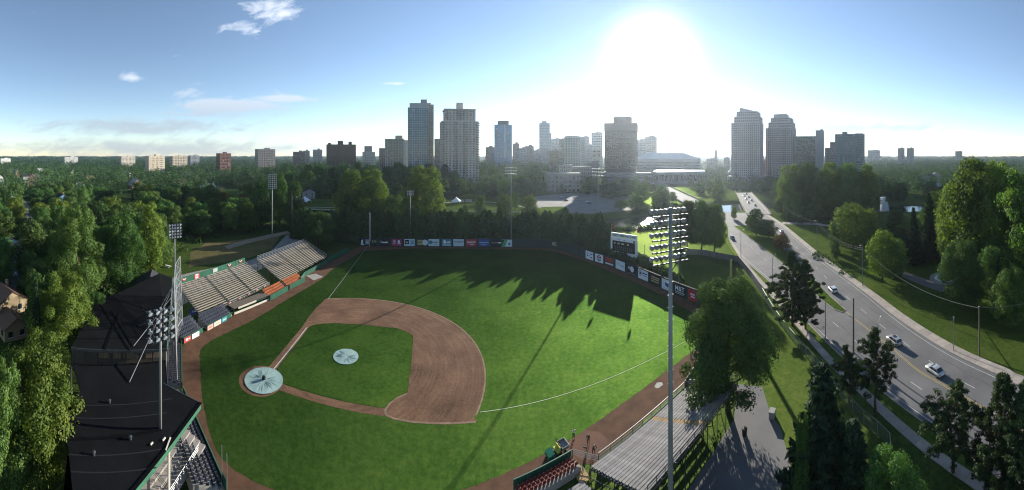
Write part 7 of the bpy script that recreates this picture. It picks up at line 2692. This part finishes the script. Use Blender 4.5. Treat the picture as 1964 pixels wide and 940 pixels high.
for (px, d, w, pk, lab) in [(875, 292, 8, 6.5, 'white peaked marquee on the riverside lawn'), (566, 300, 9, 7.0, 'left pale tent on the dark riverside lawn'), (578, 288, 8, 5.5, 'middle pale tent of the three by the trees'), (585, 296, 8, 6.5, 'right pale tent of the three by the trees')]:
    tent(lab, P(px, d, max(0, gz(P(px, d).x, P(px, d).y))), w, 2.6, pk)
for i, px in enumerate((887, 896, 902)):
    t = thing('picnic_stand', ordinal(i + 1) + ' small pale stand right of the marquee', 'stand', P(px, 300, 0), .2, 'stands by the marquee')
    MB().box((0, 0, 1.0), (2.4, 1.6, .1)).box((0, 0, 2.3), (2.8, 2.0, .1)).build('shelf', M['white'], t)
    for x in (-1.1, 1.1):
        MB().tube([(x, 0, 0), (x, 0, 2.3)], .06, 5).build('post', M['white'], t)
# riverside white railing
for (a, b, lab) in ((P(566, 262), P(650, 255), 'white riverside railing on the left behind the round tree'), (P(870, 252), P(1000, 248), 'pale riverside railing behind the hedge gap')):
    t = thing('riverside_railing', lab, 'railing', a)
    railing(t, [(0, 0, 0), tuple(b - a)], 1.1, 2.5, M['white'], 'rail', r=.07)

# ------------------------------------------------------------------ trees one can name
random.seed(7)
BIG = [
    # kind, px, top, distance, width px, label, variant
    ('bush_near', 72, 640, 43, 195, 'sunlit yellow green tree at the bottom left corner', 0),
    ('bush_near', 10, 690, 40, 120, 'darker leafy tree cut by the left picture edge', 1),
    ('bush_near', 122, 522, 68, 135, 'bushy olive green tree left of the grandstand roof', 0),
    ('bush_near', 150, 393, 92, 118, 'huge lime green tree above the clubhouse', 1),
    ('oak_near', 232, 405, 100, 110, 'tall leafy tree between the lime tree and the backstop', 1),
    ('tall', 288, 385, 118, 62, 'slim yellow tipped tree behind the clubhouse', 1),
    ('oak_near', 195, 430, 105, 90, 'broad tree directly behind the clubhouse roof', 0),
    ('mid', 60, 420, 112, 80, 'dark tree over the left street houses', 1),
    ('spruce', 70, 532, 66, 34, 'small grey spruce below the dark left yard', 0),
    ('bush_near', 185, 560, 78, 60, 'leafy shrub tree at the back corner of the grandstand', 1),
    ('oak_near', 612, 405, 152, 74, 'round dark tree at the end of the far left bleachers', 0),
    ('tall', 536, 330, 205, 40, 'tall tree right behind the left lamp tower', 0),
    ('tall', 565, 345, 190, 42, 'dark tall tree beside the bare wooden pole', 2),
    ('tall', 500, 345, 200, 50, 'dark tree left of the lamp tower by the lane', 2),
    ('great', 672, 322, 222, 70, 'left of the pair of great sunlit trees behind left field', 0),
    ('great', 714, 321, 216, 70, 'right of the pair of great sunlit trees behind left field', 1),
    ('great', 815, 314, 205, 96, 'great lime edged tree behind the left field lamp', 1),
    ('mid', 757, 372, 214, 50, 'lower rounded tree between the great trees', 0),
    ('mid', 923, 374, 240, 28, 'dark egg shaped tree on the riverside lawn', 1),
    ('mid_y', 967, 372, 238, 36, 'pale yellow tree left of the centre lamp tower', 0),
    ('mid_y', 1017, 373, 236, 38, 'pale loose tree right of the centre lamp tower', 1),
    ('mid', 987, 368, 262, 22, 'small round tree behind the centre lamp tower', 0),
    ('mid', 893, 392, 250, 14, 'tiny bush in front of the marquee', 0),
    ('spruce', 1078, 350, 372, 13, 'dark spruce before the stone block', 0),
    ('mid', 1172, 352, 330, 62, 'big hazy tree right of the second lamp tower', 1),
    ('mid', 1205, 342, 345, 46, 'hazy tree below the court house', 0),
    ('mid', 1130, 342, 365, 40, 'hazy dark tree right of the stone block', 1),
    ('mid', 1232, 348, 300, 40, 'tree at the left edge of the left bridge', 0),
    ('mid_y', 1192, 383, 262, 30, 'pale small tree at the parking lot edge', 0),
    ('mid', 1220, 372, 262, 40, 'green hazy tree left of the bright water', 0),
    ('oak_near', 1318, 381, 152, 52, 'left of the dark tree clump right of the scoreboard', 0),
    ('oak_near', 1345, 378, 150, 62, 'middle of the dark tree clump right of the scoreboard', 1),
    ('oak_near', 1370, 388, 147, 56, 'right of the dark tree clump beside the left carriageway', 0),
    ('mid', 1300, 400, 160, 40, 'low dark tree behind the near tower lamps', 1),
    ('oak_near', 1396, 533, 56, 200, 'large near round tree over the right end of the bleachers', 0),
    ('mid', 1450, 400, 178, 46, 'left dark tree on the grassy median', 1),
    ('mid', 1474, 421, 172, 42, 'middle dark tree on the grassy median', 1),
    ('mid_r', 1500, 446, 148, 36, 'reddish brown tree on the median', 0),
    ('pine', 1520, 486, 84, 78, 'tall dark pine on the verge, left of a pair', 2),
    ('pine', 1545, 500, 82, 62, 'tall dark pine on the verge, right of a pair', 2),
    ('pine', 1628, 668, 58, 55, 'short dark pine left of the taller roadside pine', 1),
    ('pine', 1680, 630, 55, 80, 'open crowned pine standing before the silver wagon', 0),
    ('spruce', 1578, 690, 38, 205, 'large dark spruce between path and fence', 0),
    ('spruce', 1640, 800, 36, 160, 'lower dark spruce right of the large one', 1),
    ('bush_near', 1702, 868, 33, 170, 'leafy sunlit tree at the bottom right of the fence', 1),
    ('pine', 1828, 738, 45, 112, 'open pine with bare branches by the sidewalk', 0),
    ('pine', 1925, 720, 41, 120, 'bushy pine at the right edge of the picture bottom', 2),
    ('pine', 1960, 740, 40, 90, 'second pine cut by the right picture edge', 2),
    ('mid', 1540, 790, 36, 40, 'small shrub at the edge of the service path', 0),
    # right park
    ('mid_y', 1635, 389, 152, 96, 'yellow green willow in the middle of the right park', 0),
    ('mid_y', 1668, 398, 160, 50, 'pale tree behind the yellow green willow', 1),
    ('mid', 1600, 425, 148, 26, 'small tree at the left foot of the willow', 1),
    ('mid', 1603, 455, 137, 22, 'young round tree on the lawn by the cables', 1),
    ('mid_y', 1692, 437, 113, 66, 'tall slightly turning tree behind the second lawn lamp', 0),
    ('mid', 1715, 455, 116, 60, 'green tree joined to the turning tree', 0),
    ('mid', 1720, 400, 176, 46, 'dark round tree in front of the fountain', 1),
    ('spruce', 1752, 395, 132, 44, 'left pointed spruce of the dark park group', 0),
    ('spruce', 1782, 366, 138, 58, 'tall pointed spruce of the dark park group', 1),
    ('oak_near', 1800, 362, 150, 70, 'feathery tree behind the dark spruces', 0),
    ('great', 1862, 296, 120, 135, 'left of the two giant sunlit cottonwoods at right', 1),
    ('great', 1910, 303, 116, 105, 'giant sunlit cottonwood in the middle of the right group', 0),
    ('great', 1955, 318, 108, 130, 'giant cottonwood at the right picture edge', 1),
    ('great', 1828, 345, 128, 75, 'cottonwood on the left shoulder of the giants', 0),
    ('oak_near', 1846, 458, 92, 98, 'dark round tree above the plaza', 0),
    ('oak_near', 1938, 508, 82, 92, 'dark round tree near the right edge above the cable', 1),
    ('oak_near', 1900, 470, 100, 70, 'dark tree between the two round park trees', 0),
    ('spruce', 1915, 480, 88, 30, 'narrow dark spruce beside the right round tree', 1),
    # tall row across the right road
    ('great', 1515, 312, 236, 66, 'left end of the tall dark row beyond the right road', 1),
    ('oak_near', 1550, 306, 232, 64, 'second tree of the tall dark row beyond the right road', 1),
    ('great', 1590, 308, 228, 74, 'third tree of the tall dark row beyond the right road', 1),
    ('oak_near', 1628, 306, 224, 66, 'fourth tree of the tall dark row beyond the right road', 1),
    ('great', 1660, 312, 226, 62, 'right end of the tall dark row beyond the right road', 1),
    ('mid', 1500, 375, 240, 44, 'shrubby tree at the foot of the tall dark row', 1),
    ('mid', 1440, 412, 200, 20, 'small tree behind the left median tree', 0),
    ('tall', 1408, 395, 222, 14, 'slim lit sapling between the carriageways', 1),
]
for (k, px, top, d, w, lab, v) in BIG:
    p = P(px, d)
    z = gz(p.x, p.y)
    o = tree(k, (p.x, p.y, z), max(2.5, ZT(top, d) - z), w * d / FPX, lab, 'named trees', v, random.uniform(0, 6.28))

# hedge of cedars behind the outfield wall
hl = smooth_line([P(566, 172), P(640, 166), P(720, 164), P(800, 163), P(900, 162), P(985, 162), P(1060, 160), P(1125, 152), P(1160, 147), P(1205, 138), P(1235, 131)], 6)
spots = along(hl, 2.75)
n = 0
for i, (p, h) in enumerate(spots):
    px = 982 + FPX * math.atan2(p.x, p.y)
    if 872 < px < 879 or 946 < px < 953 or 1180 < px < 1218:
        if px < 1170:
            continue
    ht = random.uniform(14, 17.5) * (1 + .06 * math.sin(i * .9))
    if px < 640:
        ht *= .93
    if px > 1160:
        ht *= .85
    if px > 1174:
        ht = 3.4
    n += 1
    tree('cedar', (p.x + random.uniform(-.5, .5), p.y + random.uniform(-.7, .7), 0), ht, random.uniform(5.2, 7.2), f'{ordinal(n)} dark cedar from the left in the hedge behind the outfield wall', 'cedars in the outfield hedge')
# low trimmed hedge on the wall side, right of centre
hl2 = smooth_line([P(1010, 160), P(1062, 158), P(1100, 150), P(1135, 142.5), P(1180, 132), P(1230, 120.5), P(1275, 111.5), P(1310, 105)], 6)
for i, (p, h) in enumerate(along(hl2, 2.6)):
    tree('cedar', (p.x, p.y, 0), random.uniform(4.6, 6.0), random.uniform(3.0, 3.8), f'{ordinal(i + 1)} low shrub from the left along the back of the right field wall', 'shrubs behind the right field wall', cat='shrub')

# ------------------------------------------------------------------ woods of separate trees
def poly2(pts):
    return [(p.x, p.y) for p in pts]


def inside(x, y, poly):
    c = False
    n = len(poly)
    j = n - 1
    for i in range(n):
        xi, yi = poly[i]
        xj, yj = poly[j]
        if (yi > y) != (yj > y) and x < (xj - xi) * (y - yi) / (yj - yi) + xi:
            c = not c
        j = i
    return c


KEEP_OUT = [poly2(trk), poly2([G(*p) for p in [(270, 590), (300, 520), (362, 478), (440, 455), (560, 436), (612, 441), (600, 480), (480, 540)]]),
            [(-90, 40), (-60, 40), (-60, 120), (-90, 120)], poly2([P(120, 30), P(340, 30), P(340, 100), P(120, 76)]),
            poly2([P(1003, 240), P(1212, 240), P(1235, 300), P(1205, 360), P(1150, 380), P(1085, 380), P(1010, 350)]),
            poly2([P(840, 240), P(1003, 240), P(1003, 300), P(940, 335), P(845, 325)]), poly2([P(556, 240), P(650, 240), P(650, 330), P(566, 338)]),
            poly2([P(420, 300), P(464, 300), P(462, 430), P(420, 430)]), poly2([P(360, 365), P(420, 355), P(422, 470), P(360, 470)]),
            poly2(road_poly), [(130, 180), (185, 160), (265, 285), (225, 300)], [(125, 195), (165, 195), (240, 475), (200, 480)],
            poly2([G(1495, 431), G(1600, 430), G(1720, 480), G(1830, 500), Vector((120, 20, 0)), Vector((110, -40, 0)), Vector((50, -30, 0))]),
            poly2([P(0, 60), P(30, 60), P(62, 140), P(75, 230), P(50, 330), P(30, 330), P(38, 200), P(0, 110)]), poly2([P(1320, 100), P(1440, 100), P(1440, 150), P(1320, 150)]), poly2([P(1240, 100), P(1330, 100), P(1290, 165), P(1240, 165)]), poly2([P(1678, 150), P(1712, 150), P(1712, 275), P(1678, 275)]), poly2([P(1735, 150), P(1765, 150), P(1765, 330), P(1730, 330)])]
for (lab, px, d, tr, w, dp, ev, rg, wl, rf) in HOUSES:
    p = P(px, d)
    r = max(w, dp) * .75 + 1.5
    q = P(px, d - r * 2.2)
    KEEP_OUT.append([(p.x - r, p.y - r), (p.x + r, p.y - r), (p.x + r, p.y + r), (p.x - r, p.y + r)])
    KEEP_OUT.append([(p.x - r * .6, p.y + r * .6), (p.x + r * .6, p.y - r * .6), (q.x + r * .5, q.y - r * .5), (q.x - r * .5, q.y + r * .5)])


def free(x, y, r):
    for k in KEEP_OUT:
        if inside(x, y, k):
            return False
    if river_dist(np.array([x]), np.array([y]))[0] < 24:
        return False
    for (bx, by, br) in BLD:
        if (x - bx) ** 2 + (y - by) ** 2 < (br + r) ** 2:
            return False
    return all((x - a) ** 2 + (y - b) ** 2 > (.62 * (r + c)) ** 2 for a, b, c in TREE_POS)


def wood(pxa, pxb, da, db, count, hts, wds, kinds, phrase, group, seed):
    rng = random.Random(seed)
    got = []
    tries = 0
    while len(got) < count and tries < count * 60:
        tries += 1
        px = rng.uniform(pxa, pxb)
        d = math.sqrt(rng.uniform(da ** 2, db ** 2))
        p = P(px, d)
        w = rng.uniform(*wds)
        if free(p.x, p.y, w / 2):
            got.append((px, p, w, rng.uniform(*hts), rng.choice(kinds), rng.randrange(9)))
            TREE_POS.append((p.x, p.y, w / 2))
    got.sort(key=lambda g: g[0])
    cnt = {}
    for (px, p, w, h, k, v) in got:
        z = gz(p.x, p.y)
        TREE_POS.pop(0) if False else None
        tone = {'mid': 'green broadleaf', 'far': 'leafy', 'mid_y': 'yellow green', 'mid_r': 'russet', 'spruce': 'pointed dark', 'tall': 'tall slim', 'oak_near': 'broad full crowned'}[k]
        cnt[tone] = cnt.get(tone, 0) + 1
        tree(k, (p.x, p.y, z - .1), h, w, f'{ordinal(cnt[tone])} {tone} tree from the left {phrase}', group, v)


wood(-20, 150, 75, 130, 12, (12, 19), (9, 13), ['mid', 'mid', 'oak_near'], 'around the left street houses', 'trees round the street houses', 1)
wood(-30, 330, 105, 210, 36, (13, 19), (12, 18), ['mid', 'mid', 'mid', 'oak_near', 'mid_y', 'tall'], 'in the wood above the grandstand', 'wood above the grandstand', 2)
wood(330, 560, 168, 215, 15, (12, 18), (11, 16), ['mid', 'mid', 'tall', 'oak_near'], 'along the lane past the dry bank', 'trees along the dry bank lane', 3)
wood(-40, 560, 210, 330, 60, (12, 19), (13, 19), ['mid', 'mid', 'far', 'mid', 'mid_y', 'spruce', 'mid_y', 'mid_r'] + ['mid'] * 9, 'in the deep wood on the left', 'deep left wood', 4)
wood(540, 900, 285, 420, 44, (16, 24), (14, 20), ['mid', 'far', 'mid', 'oak_near'], 'on the dark ridge below the left towers', 'ridge trees below the left towers', 5)
wood(880, 1060, 300, 420, 24, (14, 21), (13, 18), ['mid', 'far', 'mid', 'spruce'], 'behind the riverside lawn at centre', 'trees behind the riverside lawn', 6)
wood(1120, 1260, 300, 460, 16, (10, 17), (9, 13), ['mid', 'far'], 'before the court house', 'trees before the court house', 7)
wood(1250, 1500, 215, 470, 36, (7, 14), (8, 13), ['mid', 'far', 'far', 'mid'], 'between and beside the two bridges', 'trees by the bridges', 8)
wood(1480, 1720, 215, 330, 18, (9, 20), (9, 14), ['mid', 'far', 'mid'], 'at the right river bank', 'trees on the right river bank', 9)
wood(1690, 2000, 150, 330, 38, (13, 20), (12, 18), ['mid', 'mid', 'far', 'oak_near', 'mid_y'], 'behind the right park group', 'trees behind the right park', 10)
wood(1700, 1980, 96, 150, 9, (10, 17), (9, 12), ['mid', 'oak_near'], 'in the shade of the right park group', 'trees in the right park shade', 11)

# undergrowth on the river bank and along the left lane: nobody could count it
def scatter_mesh(name, label, cat, pts, size, nper, leaf, m_, seed, flat_=.7):
    rng = np.random.default_rng(seed)
    pts = np.asarray(pts)
    n = len(pts)
    d = sphere_dirs(n * nper, rng)
    d[:, 2] = np.abs(d[:, 2])
    sz = np.repeat(pts[:, 3], nper)[:, None]
    hz = np.repeat(pts[:, 4], nper)[:, None]
    C = np.repeat(pts[:, :3], nper, 0) + d * np.concatenate([sz, sz, hz], 1) * rng.uniform(.75, 1.08, (n * nper, 1))
    N = d + rng.normal(size=d.shape) * .5
    N /= np.linalg.norm(N, axis=1, keepdims=True)
    L_ = np.repeat(pts[:, 5], nper)
    q = leaf_quads(C, N, L_, rng)
    o = mobj(name, np_mesh(name, q, m_, np.clip(np.repeat(rng.uniform(.1, .9, n), nper) + rng.normal(0, .15, n * nper), 0, 1)))
    return props(o, label, cat, kind='stuff')


rng_ = np.random.default_rng(44)
bank = []
for p in smooth_line(RIVER, 30):
    for s in (-1, 1):
        for k in range(3):
            off = rng_.uniform(24, 31) * s
            x, y = p.x + rng_.uniform(-3, 3), p.y + off
            if any(inside(x, y, q) for q in KEEP_OUT):
                continue
            bank.append((x, y, gz(x, y) - .2, rng_.uniform(1.2, 3.0), rng_.uniform(1.0, 3.4), .45))
scatter_mesh('bank_undergrowth', 'dark green undergrowth along both river banks', 'undergrowth', bank, 1, 60, .4, M['leaf_d'], 5)
und = []
for k in range(900):
    px, d = rng_.uniform(-30, 560), rng_.uniform(80, 330)
    p = P(px, d)
    if any(inside(p.x, p.y, q) for q in KEEP_OUT):
        continue
    und.append((p.x, p.y, gz(p.x, p.y) - .2, rng_.uniform(1.5, 3.5), rng_.uniform(1.2, 4.0), .5))
for k in range(500):
    px, d = rng_.uniform(1500, 1990), rng_.uniform(120, 330)
    p = P(px, d)
    if any(inside(p.x, p.y, q) for q in KEEP_OUT) or river_dist(np.array([p.x]), np.array([p.y]))[0] < 24:
        continue
    und.append((p.x, p.y, gz(p.x, p.y) - .2, rng_.uniform(1.5, 3.5), rng_.uniform(1.2, 4.0), .5))
scatter_mesh('wood_undergrowth', 'dark bushy undergrowth between the trunks of the woods', 'undergrowth', und, 1, 60, .5, M['leaf_d'], 6)

# far woods: one mass to the horizon
far_pts = []
rng_ = np.random.default_rng(9)


def far_ring(d0, d1, n, w, h, lf):
    px = rng_.uniform(-160, 2124, n)
    d = np.sqrt(rng_.uniform(d0 ** 2, d1 ** 2, n))
    for a, b in zip(px, d):
        p = P(a, b)
        if b < 800 and any((p.x - bx) ** 2 + (p.y - by) ** 2 < (br + 3) ** 2 for bx, by, br in BLD):
            continue
        if 120 < p.x < 270 and 260 < p.y < 500:
            continue
        if 1160 < a < 1400 and b < 520 and rng_.uniform() < .6:
            continue
        if b < 460 and (any(inside(p.x, p.y, q) for q in KEEP_OUT) or river_dist(np.array([p.x]), np.array([p.y]))[0] < 26):
            continue
        s = rng_.uniform(.6, 1.35)
        z = gz(p.x, p.y) if b < 800 else 0
        ww, hh = w * s * rng_.uniform(.8, 1.2), h * s
        far_pts.append((p.x, p.y, z + hh * .25, ww / 2, hh * .72, lf))


far_ring(325, 470, 700, 13, 16, .85)
far_ring(470, 800, 3200, 14, 17, 1.1)
far_ring(800, 1300, 2600, 22, 17, 1.7)
far_ring(1300, 2200, 2400, 36, 18, 2.8)
far_ring(2200, 5200, 2400, 90, 25, 6.0)
half = np.array(far_pts)
scatter_mesh('far_woods', 'continuous wooded plain stretching to the horizon', 'woods', half[half[:, 5] < 1.0], 1, 150, 1, M['leaf_far'], 7)
bpy.data.objects['far_woods'].name = 'far_woods'
near_far = half[(half[:, 5] >= 1.0) & (half[:, 5] < 1.5)]
scatter_mesh('far_woods', 'wooded suburbs beyond the near woods', 'woods', near_far, 1, 80, 1, M['leaf_far'], 8)
scatter_mesh('far_woods', 'hazy far woods filling the plain up to the horizon', 'woods', half[half[:, 5] >= 1.5], 1, 44, 1, M['leaf_far'], 9)

# ------------------------------------------------------------------ air
hz = MB().box((0, 2350, 82), (11400, 6700, 176)).build('haze', M['white'])
hm = bpy.data.materials.new('haze air')
hm.use_nodes = True
nt = hm.node_tree
for n in list(nt.nodes):
    nt.nodes.remove(n)
ho = nt.nodes.new('ShaderNodeOutputMaterial')
pv = nt.nodes.new('ShaderNodeVolumePrincipled')
pv.inputs['Color'].default_value = (.74, .86, 1.0, 1)
pv.inputs['Density'].default_value = 0.00009
pv.inputs['Anisotropy'].default_value = 0.66
nt.links.new(pv.outputs[0], ho.inputs['Volume'])
hz.data.materials.clear()
hz.data.materials.append(hm)
hz['kind'] = 'stuff'
hz['label'] = 'thin morning haze over the whole valley'
hz['category'] = 'haze'
